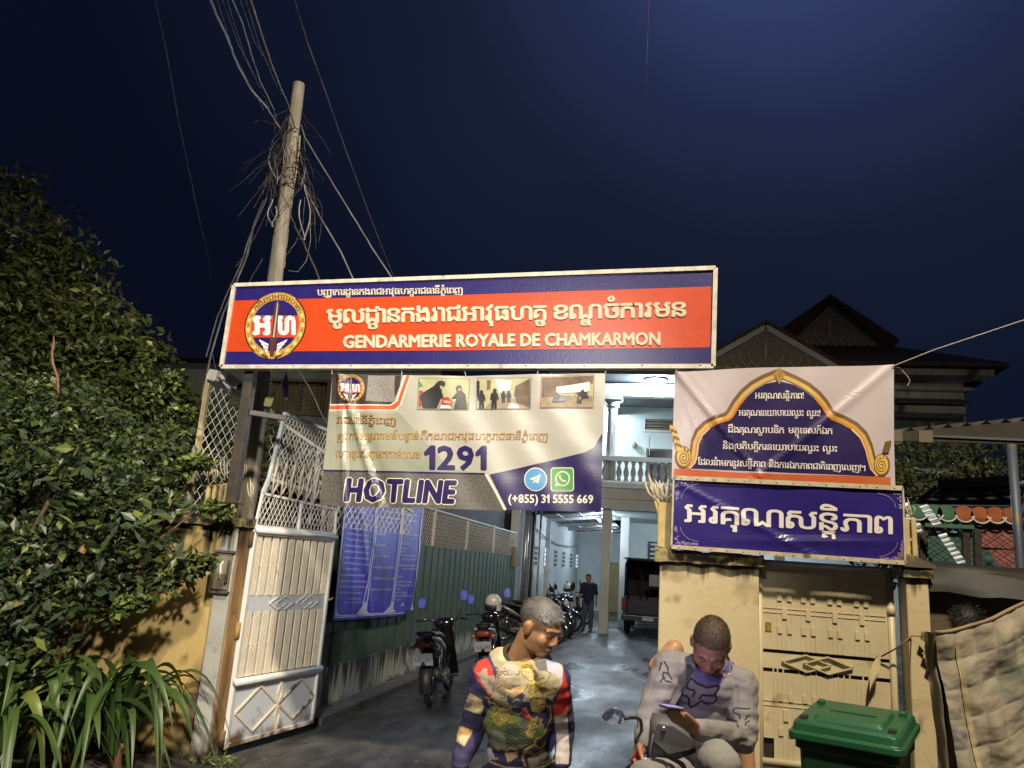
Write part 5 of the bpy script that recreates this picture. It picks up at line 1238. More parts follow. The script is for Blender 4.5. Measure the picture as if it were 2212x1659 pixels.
# big road motorcycle facing out of the shed
MC = thing('road_motorcycle', 'black road motorcycle with chrome forks facing out of the shed', 'motorbike', (0,0,0))
wheel(MC, .72, .31, .055); wheel(MC, -.68, .31, .06)
for sx in (-1, 1): MB().tube([(sx*.10,.46,.95),(sx*.105,.74,.31)], [.026,.026], 10).build('fork', CHR, MC)
b = MB(); loft(b, [(.42,.86,.08,.06),(.30,.90,.16,.12),(.10,.90,.17,.13),(-.10,.84,.11,.08)]); b.build('fuel_tank', BLK, MC)
b = MB(); loft(b, [(-.08,.82,.10,.05),(-.35,.80,.14,.06),(-.70,.86,.12,.05),(-.85,.90,.05,.03)]); b.build('seat', SEATM, MC)
b = MB(); b.ell((0,.60,.88), (.10,.10,.10), 16, 12); b.build('headlight', BLK, MC); MB().lathe([(.085,0),(.07,.02),(.0,.03)], (0,.67,.88), Vector((0,1,0)), 16).build('lens', GLSH, MC)
b = MB(); b.cbox((0,.05,.42), (.34,.40,.36)); b.tube([(0,.25,.45),(0,.40,.55)], .09, 10); b.build('engine', ENG, MC, bevel=.03)
b = MB(); b.tube([(-.36,.28,1.06),(-.12,.42,1.04),(.12,.42,1.04),(.36,.28,1.06)], .013, 8); b.build('handlebar', CHR, MC)
for sx in (-1, 1):
    mirror(MC, sx, GLSH, L=.14); MB().tube([(sx*.17,.2,.35),(sx*.18,-.9,.42)], [.04,.055], 10).build('exhaust', CHR, MC)
    b = MB(); b.ell((sx*.18,.56,.80), (.04,.035,.03), 10, 8); b.build('turn_signal', AMB, MC)
b = MB(); fender(b, .72, .325, 30, 165, .07); b.build('front_fender', BLK, MC)
place(MC, -2.82, 15.9, -152, 8)
hp2 = At(1226, 1268, 21.4); H2_ = dup(HEL, hp2-Vector((0,0,.13)), (0,0,.5), 'small white helmet on the road motorcycle, left of the walking man'); H2_.scale = (.9,.9,.9)
place(dup(MC, (0,0,0), None, 'second black road motorcycle standing just behind the one with chrome forks'), -3.15, 18.6, -145, 8)

# ------------------------------------------------------------------ pickup in the carport
TR = thing('pickup_truck', 'dark blue pickup truck seen from behind in the carport with a roll frame', 'pickup truck', (-.30, 19.4, 0))
TB = mat('truck_blue', (.012,.015,.036), .5, (.018,.022,.045), 4)
x0, x1, y0 = -1.20, .60, 17.25
b = MB(); b.hexa([Vector(p) for p in ((x0,y0+.1,.55),(x0+.12,y0+.1,.55),(x0+.12,y0+2.2,.55),(x0,y0+2.2,.55),(x0+.04,y0+.1,1.12),(x0+.12,y0+.1,1.12),(x0+.12,y0+2.2,1.12),(x0+.04,y0+2.2,1.12))]); b.hexa([Vector(p) for p in ((x1-.12,y0+.1,.55),(x1,y0+.1,.55),(x1,y0+2.2,.55),(x1-.12,y0+2.2,.55),(x1-.12,y0+.1,1.12),(x1-.04,y0+.1,1.12),(x1-.04,y0+2.2,1.12),(x1-.12,y0+2.2,1.12))]); b.box((x0+.1,y0+.1,.58),(x1-.1,y0+2.2,.64)); b.build('bed', TB, TR, bevel=.01)
MB().box((x0+.13,y0+.06,.62),(x1-.13,y0+.11,1.05)).build('tailgate', TB, TR, bevel=.012)
MB().box((x0-.02,y0-.10,.44),(x1+.02,y0+.04,.60)).build('bumper', mat('bumper_dark', (.05,.05,.055), .35, metal=.4), TR, bevel=.02)
MB().box((-.62,y0-.115,.47),(-.30,y0-.10,.57)).build('number_plate', PLATE, TR)
for sx, x in ((-1, x0), (1, x1)): MB().box((x+.0-.02*sx-.05,y0+.04,.72),(x-.02*sx+.05,y0+.12,1.08)).build('tail_light', LRED, TR, bevel=.01)
b = MB(); b.hexa([Vector(p) for p in ((x0+.02,y0+2.2,.5),(x1-.02,y0+2.2,.5),(x1-.02,y0+3.9,.5),(x0+.02,y0+3.9,.5),(x0+.20,y0+2.35,1.86),(x1-.20,y0+2.35,1.86),(x1-.22,y0+3.5,1.86),(x0+.22,y0+3.5,1.86))]); b.box((x0+.03,y0+3.9,.5),(x1-.03,y0+5.0,1.05)); b.build('cab', TB, TR, bevel=.04)
MB().hexa([Vector(p) for p in ((x0+.25,y0+2.245,1.20),(x1-.25,y0+2.245,1.20),(x1-.25,y0+2.26,1.20),(x0+.25,y0+2.26,1.20),(x0+.30,y0+2.325,1.72),(x1-.30,y0+2.325,1.72),(x1-.30,y0+2.34,1.72),(x0+.30,y0+2.34,1.72))]).build('rear_window', GLS, TR)
for x in (x0+.12, x1-.12):
    for y in (y0+.9, y0+4.2):
        w_ = torus(MB(), (x,y,.36), .26, .10, n=24, m=8).build('wheel', RUB, TR); MB().lathe([(.19,-.09),(.19,.09)], (x,y,.36), Vector((1,0,0)), 18).build('rim', ENG, w_)
b = MB()
for x in (x0+.06, x1-.06): b.tube([(x,y0+.15,1.1),(x,y0+.15,2.05),(x+(.06 if x < 0 else -.06),y0+.25,2.17),(x,y0+2.1,2.2)], .030, 8); b.tube([(x,y0+2.1,1.1),(x,y0+2.1,2.2)], .03, 8)
for y in (y0+.22, y0+1.1, y0+2.1): b.tube([(x0+.08,y,2.18),(x1-.08,y,2.18)], .026, 8)
b.tube([(x0+.2,y0+.9,.65),(-.55,y0+.9,1.35),(-.85,y0+.9,2.1)], .018, 6); b.tube([(-.75,y0+1.0,.65),(-.30,y0+1.0,1.5),(-.25,y0+1.0,2.1)], .018, 6); b.build('roll_frame', TB, TR)
CNV = mat('truck_canvas', (.035,.038,.045), .7); MB().box((x0,y0+.2,2.20),(x1,y0+2.2,2.235)).build('frame_roof', CNV, TR); MB().box((x0+.04,y0+.75,1.12),(x0+.06,y0+2.15,2.19)).build('side_canvas', CNV, TR); MB().box((x1-.06,y0+.75,1.12),(x1-.04,y0+2.15,2.19)).build('side_canvas', CNV, TR); MB().box((x0+.07,y0+2.0,.66),(x1-.07,y0+2.02,2.19)).build('front_dark_sheet', mat('bed_dark_sheet', (.012,.012,.014), .8), TR)  # black front sheet added to keep the lamp-lit cab dark
MB().box((x0+.15,y0+1.25,.66),(x1-.3,y0+1.28,1.10)).build('bench', BPL, TR)
MB().box((-.46,y0+.62,1.44),(-.10,y0+.635,1.78)).build('paper_sheet', mat('paper', (.30,.30,.33), .6, (.30,.28,.34), 14), TR)
# ------------------------------------------------------------------ people
def remesh(mb, voxel, smooth=4, name='tmp'):
    o = mb.build(name, [], recalc=True)
    md = o.modifiers.new('r', 'REMESH'); md.mode = 'VOXEL'; md.voxel_size = voxel; md.use_smooth_shade = True
    if smooth: s_ = o.modifiers.new('s', 'SMOOTH'); s_.iterations = smooth; s_.factor = .5
    bpy.context.view_layer.update()
    me = bpy.data.meshes.new_from_object(o.evaluated_get(bpy.context.evaluated_depsgraph_get()))
    V = np.zeros(len(me.vertices)*3); me.vertices.foreach_get('co', V); V = V.reshape(-1, 3)
    Fc = [tuple(p.vertices) for p in me.polygons]
    old = o.data; bpy.data.objects.remove(o); bpy.data.meshes.remove(old); bpy.data.meshes.remove(me)
    return V, Fc
def normals(V, Fc):
    me = bpy.data.meshes.new('n'); me.from_pydata([tuple(p) for p in V], [], Fc); me.update()
    Nn = np.zeros(len(V)*3); me.vertices.foreach_get('normal', Nn); bpy.data.meshes.remove(me); return Nn.reshape(-1, 3)
def put(name, V, Fc, m, parent=None, origin=(0,0,0), col=None):
    off = np.array(OFF[parent.name] if parent else origin)
    me = bpy.data.meshes.new(name); me.from_pydata([tuple(p) for p in (V-off)], [], Fc); me.materials.append(m)
    me.polygons.foreach_set('use_smooth', [True]*len(Fc))
    if col is not None:
        a = me.color_attributes.new('Col', 'FLOAT_COLOR', 'POINT'); a.data.foreach_set('color', np.c_[col, np.ones(len(col))].astype(np.float32).ravel())
    me.update(); o = bpy.data.objects.new(name, me); COL.objects.link(o)
    if parent: o.parent = parent
    else: o.location = origin
    OFF[o.name] = Vector(off); return o
def keep(V, Fc, mask, *extra):
    idx = -np.ones(len(V), int); idx[mask] = np.arange(mask.sum())
    F2 = [tuple(idx[i] for i in f) for f in Fc if all(mask[i] for i in f)]
    return (V[mask], F2)+tuple(e[mask] for e in extra)
fwn, RTn, UPn, CAMn = (np.array(x) for x in (fw, RT, UP, CAM))
def projn(V):
    d = V-CAMn; z = d @ fwn; return W2+FPX*(d @ RTn)/z, H2-FPX*(d @ UPn)/z
def inpoly(u, v, poly):
    r = np.zeros(len(u), bool); n = len(poly)
    for i in range(n):
        (x1, y1), (x2, y2) = poly[i], poly[(i+1) % n]
        if y1 == y2: continue
        c = ((y1 > v) != (y2 > v)) & (u < (x2-x1)*(v-y1)/(y2-y1)+x1); r ^= c
    return r
def nearline(u, v, pts, wd):
    r = np.zeros(len(u), bool)
    for (x1, y1), (x2, y2) in zip(pts[:-1], pts[1:]):
        dx, dy = x2-x1, y2-y1; t = np.clip(((u-x1)*dx+(v-y1)*dy)/(dx*dx+dy*dy+1e-9), 0, 1)
        r |= (u-x1-t*dx)**2+(v-y1-t*dy)**2 < (wd/2)**2
    return r
def vnoise(V, s, seed=0): return np.array([noise.noise(Vector((p[0]*s+seed, p[1]*s, p[2]*s))) for p in V])
SKIN = mat('skin', (.4,.22,.12), .48, attr='Col', sub=.08, bump=.03, bscale=300); CLOTHP = mat('printed_cloth', (.4,.4,.4), .8, attr='Col', bump=.12, bscale=240)
def head_parts(mb, M, nose=1.0, jaw=1.0, neck_to=None, neck_r=.056):
    """M: 4x4 head frame (x right of the head, y the way it faces, z up), metres"""
    def P(x, y, z): return M @ Vector((x, y, z))
    R3 = M.to_3x3()
    E = lambda c, r: mb.ell(P(*c), r, 20, 14, R3)
    E((0,-.015,.035), (.077,.098,.086)); E((0,.020,-.035), (.064*jaw,.070,.085)); E((0,.058,-.096), (.034*jaw,.028,.024)); E((0,.01,-.075), (.058*jaw,.06,.045))
    for sx in (-1, 1):
        E((sx*.040,.055,-.030), (.028,.028,.030)); mb.capsule(P(sx*.012,.086,.022), P(sx*.045,.070,.020), .0105, .010)
        E((sx*.079,-.012,-.010), (.011,.022,.033)); E((sx*.084,-.016,.0), (.008,.018,.020)); E((sx*.012,.092,-.035), (.009,.010,.008)); E((sx*.031,.074,.000), (.016,.012,.010))
    mb.capsule(P(0,.086,.008), P(0,.099,-.028), .009, .0125*nose)
    E((0,.086,-.064), (.024,.012,.0075)); E((0,.083,-.076), (.020,.012,.0085))
    if neck_to is not None: mb.capsule(P(0,-.025,-.07), Vector(neck_to), neck_r, neck_r*1.08)
def head_color(V, M, skin, brow=(.03,.025,.02), lip=(.30,.12,.08), lash=(.03,.02,.015), stache=None, col=None, fade=None):
    Li = np.array(M.inverted()); q = V @ Li[:3,:3].T+Li[:3,3]; x, y, z = q.T
    col = np.tile(skin, (len(V), 1)) if col is None else col
    nzv = vnoise(V, 40)*.10+vnoise(V, 12, 5)*.08; col = col*(1+nzv[:,None])
    hd = (np.abs(x) < .1) & (np.abs(y) < .13) & (z > -.13) & (z < .13)
    front = hd & (y > .045)
    def mixm(mask, c, k=1): col[mask] = col[mask]*(1-k)+np.array(c)*k
    mixm(front & (np.abs(z+.026) < .022) & (np.abs(np.abs(x)-.045) < .02), (skin[0]*1.15, skin[1]*.85, skin[2]*.8), .4)
    mixm(front & (np.abs(x) < .016) & (z < -.015) & (z > -.045) & (y > .095), (skin[0]*1.2, skin[1]*.9, skin[2]*.85), .5)
    if stache: mixm(front & (np.abs(x) < .030) & (z < -.046) & (z > -.058), stache, .75); mixm(hd & (z < -.085) & (y > .02), stache, .22)
    mixm(front & (np.abs(x) < .024) & (z < -.058) & (z > -.084), lip, .7); mixm(front & (np.abs(x) < .024) & (np.abs(z+.0705) < .0022), (.10,.03,.02), .9)
    ex = np.abs(x)-.031
    mixm(front & (np.abs(ex) < .020) & (np.abs(z-.024+ex*ex*16-.000) < .0046), brow, .78)
    mixm(front & (np.abs(ex) < .016) & (np.abs(z+.006-ex*ex*8) < .0026), lash, .75)
    mixm(front & (np.abs(ex) < .017) & (np.abs(z-.008+ex*ex*10) < .0014), lash, .3)
    mixm(hd & (np.abs(x) > .070) & (np.abs(z) < .035) & (np.abs(y+.012) < .014), (skin[0]*.8, skin[1]*.6, skin[2]*.5), .5)
    if fade is not None:      # clipped sides: stubble thinning out towards the ears and nape
        t = np.clip((z+.045+.35*np.clip(y+.02,0,.05))/.075, 0, 1)*np.clip((.052-y)/.02, 0, 1)*(np.hypot(x/.07,(y+.015)/.09) > .72)*(z < .11)*(z > -.09)
        t *= (np.abs(x) < .083)*np.clip(.62+.5*nzv*5, 0, 1); ear = (np.abs(x) > .0725) & (np.abs(y+.012) < .027) & (np.abs(z+.008) < .037); t[ear] = 0
        col = col*(1-t[:,None]*.85)+np.array(fade)*t[:,None]*.85
    return np.clip(col, 0, 1)
def frame_mat(c, f, up):
    f = Vector(f).normalized(); x = f.cross(Vector(up)).normalized(); u = x.cross(f)
    return Matrix.Translation(Vector(c)) @ Matrix((x, f, u)).transposed().to_4x4()
def hand(mb, wrist, d, palm_n, curl=.5, s=1.0, thumb_side=1, spread=.10, topen=1.0):
    """five fingers; d = direction of the fingers, palm_n = direction the palm faces"""
    w_ = Vector(wrist); d = Vector(d).normalized(); pn = Vector(palm_n); pn = (pn-d*pn.dot(d)).normalized(); sd = d.cross(pn)*thumb_side
    R3 = Matrix((sd, d, pn)).transposed()
    mb.ell(w_+d*.045*s, (.038*s,.050*s,.017*s), 16, 10, R3)
    mb.capsule(w_-d*.02, w_+d*.03*s, .026*s, .026*s)
    for i, (off, ln) in enumerate(((.029,.072),(.010,.082),(-.010,.075),(-.028,.058))):
        p = w_+d*.082*s+sd*off*s; dd = (d+sd*off*spread*30*.3).normalized(); ang = 0
        for j, fr in enumerate((.44,.32,.24)):
            ang += curl*(.75 if j == 0 else .9); v_ = dd*math.cos(ang)+pn*math.sin(ang); q = p+v_*ln*fr*s
            mb.capsule(p, q, (.0098-.0009*j)*s, (.0090-.0009*j)*s, 10); p = q
    p = w_+d*.025*s+sd*.030*s
    for j, (ln, k) in enumerate(((.040,.75),(.030,.35),(.024,.1))):
        v_ = (d*(.55+.25*j+.5*(1-topen))+sd*(.75-.25*j)*topen+pn*(.35+.3*j*curl)*(.4+.6*topen)).normalized(); q = p+v_*ln*s; mb.capsule(p, q, (.0125-.0015*j)*s, (.0115-.0015*j)*s, 10); p = q

def jo(u, v, d): return At(u, v, d)
# ---- man in the printed sweatshirt
D1 = 3.35
sk1 = (.40,.215,.105)
hc = jo(1167, 1352, D1); M1 = frame_mat(hc, RT*.70-fw*.60-UP*.34, UP*.92+RT*.24+Vector((0,0,.1)))
neck = jo(1122, 1428, D1+.05)
shL, elL, wrL = jo(1052, 1462, D1+.03), jo(1020, 1572, D1+.05), jo(993, 1652, D1-.05)
shR, elR, wrR = jo(1192, 1470, D1-.12), jo(1213, 1572, D1-.02), jo(1212, 1650, D1-.10)
hipc = jo(1120, 1690, D1+.05); zf_ = 0
hipL, hipR = hipc-RT*.09, hipc+RT*.09
kneeL, kneeR = Vector((hipL.x-.01, hipL.y-.02, .50)), Vector((hipR.x+.03, hipR.y+.0, .50)); ankL, ankR = Vector((hipL.x-.02, hipL.y+.04, .09)), Vector((hipR.x+.05, hipR.y+.05, .09))
def torso(mb, nk, sl, sr, hp, g=0, belly=.0):
    ch = (sl+sr)/2; up = (nk-hp).normalized(); sd = (sr-sl).normalized(); fr = sd.cross(up).normalized(); R3 = Matrix((sd, fr, up)).transposed()
    wsh = (sr-sl).length/2
    mb.ell(ch.lerp(hp, .10), (wsh*.98+g, .105+g, .12+g), 22, 14, R3); mb.ell(ch.lerp(hp, .38), (wsh*.92+g, .118+g, .19+g), 22, 14, R3)
    mb.ell(ch.lerp(hp, .70)-fr*belly, (wsh*.88+g, .118+g+belly, .18+g), 22, 14, R3); mb.ell(hp, (wsh*.86+g, .115+g, .14+g), 22, 14, R3)
    for s_ in (sl, sr): mb.capsule(nk.lerp(ch, .25), s_, .06+g, .062+g)
mb = MB(); head_parts(mb, M1, jaw=1.08, neck_to=neck, neck_r=.058); torso(mb, neck, shL, shR, hipc, -.015)
for a, b_, c in ((shL, elL, wrL), (shR, elR, wrR)): mb.capsule(a, b_, .045, .038); mb.capsule(b_, c, .038, .026)
hand(mb, wrL, Vector((-.15,.0,-1)), RT, .45, 1, 1); hand(mb, wrR, Vector((.02,.05,-1)), -RT, .45, 1, -1)
for h_, k_, a_ in ((hipL, kneeL, ankL), (hipR, kneeR, ankR)): mb.capsule(h_, k_, .078, .052); mb.capsule(k_, a_, .050, .036); mb.capsule(a_, a_+Vector((.0,-.16,-.05)), .04, .035)
V, Fc = remesh(mb, .0050, 3)
MAN1 = put('person', V, Fc, SKIN, None, (hipc.x, hipc.y, 0), head_color(V, M1, sk1, stache=(.10,.07,.05), fade=(.105,.09,.08)))
tag(MAN1, 'standing man with short grey hair in a colourful printed sweatshirt looking down to his left', 'person')
def hair(parent, M, col, col2, line, n=2600, ln=(.012,.028), seed=1, shell=.006, lift=.5, comb=(0,.6,-.2), fringe=None):
    """scalp shell plus many short locks; line(x,y,z) tells whether a scalp point carries hair"""
    rnd = random.Random(seed); R3 = M.to_3x3(); b = MB(); vs = []; n_u, n_v = 40, 26
    pt = lambda a, e, g=0: Vector(((.077+g)*math.cos(e)*math.cos(a), -.015+(.098+g)*math.cos(e)*math.sin(a), .035+(.086+g)*math.sin(e)))
    fs = []; ok = {}
    for j in range(n_v+1):
        for i in range(n_u):
            a = 2*PI*i/n_u; e = -1.0+(PI/2+1.0)*j/n_v; p = pt(a, e, shell); ok[(i, j)] = line(*p); vs.append(M @ (p+p.normalized()*.002*noise.noise(p*60)))
    for j in range(n_v):
        for i in range(n_u):
            i2 = (i+1) % n_u
            if ok[(i,j)] and ok[(i2,j)] and ok[(i,j+1)] and ok[(i2,j+1)]: fs.append((j*n_u+i, j*n_u+i2, (j+1)*n_u+i2, (j+1)*n_u+i))
    b.add(vs, fs, 0, True)
    k = 0
    while k < n:
        a = rnd.random()*2*PI; e = math.asin(rnd.uniform(-.84, 1)); p = pt(a, e, shell-.002)
        if not line(*p): continue
        k += 1; nn = (p-Vector((0,-.015,.035))).normalized(); cb = Vector(comb); cb = cb-nn*cb.dot(nn)
        l_ = rnd.uniform(*ln)*(fringe(p) if fringe else 1); d = (nn*lift+cb+Vector((rnd.gauss(0,.25),rnd.gauss(0,.25),rnd.gauss(0,.25)))).normalized(); s_ = d.cross(nn).normalized()*.0011
        q = p+d*l_*.6; r = p+d*l_-nn*l_*.12
        b.add([M @ (p-s_), M @ (p+s_), M @ (q+s_*.8), M @ (q-s_*.8), M @ r], [(0,1,2,3),(3,2,4)], 1 if rnd.random() < (.5 if not fringe else (.85 if p.y > .0 and p.z > .05 else .12)) else 0)
    return b.build('hair', [col, col2], parent, recalc=False)
def line1(x, y, z):       # above the ears, off the forehead
    if y > .045: return z > .078-(.02 if abs(x) > .05 else 0)
    if y > -.02: return z > .046
    return z > -.01
HG1 = mat('hair_grey', (.13,.12,.11), .6, (.085,.075,.07), 40); HG2 = mat('hair_silver', (.27,.275,.285), .6)
hair(MAN1, M1, HG1, HG2, line1, 6500, (.007,.015), 2, .002, .38, (.15,1.0,-.25), lambda p: 2.9 if p.y > .01 and p.z > .06 else .6)
# sweatshirt
def kq(x, y): return (976.5+x*.1336, 1437.3+y*.1336)
def kr(x, y): return (987.5+x*.16535, 1261.8+y*.16535)
mb = MB(); torso(mb, neck, shL, shR, hipc, .012, .015)
mb.capsule(jo(1085,1432,D1+.06), jo(1160,1432,D1+.02), .07, .07)
for a, b_, c in ((shL, elL, wrL), (shR, elR, wrR)): mb.capsule(a, b_, .076, .062); mb.capsule(b_, c.lerp(b_, .10), .060, .046)
V, Fc = remesh(mb, .0032, 9)
Nn = normals(V, Fc)
fold = vnoise(V*np.array([1,1,.55]), 11, 3)*.008+vnoise(V*np.array([1,1,2.2]), 13, 9)*.006+vnoise(V*np.array([.7,.7,1.6]), 24, 1)*.003
V = V+Nn*fold[:,None]
nk_d = np.array((M1 @ Vector((0,-.02,-.10)))-neck); nk_d /= np.linalg.norm(nk_d); qn = V-np.array(neck)
along = qn @ nk_d; radial = np.linalg.norm(qn-along[:,None]*nk_d, axis=1)
handz = V[:,2] > min(wrL.z, wrR.z)-.02
u, v = projn(V)
hem = (v < 1646+.0*u) | (np.abs(u-1120) > 200)
inner = (np.abs(u-1122) < 92)
mask = ~((along > .012) & (radial < .090)) & ((~inner) | (V[:,2] > jo(1120,1662,D1).z))
V, Fc, Nn = keep(V, Fc, mask, Nn); u, v = projn(V)
NAV = (.030,.026,.085); RD = (.52,.035,.02); CRM = (.37,.32,.19); LIL = (.48,.42,.50); GRN = (.14,.20,.055); BLU = (.17,.23,.52); GRY = (.14,.13,.13); GLD = (.42,.28,.05); YEL = (.50,.40,.07); BRN = (.13,.085,.055); SKT = (.55,.38,.17); DGR = (.06,.075,.04); OLV = (.10,.12,.05)
col = np.tile(NAV, (len(V), 1))
facing = (Nn @ -fwn) > -.25
def P_(k, pts): return [k(*p) for p in pts]
def paintp(poly, c, jit=0): 
    m = facing & inpoly(u, v, poly); col[m] = c; return m
def paintl(pts, wd, c): m = facing & nearline(u, v, pts, wd); col[m] = c
# body ground, upper chest
paintp(P_(kr, [(380,880),(560,780),(740,760),(860,860),(1040,930),(1180,850),(1380,1050),(1380,1300),(1250,1500),(1300,1700),(480,1700),(470,1100)]), CRM)
paintp(P_(kr, [(560,860),(680,830),(640,1000),(540,1000)]), (.42,.44,.26)); paintp(P_(kr, [(1145,840),(1210,840),(1330,960),(1320,1040),(1240,1020),(1160,1000)]), BLU)
paintp(P_(kr, [(1160,1000),(1240,1025),(1330,1030),(1385,1100),(1370,1330),(1290,1180),(1180,1130)]), LIL); paintp(P_(kr, [(830,910),(930,930),(1060,960),(1150,860),(1180,1130),(1060,1140),(1000,1000)]), GRY); paintp(P_(kr, [(900,880),(1050,900),(1090,1010),(960,970)]), (.30,.18,.08))
# lower body
paintp(P_(kq, [(620,600),(560,900),(470,1220),(440,1640),(1640,1660),(1680,1300),(1640,600),(1540,520),(1300,600),(900,560)]), NAV)
paintp(P_(kq, [(600,680),(700,640),(1000,760),(1150,860),(1400,950),(1480,1080),(1300,1260),(1000,1380),(560,1260),(470,1220),(540,900)]), OLV)
paintp(P_(kq, [(560,760),(640,660),(660,900),(600,1040),(500,1200),(490,1000)]), GRN); paintp(P_(kq, [(960,780),(1160,880),(1060,920),(900,940)]), (.19,.24,.05)); paintp(P_(kq, [(1380,960),(1480,940),(1500,1060),(1420,1120)]), (.16,.22,.05))
paintp(P_(kq, [(860,980),(1250,870),(1380,950),(1360,1080),(1180,1240),(1000,1340),(850,1180)]), (.085,.105,.06))
for i in range(9):
    for j in range(6): paintl(P_(kq, [(900+i*52-j*6, 960+j*58+(i % 2)*20), (928+i*52-j*6, 965+j*58+(i % 2)*20)]), 3.0, (.03,.035,.02))
paintp(P_(kq, [(590,1040),(800,1060),(870,1200),(860,1380),(600,1330)]), (.16,.17,.12))
# bright ornament in gold, cream and brown across the chest
paintp(P_(kr, [(560,1090),(640,1020),(740,1030),(810,1100),(790,1180),(640,1260),(560,1220)]), (.45,.37,.30)); paintp(P_(kq, [(690,300),(900,200),(1100,220),(1120,330),(960,430),(900,640),(680,640),(650,520)]), (.30,.25,.17)); paintp(P_(kq, [(640,700),(760,660),(960,780),(920,880),(760,1000),(640,900)]), (.30,.24,.05)); paintp(P_(kq, [(880,480),(1060,380),(1180,480),(1120,640),(900,660)]), (.05,.055,.10))
paintp(P_(kq, [(1230,260),(1340,250),(1560,330),(1700,390),(1640,470),(1540,480),(1500,700),(1420,780),(1280,740),(1260,600),(1330,480),(1240,400)]), SKT); paintp(P_(kq, [(820,400),(940,380),(1100,330),(1220,330),(1160,430),(1000,520),(880,470)]), SKT)
paintp(P_(kr, [(700,830),(730,850),(860,1010),(990,1060),(1010,1120),(960,1110),(830,1080),(790,970)]), YEL); paintp(P_(kr, [(840,1090),(920,1060),(1000,1080),(1040,1180),(1000,1260),(920,1220),(860,1160)]), (.55,.42,.18))
paintp(P_(kq, [(1120,680),(1200,680),(1260,800),(1300,880),(1240,900),(1150,800)]), RD); paintp(P_(kq, [(1380,860),(1480,850),(1440,930),(1380,920)]), (.45,.16,.14))
paintp(P_(kq, [(1290,860),(1390,820),(1380,960),(1300,1180),(1190,1130),(1230,960)]), (.38,.30,.05))
r3 = random.Random(8)
for k in range(130):    # broken gold and dark relief lines
    cx, cy = r3.choice(((780,350,),(760,560),(820,780),(1320,450),(1330,330),(1000,640),(700,900),(1270,1020),(1330,620),(620,90),(900,120))); x, y = cx+r3.gauss(0,85), cy+r3.gauss(0,60); a = r3.uniform(-.9,.5); ln = r3.uniform(60,140); cu = r3.uniform(-.5,.5)*ln
    paintl(P_(kq, [(x+ln*q*math.cos(a)-cu*math.sin(PI*q)*math.sin(a), y+ln*q*math.sin(a)+cu*math.sin(PI*q)*math.cos(a)) for q in np.linspace(0,1,8)]), r3.choice((1.4,2.0)), r3.choice(((.06,.045,.03),(.06,.05,.03),YEL,GLD,CRM)))
for c, r, a0 in (((1420,1250),80,0), ((690,1430),85,1), ((960,1430),90,2), ((1230,1500),90,3)):
    paintl([kq(c[0]+r*math.cos(t+a0), c[1]+r*1.05*math.sin(t+a0)) for t in np.linspace(0, 4.6, 14)], 4.2, (.40,.24,.04))
paintl(P_(kq, [(1590,700),(1600,850),(1540,1000),(1480,1120),(1420,1180)]), 4, GLD); paintl(P_(kq, [(1330,1280),(1180,1370),(1140,1500),(1180,1620)]), 5, GLD); paintp(P_(kq, [(1220,1500),(1500,1340),(1640,1440),(1580,1560),(1260,1650)]), (.28,.25,.19)); paintp(P_(kq, [(470,1370),(620,1330),(700,1500),(560,1560),(440,1470)]), (.38,.36,.50)); paintp(P_(kq, [(860,1420),(1020,1400),(1060,1480),(900,1580)]), (.50,.33,.17)); paintp(P_(kq, [(1560,1500),(1660,1290),(1660,1420),(1620,1520)]), (.32,.46,.58))
paintl(P_(kq, [(440,1480),(640,1570),(860,1650),(1200,1680),(1500,1630),(1660,1530)]), 4, (.40,.30,.12))
DK_ = (.07,.05,.035)
fc = P_(kq, [(1125,75),(1160,40),(1235,25),(1300,60),(1335,140),(1330,215),(1285,262),(1215,225),(1160,170),(1130,120)])
paintp(P_(kr, [(690,820),(715,830),(830,960),(905,1010),(990,1050),(1015,1110),(985,1125),(900,1075),(840,1090),(800,1000)]), GLD); paintp(fc, (.60,.44,.19)); paintp(P_(kq, [(1290,45),(1345,70),(1395,150),(1370,250),(1330,240),(1340,140)]), (.16,.10,.045))
paintl(fc+fc[:1], 1.6, DK_); paintl(P_(kq, [(1165,100),(1200,92)]), 1.4, DK_); paintl(P_(kq, [(1225,112),(1262,108)]), 1.4, DK_); paintl(P_(kq, [(1200,112),(1190,160),(1205,165)]), 1.1, (.30,.18,.07)); paintl(P_(kq, [(1195,195),(1225,203)]), 1.6, (.40,.07,.05))
for yy in (60, 35, 5, -30): paintl(P_(kq, [(1120-yy*.05,yy+8),(1210,yy-18),(1300,yy+6)]), 1.5, DK_ if yy % 2 else YEL)
for q_ in ([(1225,270),(1300,330),(1420,290)], [(1215,300),(1300,365),(1440,310)], [(1205,330),(1300,400),(1450,340)]): paintl(P_(kq, q_), 2.2, YEL); paintl(P_(kq, [(x_, y_+14) for x_, y_ in q_]), 1.1, DK_)
for q_ in ([(1560,330),(1700,390),(1640,470),(1540,480),(1500,700),(1420,780),(1280,740),(1260,600)], [(820,400),(940,470),(1020,520),(1160,430),(1220,330)], [(880,380),(1000,345),(1110,320)], [(1260,600),(1330,480),(1240,400)], [(1480,70),(1600,130),(1540,260),(1450,300)]): paintl(P_(kq, q_), 1.5, DK_)
for cx_, cy_ in ((1285,430),(1470,400)):
    paintp([kq(cx_+75*math.cos(t), cy_+60*math.sin(t)) for t in np.linspace(0,6.2,14)], (.38,.28,.05)); paintl([kq(cx_+60*math.cos(t), cy_+48*math.sin(t)) for t in np.linspace(0,6.28,16)], 1.3, DK_); paintl([kq(cx_+32*math.cos(t), cy_+26*math.sin(t)) for t in np.linspace(0,6.28,12)], 1.3, DK_)
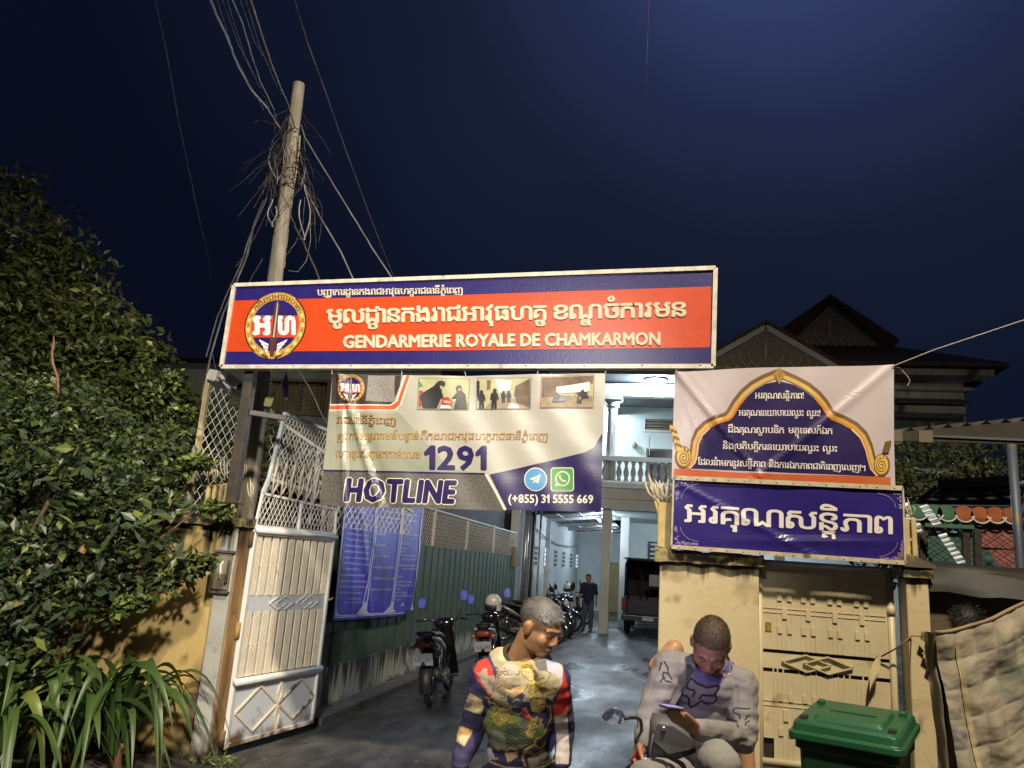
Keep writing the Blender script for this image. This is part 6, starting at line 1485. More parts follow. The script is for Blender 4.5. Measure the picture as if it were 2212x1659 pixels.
for i in range(7): paintl([kq(1370+10*math.sin(i*2)+(34-3*i)*math.cos(t), 520+i*32+16*math.sin(t)) for t in np.linspace(0,3.1,8)], 1.4, YEL if i % 2 else DK_)
for i in range(9):           # feathery cream and brown arcs at the left
    paintl([kq(790+(60+14*i)*math.cos(t), 230+(40+24*i)*math.sin(t)*.8) for t in np.linspace(2.0+.05*i, 4.4, 14)], 2.4, (.40,.33,.24) if i % 2 else (.10,.07,.05)); paintl([kq(800+(40+12*i)*math.cos(t), 520+(30+12*i)*math.sin(t)) for t in np.linspace(1.2, 3.6, 12)], 2.0, (.34,.28,.18) if i % 2 else (.09,.065,.045))
for i in range(8): paintl([kq(800+(30+14*i)*math.cos(t), 850+(22+11*i)*math.sin(t)) for t in np.linspace(3.2, 6.0, 14)], 2.0, (.42,.33,.06) if i % 2 else (.09,.07,.03))
for i in range(7): paintl(P_(kq, [(1150+i*22,700+i*28),(1190+i*20,690+i*30)]), 1.4, (.60,.55,.45))
# sleeves
paintp(P_(kr, [(330,900),(390,870),(500,1180),(430,1480),(250,1230),(215,1130)]), RD); paintp(P_(kr, [(250,1150),(300,1160),(340,1100),(390,1110),(400,1200),(490,1190),(460,1440),(400,1420)]), (.34,.26,.20)); paintp(P_(kr, [(350,890),(400,870),(520,1150),(500,1230),(450,1080)]), (.05,.03,.11))
paintp(P_(kq, [(280,440),(350,480),(480,560),(510,680),(460,800),(330,760),(190,700)]), (.48,.38,.20)); paintp(P_(kq, [(250,520),(350,560),(300,680),(200,700)]), (.20,.16,.14)); paintp(P_(kq, [(100,970),(340,1050),(300,1140),(200,1310),(60,1230)]), (.45,.28,.11)); paintp(P_(kq, [(110,1120),(260,1140),(200,1290),(70,1200)]), (.52,.42,.26))
paintp(P_(kr, [(1390,1130),(1440,1300),(1465,1500),(1440,1700),(1280,1800),(1250,1600),(1380,1350)]), RD)
paintp(P_(kq, [(1800,200),(1890,450),(1885,650),(1860,770),(1660,800),(1650,650),(1740,420)]), RD); paintp(P_(kq, [(1650,820),(1780,790),(1860,760),(1900,1400),(1880,1600),(1670,1590),(1690,1200)]), (.50,.43,.42))
col = np.clip(col*(1+.12*vnoise(V, 30)[:,None]), 0, 1)
SW = put('sweatshirt', V, Fc, CLOTHP, MAN1, col=col)
cp = []
for k in range(24):
    t = 2*PI*k/24; ax = Vector(nk_d); a_, b2 = frame_of(ax); cp.append(neck+ax*.0+(a_*math.cos(t)+b2*math.sin(t))*.076)
cl = MB(); torus(cl, neck+Vector(nk_d)*.016, .080, .012, Vector(nk_d).normalized(), 26, 8); cl.build('collar', mat('collar_brown', (.03,.018,.012), .8), SW)
mb = MB()
for h_, k_, a_ in ((hipL, kneeL, ankL), (hipR, kneeR, ankR)): mb.capsule(h_, k_, .098, .075); mb.capsule(k_, a_, .073, .062)
mb.ell(hipc, (.155,.12,.12)); V, Fc = remesh(mb, .008, 5); put('trousers', V, Fc, mat('trousers_black', (.015,.015,.017), .8, bump=.1), MAN1)
for a_ in (ankL, ankR): MB().capsule(a_+Vector((0,.03,-.04)), a_+Vector((0,-.17,-.055)), .045, .04).build('shoe', BPL, MAN1)
MB().tube([wrR+Vector((.028*math.cos(t),.028*math.sin(t),.0)) for t in np.linspace(0, 2*PI, 12)], .007, 6, cap=False).build('wrist_band', WIRE, MAN1)

# ---- man sitting on a motorbike with a phone
def ka(x, y): return (1289.2+x*.1612, 1426.4+y*.1612)
def kc(x, y): return (1398.9+x*.1488, 1316.7+y*.1488)
D2 = 3.45
hc2 = jo(1535, 1394, D2-.07); M2 = frame_mat(hc2, -fw*.72-UP*.58-RT*.24, UP*.80-fw*.55-RT*.02)
nk2 = jo(1541, 1452, D2+.06)
s2L, e2L, w2L = jo(1447, 1440, D2+.02), jo(1408, 1532, D2-.10), jo(1388, 1604, D2-.20)
s2R, e2R, w2R = jo(1602, 1480, D2), jo(1606, 1594, D2-.14), jo(1500, 1573, D2-.42)
hp2_ = jo(1512, 1680, D2+.10)
kn2R, kn2L = jo(1552, 1648, D2-.62), jo(1400, 1690, D2-.55)
an2R, an2L = Vector((kn2R.x-.10, kn2R.y+.12, .74)), Vector((kn2L.x-.02, kn2L.y+.05, .55))
sk2 = (.33,.165,.09)
mb = MB(); head_parts(mb, M2, jaw=1.12, neck_to=nk2, neck_r=.06); torso(mb, nk2, s2L, s2R, hp2_, -.012)
for a, b_, c in ((s2L, e2L, w2L), (s2R, e2R, w2R)): mb.capsule(a, b_, .046, .040); mb.capsule(b_, c, .040, .028)
ph = jo(1450, 1528, D2-.49)                                  # the phone, held in front of the chest
hdir = (ph-UP*.035-w2R).normalized(); hand(mb, w2R, hdir, UP*.86+fw*.45, .22, 1.0, -1, topen=.25)
hand(mb, w2L, Vector(jo(1376,1640,D2-.24)-w2L), RT*.8-fw*.3, .75, 1.05, 1)
for h_, k_, a_ in ((hp2_-RT*.08, kn2L, an2L), (hp2_+RT*.08, kn2R, an2R)): mb.capsule(h_, k_, .075, .055); mb.capsule(k_, a_, .052, .038); mb.capsule(a_, a_+Vector((-.05,-.15,-.04)), .04, .034)
V, Fc = remesh(mb, .0050, 3)
MAN2 = put('person', V, Fc, SKIN, None, (hp2_.x, hp2_.y, hp2_.z-.1), head_color(V, M2, sk2, fade=(.05,.035,.025)))
tag(MAN2, 'seated man with shaved dark hair in a grey long sleeved jersey looking at his phone', 'person')
def line2(x, y, z):
    if y > .03: return z > .070-.10*max(0, abs(x)-.03)*4
    if y > -.02: return z > .035-.0
    return z > -.060
HB1 = mat('hair_dark', (.040,.028,.018), .7, (.07,.045,.025), 60); HB2 = mat('hair_brown', (.085,.055,.03), .6)
hair(MAN2, M2, HB1, HB2, line2, 3600, (.004,.008), 5, .003, 1.0, (0,.3,0))
mb = MB(); torso(mb, nk2, s2L, s2R, hp2_, .014, .02)
for a, b_, c in ((s2L, e2L, w2L), (s2R, e2R, w2R)): mb.capsule(a, b_, .074, .060); mb.capsule(b_, c.lerp(b_, .08), .058, .042)
V, Fc = remesh(mb, .0032, 9); Nn = normals(V, Fc)
dsl = np.minimum(np.linalg.norm(V-np.array(e2L), axis=1), np.linalg.norm(V-np.array(e2R), axis=1)); amp = .005+.013*np.exp(-(dsl/.14)**2)
V = V+Nn*(vnoise(V*np.array([.6,1,2.0]), 15, 2)*amp*.9+vnoise(V*np.array([1.6,1,.5]), 9, 7)*.006+vnoise(V*np.array([1.2,1,1.2]), 26, 4)*.0018)[:,None]
nd2 = np.array(hc2-nk2); nd2 /= np.linalg.norm(nd2); qn = V-np.array(nk2); along = qn @ nd2; radial = np.linalg.norm(qn-along[:,None]*nd2, axis=1)
V, Fc, Nn = keep(V, Fc, ~((along > .03) & (radial < .085)), Nn); u, v = projn(V); facing = (Nn @ -fwn) > -.1
col = np.tile((.20,.19,.185), (len(V), 1))
INK = (.018,.016,.02)
paintp(P_(kc, [(690,780),(672,900),(680,975),(720,1050),(790,1105),(860,1132),(960,1122),(1040,1085),(1130,1000),(1215,930),(1215,740)]), (.115,.105,.235))
head_logo = [[(480,1195),(520,1125),(570,1110),(590,1050),(640,1000),(680,1035),(720,1075),(860,1135),(960,1115),(1035,1110),(1025,1170),(975,1225),(1000,1280),(985,1335)],
    [(480,1235),(505,1225),(540,1265),(560,1250),(595,1280),(600,1330),(605,1395),(625,1425),(680,1395),(780,1330),(810,1335),(825,1365),(850,1350),(880,1380),(905,1350),(940,1365),(985,1335)],
    [(570,1140),(620,1165),(670,1170),(685,1205),(655,1260)], [(755,1295),(795,1240),(870,1250),(960,1250)]]
for s_ in head_logo: paintl(P_(kc, s_), 4.6, INK)
for s_ in ([(1480,1440),(1380,1440),(1290,1425),(1245,1455),(1260,1500),(1330,1525),(1345,1580)], [(1490,1540),(1450,1545),(1420,1600)], [(1160,1590),(1200,1600),(1260,1610),(1290,1620),(1310,1700)], [(1480,1620),(1430,1640),(1420,1680)], [(185,1050),(220,1000),(270,1040),(340,1050)], [(245,760),(290,840),(300,930),(230,910),(220,960),(250,1000)], [(170,880),(200,770)], [(300,930),(350,1010)]): paintl(P_(kc, s_), 3.6, INK)
col = np.clip(col*(1+.10*vnoise(V, 22)[:,None]), 0, 1)
JR = put('jersey', V, Fc, CLOTHP, MAN2, col=col)
# neck gaiter
mb = MB(); mb.capsule(nk2-Vector(nd2)*.03, nk2+Vector(nd2)*.012, .094, .082)
mb.capsule(jo(1571,1457,D2+.02), jo(1577,1440,D2+.05), .030, .024)
V, Fc = remesh(mb, .0045, 5); Nn = normals(V, Fc); V = V+Nn*(vnoise(V*np.array([.8,1,2.2]), 24, 6)*.006)[:,None]
put('neck_gaiter', V, Fc, mat('gaiter_lilac', (.105,.095,.22), .85, (.13,.115,.25), 8, bump=.1, bscale=200), MAN2)
mb = MB()
for h_, k_, a_ in ((hp2_-RT*.08, kn2L, an2L), (hp2_+RT*.08, kn2R, an2R)): mb.capsule(h_, k_, .100, .082); mb.capsule(k_, a_, .080, .062)
mb.ell(hp2_, (.165,.14,.12)); V, Fc = remesh(mb, .006, 6); Nn = normals(V, Fc); V = V+Nn*(vnoise(V, 14, 3)*.008)[:,None]
put('jeans', V, Fc, mat('grey_jeans', (.20,.195,.19), .85, (.25,.245,.25), 7, bump=.15, bscale=220), MAN2)
for a_ in (an2L, an2R): MB().capsule(a_+Vector((0,.02,-.03)), a_+Vector((-.06,-.17,-.05)), .046, .042).build('shoe', BPL, MAN2)
# bag: body hangs at the hip, strap crosses the chest
BAGM = mat('bag_grey', (.10,.10,.095), .6, (.075,.078,.075), 9, bump=.15, bscale=160); BAG = thing('shoulder_bag', 'grey flap shoulder bag with a brass stud hanging across the seated man', 'bag', jo(1452, 1640, D2-.25))
bp = [jo(*ka(*p), D2-.26) for p in ((790,800),(1000,830),(1330,1050),(1330,1230),(960,1370),(700,1370),(690,1200),(740,960))]
cxy = sum(bp, Vector())/len(bp); b = MB(); n = len(bp); Q = [p+fw*.075 for p in bp]; mid = [cxy+(p-cxy)*.93-fw*.014 for p in bp]
b.add(bp+Q+mid, [tuple(range(2*n, 3*n))]+[(i, (i+1) % n, 2*n+(i+1) % n, 2*n+i) for i in range(n)]+[((i+1) % n, i, n+i, n+(i+1) % n) for i in range(n)]+[tuple(reversed(range(n, 2*n)))], 0, True); b.build('body', BAGM, BAG)
mid2 = [cxy+(p-cxy)*.95-fw*.018 for p in bp]; fl = [mid2[0]-fw*.006, mid2[1]-fw*.006, mid2[2]-fw*.006, jo(*ka(1250,1190), D2-.285), jo(*ka(960,1250), D2-.29), jo(*ka(760,1080), D2-.285), mid2[7]-fw*.006]
b = MB(); b.add(fl+[p-fw*.004 for p in fl], [tuple(range(7)), tuple(range(13,6,-1))]+[(i,(i+1)%7,7+(i+1)%7,7+i) for i in range(7)]); b.build('flap', BAGM, BAG)
MB().tube([mid2[7], mid2[6], mid2[5]], .004, 6).build('piping', GREYW, BAG)
MB().lathe([(.011,0),(.010,.004),(.004,.007)], jo(*ka(897,915), D2-.292), -fw, 14).build('stud', mat('brass', (.5,.4,.2), .3, metal=.8), BAG)
# strap follows the jersey surface
bv = BVHTree.FromPolygons([tuple(p) for p in (np.array([v.co[:] for v in JR.data.vertices])+np.array(OFF[JR.name]))], [tuple(p.vertices) for p in JR.data.polygons])
def onshirt(u, v, lift=.006):
    d = ray(u, v).normalized(); h = bv.ray_cast(CAM, d); return (h[0]-d*lift) if h[0] else At(u, v, D2-.1)
b = MB(); ctr = [lerp2((1500,1428),(1446,1523),k/18) for k in range(19)]; vs = []
dp = np.array([(onshirt(*c)-CAM).dot(fw) for c in ctr]); dp = np.minimum(np.convolve(np.pad(dp,4,'edge'), np.ones(9)/9, 'valid'), dp)-.004; dp = np.convolve(np.pad(dp,2,'edge'), np.ones(5)/5, 'valid')
for (uu, vv), d_ in zip(ctr, dp):
    p, q = At(uu-9, vv-4, d_), At(uu+9, vv+4, d_); vs += [p, q, q-fw*.004, p-fw*.004]
b.add(vs, [(i*4+k, i*4+(k+1) % 4, (i+1)*4+(k+1) % 4, (i+1)*4+k) for i in range(len(ctr)-1) for k in range(4)]); b.build('strap', BAGM, BAG)
bk = onshirt(1466, 1487); MB().cbox(bk-fw*.008, (.035,.01,.05), Matrix.Rotation(.5, 3, 'Y')).build('buckle', BPL, BAG)
# phone with a lit screen turned to his face
sn = (UP*.93+fw*.34+RT*.12).normalized(); pa = (RT-sn*RT.dot(sn)).normalized(); pb_ = sn.cross(pa); PR = Matrix((pa, pb_, sn)).transposed()
PH = thing('smartphone', 'smartphone with lit screen in the hand of the seated man', 'phone', ph)
MB().cbox(ph, (.074,.145,.009), PR).build('case', BPL, PH, bevel=.004)
MB().cbox(ph+sn*.0055, (.067,.135,.002), PR).build('screen', mat('phone_screen', (.1,.1,.2), .2, emit=(.55,.45,1.0), estr=.7), PH)
lp = lamp('phone_glow', 'AREA', ph+sn*.075+fw*.03, .8, (.60,.50,1.0), .10, hc2)
# small red lighter in the lowered hand
lg = jo(*ka(535,1270), D2-.26); LT = thing('red_lighter', 'red lighter held in the lowered hand of the seated man', 'lighter', lg)
MB().capsule(lg-UP*.02-RT*.015, lg+UP*.02+RT*.012, .011, .011, 10).build('body', mat('lighter_red', (.35,.02,.02), .15, coat=.6), LT); MB().tube([lg-UP*.03-RT*.02, lg-UP*.055-RT*.032], .007, 8).build('tip', BPL, LT)

# ---- bare elbow of a person sitting behind him
mb = MB(); e3 = jo(1456, 1403, 4.05); s3 = e3+Vector((.16,.12,-.28)); w3 = jo(1418, 1440, 4.0)
hc3 = e3+Vector((.22,.30,-.10)); M3 = frame_mat(hc3, Vector((-.2,-1,-.3)), Vector((0,-.2,1))); nk3 = hc3+Vector((.0,.05,-.20))
head_parts(mb, M3, neck_to=nk3); sl3, sr3 = nk3+Vector((-.17,0,-.10)), nk3+Vector((.17,0,-.10)); hp3 = nk3+Vector((0,.10,-.55)); torso(mb, nk3, sl3, sr3, hp3)
mb.capsule(sl3, e3, .055, .052); mb.capsule(e3, w3, .050, .044); hand(mb, w3, Vector((-.1,-.1,-1)), RT, .4); mb.capsule(sr3, sr3+Vector((.02,-.05,-.28)), .05, .042); mb.capsule(sr3+Vector((.02,-.05,-.28)), sr3+Vector((-.1,-.25,-.32)), .04, .03); hand(mb, sr3+Vector((-.1,-.25,-.32)), Vector((-.5,-.8,-.1)), Vector((0,0,-1)), .4)
for sx in (-1, 1): k3_ = hp3+Vector((sx*.12,-.30,-.02)); mb.capsule(hp3+Vector((sx*.08,0,0)), k3_, .08, .06); mb.capsule(k3_, Vector((k3_.x, k3_.y-.02, .08)), .055, .04)
V, Fc = remesh(mb, .008, 3); MAN3 = put('person', V, Fc, SKIN, None, (hp3.x, hp3.y, 0), head_color(V, M3, (.38,.20,.10))); tag(MAN3, 'person hidden behind the seated man, only a bare bent arm showing at his shoulder', 'person')
mb = MB(); torso(mb, nk3, sl3, sr3, hp3, .012); V, Fc = remesh(mb, .009, 4); V, Fc = keep(V, Fc, ~((np.linalg.norm(V-np.array(sl3), axis=1) < .085) | (np.linalg.norm(V-np.array(sr3), axis=1) < .085) | (np.linalg.norm(V-np.array(nk3), axis=1) < .10))); put('vest', V, Fc, mat('vest_dark', (.04,.045,.05), .85), MAN3)
def seat_trousers(hp, knees, m, par):
    mb = MB(); mb.ell(hp, (.165,.135,.12))
    for a, k_ in knees: mb.capsule(a, k_, .098, .078); mb.capsule(k_, Vector((k_.x, k_.y, .10)), .076, .06)
    V, Fc = remesh(mb, .010, 4); return put('trousers', V, Fc, m, par)
seat_trousers(hp3, [(hp3+Vector((sx*.08,0,0)), hp3+Vector((sx*.12,-.30,-.02))) for sx in (-1, 1)], mat('trousers_olive', (.05,.05,.04), .85), MAN3)
hair(MAN3, M3, HB1, HB1, line1, 900, (.010,.02), 19, .006)
# ---- man walking in the yard
ft = pZ(1268, 1362); Yw = ft.y
mb = MB(); bx, by = ft.x, Yw
hc4 = Vector((bx-.02, by-.03, 1.545)); M4 = frame_mat(hc4, Vector((.1,-1,-.35)), Vector((0,-.25,1))); nk4 = Vector((bx, by, 1.40)); s4L, s4R = Vector((bx-.19,by,1.33)), Vector((bx+.19,by,1.33)); hp4 = Vector((bx,by,.86))
head_parts(mb, M4, neck_to=nk4); torso(mb, nk4, s4L, s4R, hp4, -.01)
arms = ((s4L, s4L+Vector((-.06,.02,-.28)), s4L+Vector((-.09,-.08,-.52))), (s4R, s4R+Vector((.05,.03,-.28)), s4R+Vector((.06,-.03,-.53))))
for i, (a, b_, c) in enumerate(arms): mb.capsule(a, b_, .046, .040); mb.capsule(b_, c, .038, .027); hand(mb, c, Vector((0,-.15,-1)), RT if i == 0 else -RT, .5, 1, 1 if i == 0 else -1)
legs = ((hp4+Vector((-.09,0,0)), Vector((bx-.11,by-.06,.47)), Vector((bx-.12,by+.02,.09))), (hp4+Vector((.09,0,0)), Vector((bx+.10,by-.10,.47)), Vector((bx+.12,by-.14,.09))))
for h_, k_, a_ in legs: mb.capsule(h_, k_, .08, .055); mb.capsule(k_, a_, .052, .038); mb.capsule(a_, a_+Vector((0,-.16,-.05)), .04, .035)
V, Fc = remesh(mb, .009, 3); MAN4 = put('person', V, Fc, SKIN, None, (bx, by, 0), head_color(V, M4, (.30,.17,.09))); tag(MAN4, 'man in a navy polo shirt and jeans walking in the yard between motorbikes and column', 'person')
mb = MB(); torso(mb, nk4, s4L, s4R, hp4, .015)
for a, b_, c in arms: mb.capsule(a, b_.lerp(a, .2), .072, .062)
V, Fc = remesh(mb, .01, 4); V, Fc = keep(V, Fc, ~((V[:,2] > 1.40) & (np.hypot(V[:,0]-bx, V[:,1]-by) < .09))); put('polo_shirt', V, Fc, mat('polo_navy', (.014,.015,.05), .8), MAN4)
mb = MB()
for h_, k_, a_ in legs: mb.capsule(h_, k_, .098, .074); mb.capsule(k_, a_, .072, .062)
mb.ell(hp4, (.16,.125,.12)); V, Fc = remesh(mb, .01, 4); put('jeans', V, Fc, mat('jeans_blue', (.05,.07,.12), .8, (.07,.09,.14), 8), MAN4)
hair(MAN4, M4, HB1, HB1, line1, 500, (.010,.02), 9, .006)
for h_, k_, a_ in legs: MB().capsule(a_+Vector((0,.03,-.04)), a_+Vector((0,-.17,-.055)), .045, .04).build('shoe', BPL, MAN4)
# ------------------------------------------------------------------ motorbike under the seated man (only its mirror shows)
SB = dup(SC, (.42, -2.30, 0), (0, 0, rad(84)), 'motorbike whose dark framed round cornered mirror shows beside the seated man')
for ch in list(SB.children):
    if ch.name.startswith('mirror'):
        for c2 in list(ch.children): bpy.data.objects.remove(c2)
        bpy.data.objects.remove(ch)
c_ = At(1325, 1549, 3.12); mg = mat('mirror_speckle_reflection', (.22,.28,.46), .15, (.50,.56,.72), 34, stain=(.06,.08,.16), sscale=30, sthr=(.48,.56))  # speckled lamp reflection painted into the mirror glass colour
Mi = SB.matrix_basis.inverted() if False else Matrix.LocRotScale(SB.location, SB.rotation_euler, None).inverted()
def loc(p): return Mi @ Vector(p)
def ring(pts, k, off): 
    cc = sum((At(*p, 3.12) for p in pts), Vector())/len(pts); return [loc(cc+(At(*p, 3.12)-cc)*k-fw*off) for p in pts]
mp = [ka(*p) for p in ((65,765),(100,710),(230,650),(330,670),(370,730),(365,830),(200,865),(160,845))]
OFF[SB.name] = Vector((0,0,0))
a_ = ring(mp, 1.0, .0); b2 = ring(mp, .93, .012); c3 = ring(mp, .8, -.03); n = len(mp)
b = MB(); b.add(a_+b2+c3, [(i, (i+1) % n, n+(i+1) % n, n+i) for i in range(n)]+[((i+1) % n, i, 2*n+i, 2*n+(i+1) % n) for i in range(n)]+[tuple(range(2*n, 3*n))]); ms = b.build('mirror', BPL, SB)
b = MB(); b.add(ring(mp, .93, .0115), [tuple(range(n))]); b.build('mirror_glass', mg, ms, recalc=False)
st = [loc(At(*ka(x, y), 3.12+d)) for x, y, d in ((360,775,.01),(440,765,.02),(540,770,.05),(585,800,.08),(598,850,.1),(600,930,.12))]
MB().tube(st, [.010,.008,.007,.007,.007,.007], 8).build('mirror_stalk', BPL, SB)

# ------------------------------------------------------------------ green wheelie bin
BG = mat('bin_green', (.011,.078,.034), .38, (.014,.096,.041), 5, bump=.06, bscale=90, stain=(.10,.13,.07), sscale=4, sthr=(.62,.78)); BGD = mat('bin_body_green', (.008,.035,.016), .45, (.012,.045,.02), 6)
BIN = thing('wheelie_bin', 'green plastic wheelie bin with a closed lid in front of the small gate', 'bin', (0,0,0))
W_, D_ = .29, .33       # half width and half depth, local: y back
def rrect(hw, hd, r, n=5): return [(sx*(hw-r)+r*math.cos(rad(t0+90*k/n)), sy*(hd-r)+r*math.sin(rad(t0+90*k/n))) for sx, sy, t0 in ((1,1,0),(-1,1,90),(-1,-1,180),(1,-1,270)) for k in range(n+1)]
def stack(levels, close=True):
    b = MB(); vs = []; m = None
    for hw, hd, r, z, cy in levels:
        q = rrect(hw, hd, r); m = len(q); vs += [(x, y+cy, z+(y+hd)*.0) for x, y in q]
    fs = [(i*m+k, i*m+(k+1) % m, (i+1)*m+(k+1) % m, (i+1)*m+k) for i in range(len(levels)-1) for k in range(m)]
    fs += [tuple(reversed(range(m))), tuple(range((len(levels)-1)*m, len(levels)*m))]; b.add(vs, fs); return b
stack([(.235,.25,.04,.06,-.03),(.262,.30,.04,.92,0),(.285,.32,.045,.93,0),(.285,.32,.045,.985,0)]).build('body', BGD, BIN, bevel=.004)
tilt = Matrix.Rotation(rad(4.5), 4, 'X'); 
def lidz(mb):
    for i, p in enumerate(mb.v): mb.v[i] = Vector((p.x, p.y, p.z+(p.y+.33)*.085))
    return mb
lidz(stack([(.312,.345,.05,.975,0),(.316,.349,.05,.985,0),(.316,.349,.05,1.015,0),(.300,.333,.05,1.022,0),(.292,.325,.055,1.062,0),(.280,.312,.06,1.075,.0)])).build('lid', BG, BIN, bevel=.004)
lidz(stack([(.205,.205,.03,1.070,-.03),(.185,.180,.03,1.098,-.03)])).build('lid_panel', BG, BIN, bevel=.004)
lidz(MB().box((-.13,-.06,1.097),(.13,-.035,1.104))).build('lid_rib', BG, BIN)
for x in (-.24, .24): lidz(MB().box((x-.02,.16,1.07),(x+.02,.22,1.10))).build('lid_lug', BG, BIN, bevel=.006)
lidz(MB().box((-.262,-.27,1.07),(-.222,-.21,1.088))).build('lid_slot', GD, BIN); lidz(MB().box((.222,-.27,1.07),(.262,-.21,1.088))).build('lid_slot', GD, BIN)
lidz(MB().tube([(-.26,.37,1.0),(.26,.37,1.0)], .018, 8)).build('handle', BG, BIN)
for x in (-.26, .26): torus(MB(), (x,.27,.10), .075, .025, n=18).build('wheel', RUB, BIN)
f0, f1 = pZ(*c8(375,1420), .985), pZ(*c8(1258,1580), .985); ang = math.atan2(f1.y-f0.y, f1.x-f0.x); mid_ = (f0+f1)/2; k_ = (f1-f0).length/.632
BIN.rotation_euler = (0,0,ang); BIN.scale = (k_, k_, 1); ey = Vector((-math.sin(ang), math.cos(ang), 0)); BIN.location = Vector((mid_.x, mid_.y, 0))+ey*.349*k_

# ------------------------------------------------------------------ tarpaulin, quilt and cord at the right edge
TARP = mat('tarp_brown', (.075,.058,.036), .75, (.095,.075,.05), 3, bump=.2, bscale=40); BLKT = mat('black_tarp', (.012,.012,.012), .6)
b = MB()
def tp_(s_, t): x = 1.86+1.9*s_; z = 2.0-1.25*t; return Vector((x, .02+.06*math.sin(x*5+z*2)*.6+.04*noise.noise(Vector((x*2,z*2,1)))+.10*t, z+(.05*s_ if t < .2 else 0)))
b.grid(tp_, 30, 20); tag(b.build('tarpaulin', TARP, None, (2.6,.05,.75)), 'dark brown tarpaulin stretched behind the hanging quilt', 'tarpaulin')
b = MB(); b.grid(lambda s_, t: Vector((1.84+2*s_, -.06+.20*t+.02*math.sin(9*s_+3*t), 2.07-.03*s_+.02*noise.noise(Vector((s_*9,t*3,0)))-.22*(1-t)*(1 if t < .5 else .4))), 30, 6); tag(b.build('black_sheet', BLKT, None, (2.6,0,2.0)), 'black plastic sheet folded over the top of the tarpaulin', 'tarpaulin')
def quilt_mat():
    m = bpy.data.materials.new('quilt_cloth'); m.use_nodes = True; n, l = m.node_tree.nodes, m.node_tree.links; bs = n['Principled BSDF']; bs.inputs['Roughness'].default_value = .85
    tc = n.new('ShaderNodeTexCoord'); cur = None
    base = n.new('ShaderNodeRGB'); base.outputs[0].default_value = (.30,.265,.195,1); cur = base.outputs[0]
    for sc, c, lo, hi, w in ((3.2,(.22,.22,.165,1),.54,.64,1), (4.1,(.27,.215,.17,1),.54,.66,2), (3.7,(.26,.25,.20,1),.52,.64,3), (5.3,(.13,.13,.19,1),.60,.65,4), (2.6,(.13,.15,.11,1),.64,.72,5)):
        t = n.new('ShaderNodeTexNoise'); t.noise_dimensions = '4D'; t.inputs['W'].default_value = w*3.3; t.inputs['Scale'].default_value = sc; t.inputs['Detail'].default_value = 4; l.new(tc.outputs['Object'], t.inputs[0])
        r = n.new('ShaderNodeMapRange'); r.inputs[1].default_value = lo; r.inputs[2].default_value = hi; l.new(t.outputs[0], r.inputs[0])
        x = n.new('ShaderNodeMix'); x.data_type = 'RGBA'; l.new(r.outputs[0], x.inputs[0]); l.new(cur, x.inputs[6]); x.inputs[7].default_value = c; cur = x.outputs[2]
    l.new(cur, bs.inputs['Base Color'])
    t = n.new('ShaderNodeTexNoise'); t.inputs['Scale'].default_value = 300; l.new(tc.outputs['Object'], t.inputs[0]); bm = n.new('ShaderNodeBump'); bm.inputs['Strength'].default_value = .25; bm.inputs['Distance'].default_value = .01; l.new(t.outputs[0], bm.inputs['Height']); l.new(bm.outputs[0], bs.inputs['Normal'])
    return m
YQ = -.75
qa, qb, qm = pY(2020, 1368, YQ), pY(2330, 1232, YQ), pY(2125, 1338, YQ)
def qt(s_, t):
    x0 = qa.x+(qb.x-qa.x)*s_+.10*t*(1-s_); ztop = qa.z+(qb.z-qa.z)*(s_**1.5)
    z = ztop-1.15*t; gx, gz = s_*7.5+.25*t, t*7.0
    puff = .018*abs(math.sin(PI*gx))**.6*abs(math.sin(PI*gz))**.5
    wr = .030*noise.noise(Vector((s_*3, t*5, 2)))+.010*noise.noise(Vector((s_*9, t*20, 5)))+.0025*noise.noise(Vector((s_*24, t*50, 8)))+.012*math.sin(s_*9+t*26)*math.exp(-((t-.12)/.12)**2)+.018*math.sin((s_*3-t*1.4)*7)
    sag = .05*math.sin(PI*min(1, t*1.5))*0
    return Vector((x0, YQ-puff-wr-.10*t*t, z))
QL = thing('quilt', 'worn patchwork quilt hung over a cord at the right edge', 'quilt', (qa.x+.3, YQ, .4))
b = MB(); b.grid(qt, 170, 170); q_ = b.build('cloth', quilt_mat(), QL, recalc=False)
b = MB()
for r_ in range(0, 2):
    pass
b.grid(lambda s_, t: qt(.115+.035*s_+.02*t, .06+.94*t)+Vector((0,-.012,0)), 4, 90); b.build('pale_band', mat('band_cream', (.42,.36,.22), .85, (.34,.28,.16), 14), QL)
b = MB(); b.grid(lambda s_, t: qt(-.0+.0*s_, t)+Vector((-.02-.05*t+.06*s_, .10+.07*math.sin(s_*9+t*4), 0)), 10, 30); b.build('lining', mat('lining_tan', (.16,.13,.09), .85, (.11,.09,.06), 8), QL)
MB().tube([qt(s_, 0)+Vector((0,-.004,.008)) for s_ in np.linspace(0, 1, 24)], .012, 6).build('hem', mat('hem_tan', (.26,.20,.12), .85), QL)
c0, c1_, c2_ = pY(*c8(1085,825), .08), pY(*c8(1310,672), -.07), qt(0,0)
b = MB(); b.tube([c0, c0.lerp(c1_, .5)+Vector((0,0,-.012)), c1_], .006, 6); b.tube([c1_, c1_.lerp(c2_, .5)+Vector((0,0,-.012)), c2_, c2_+Vector((.03,-.02,.02))], .004, 6)
tag(b.build('washing_cord', mat('brown_cord', (.20,.13,.06), .8), None, c0), 'thin brown cord from the small gate past the pillar to the quilt corner', 'cord')
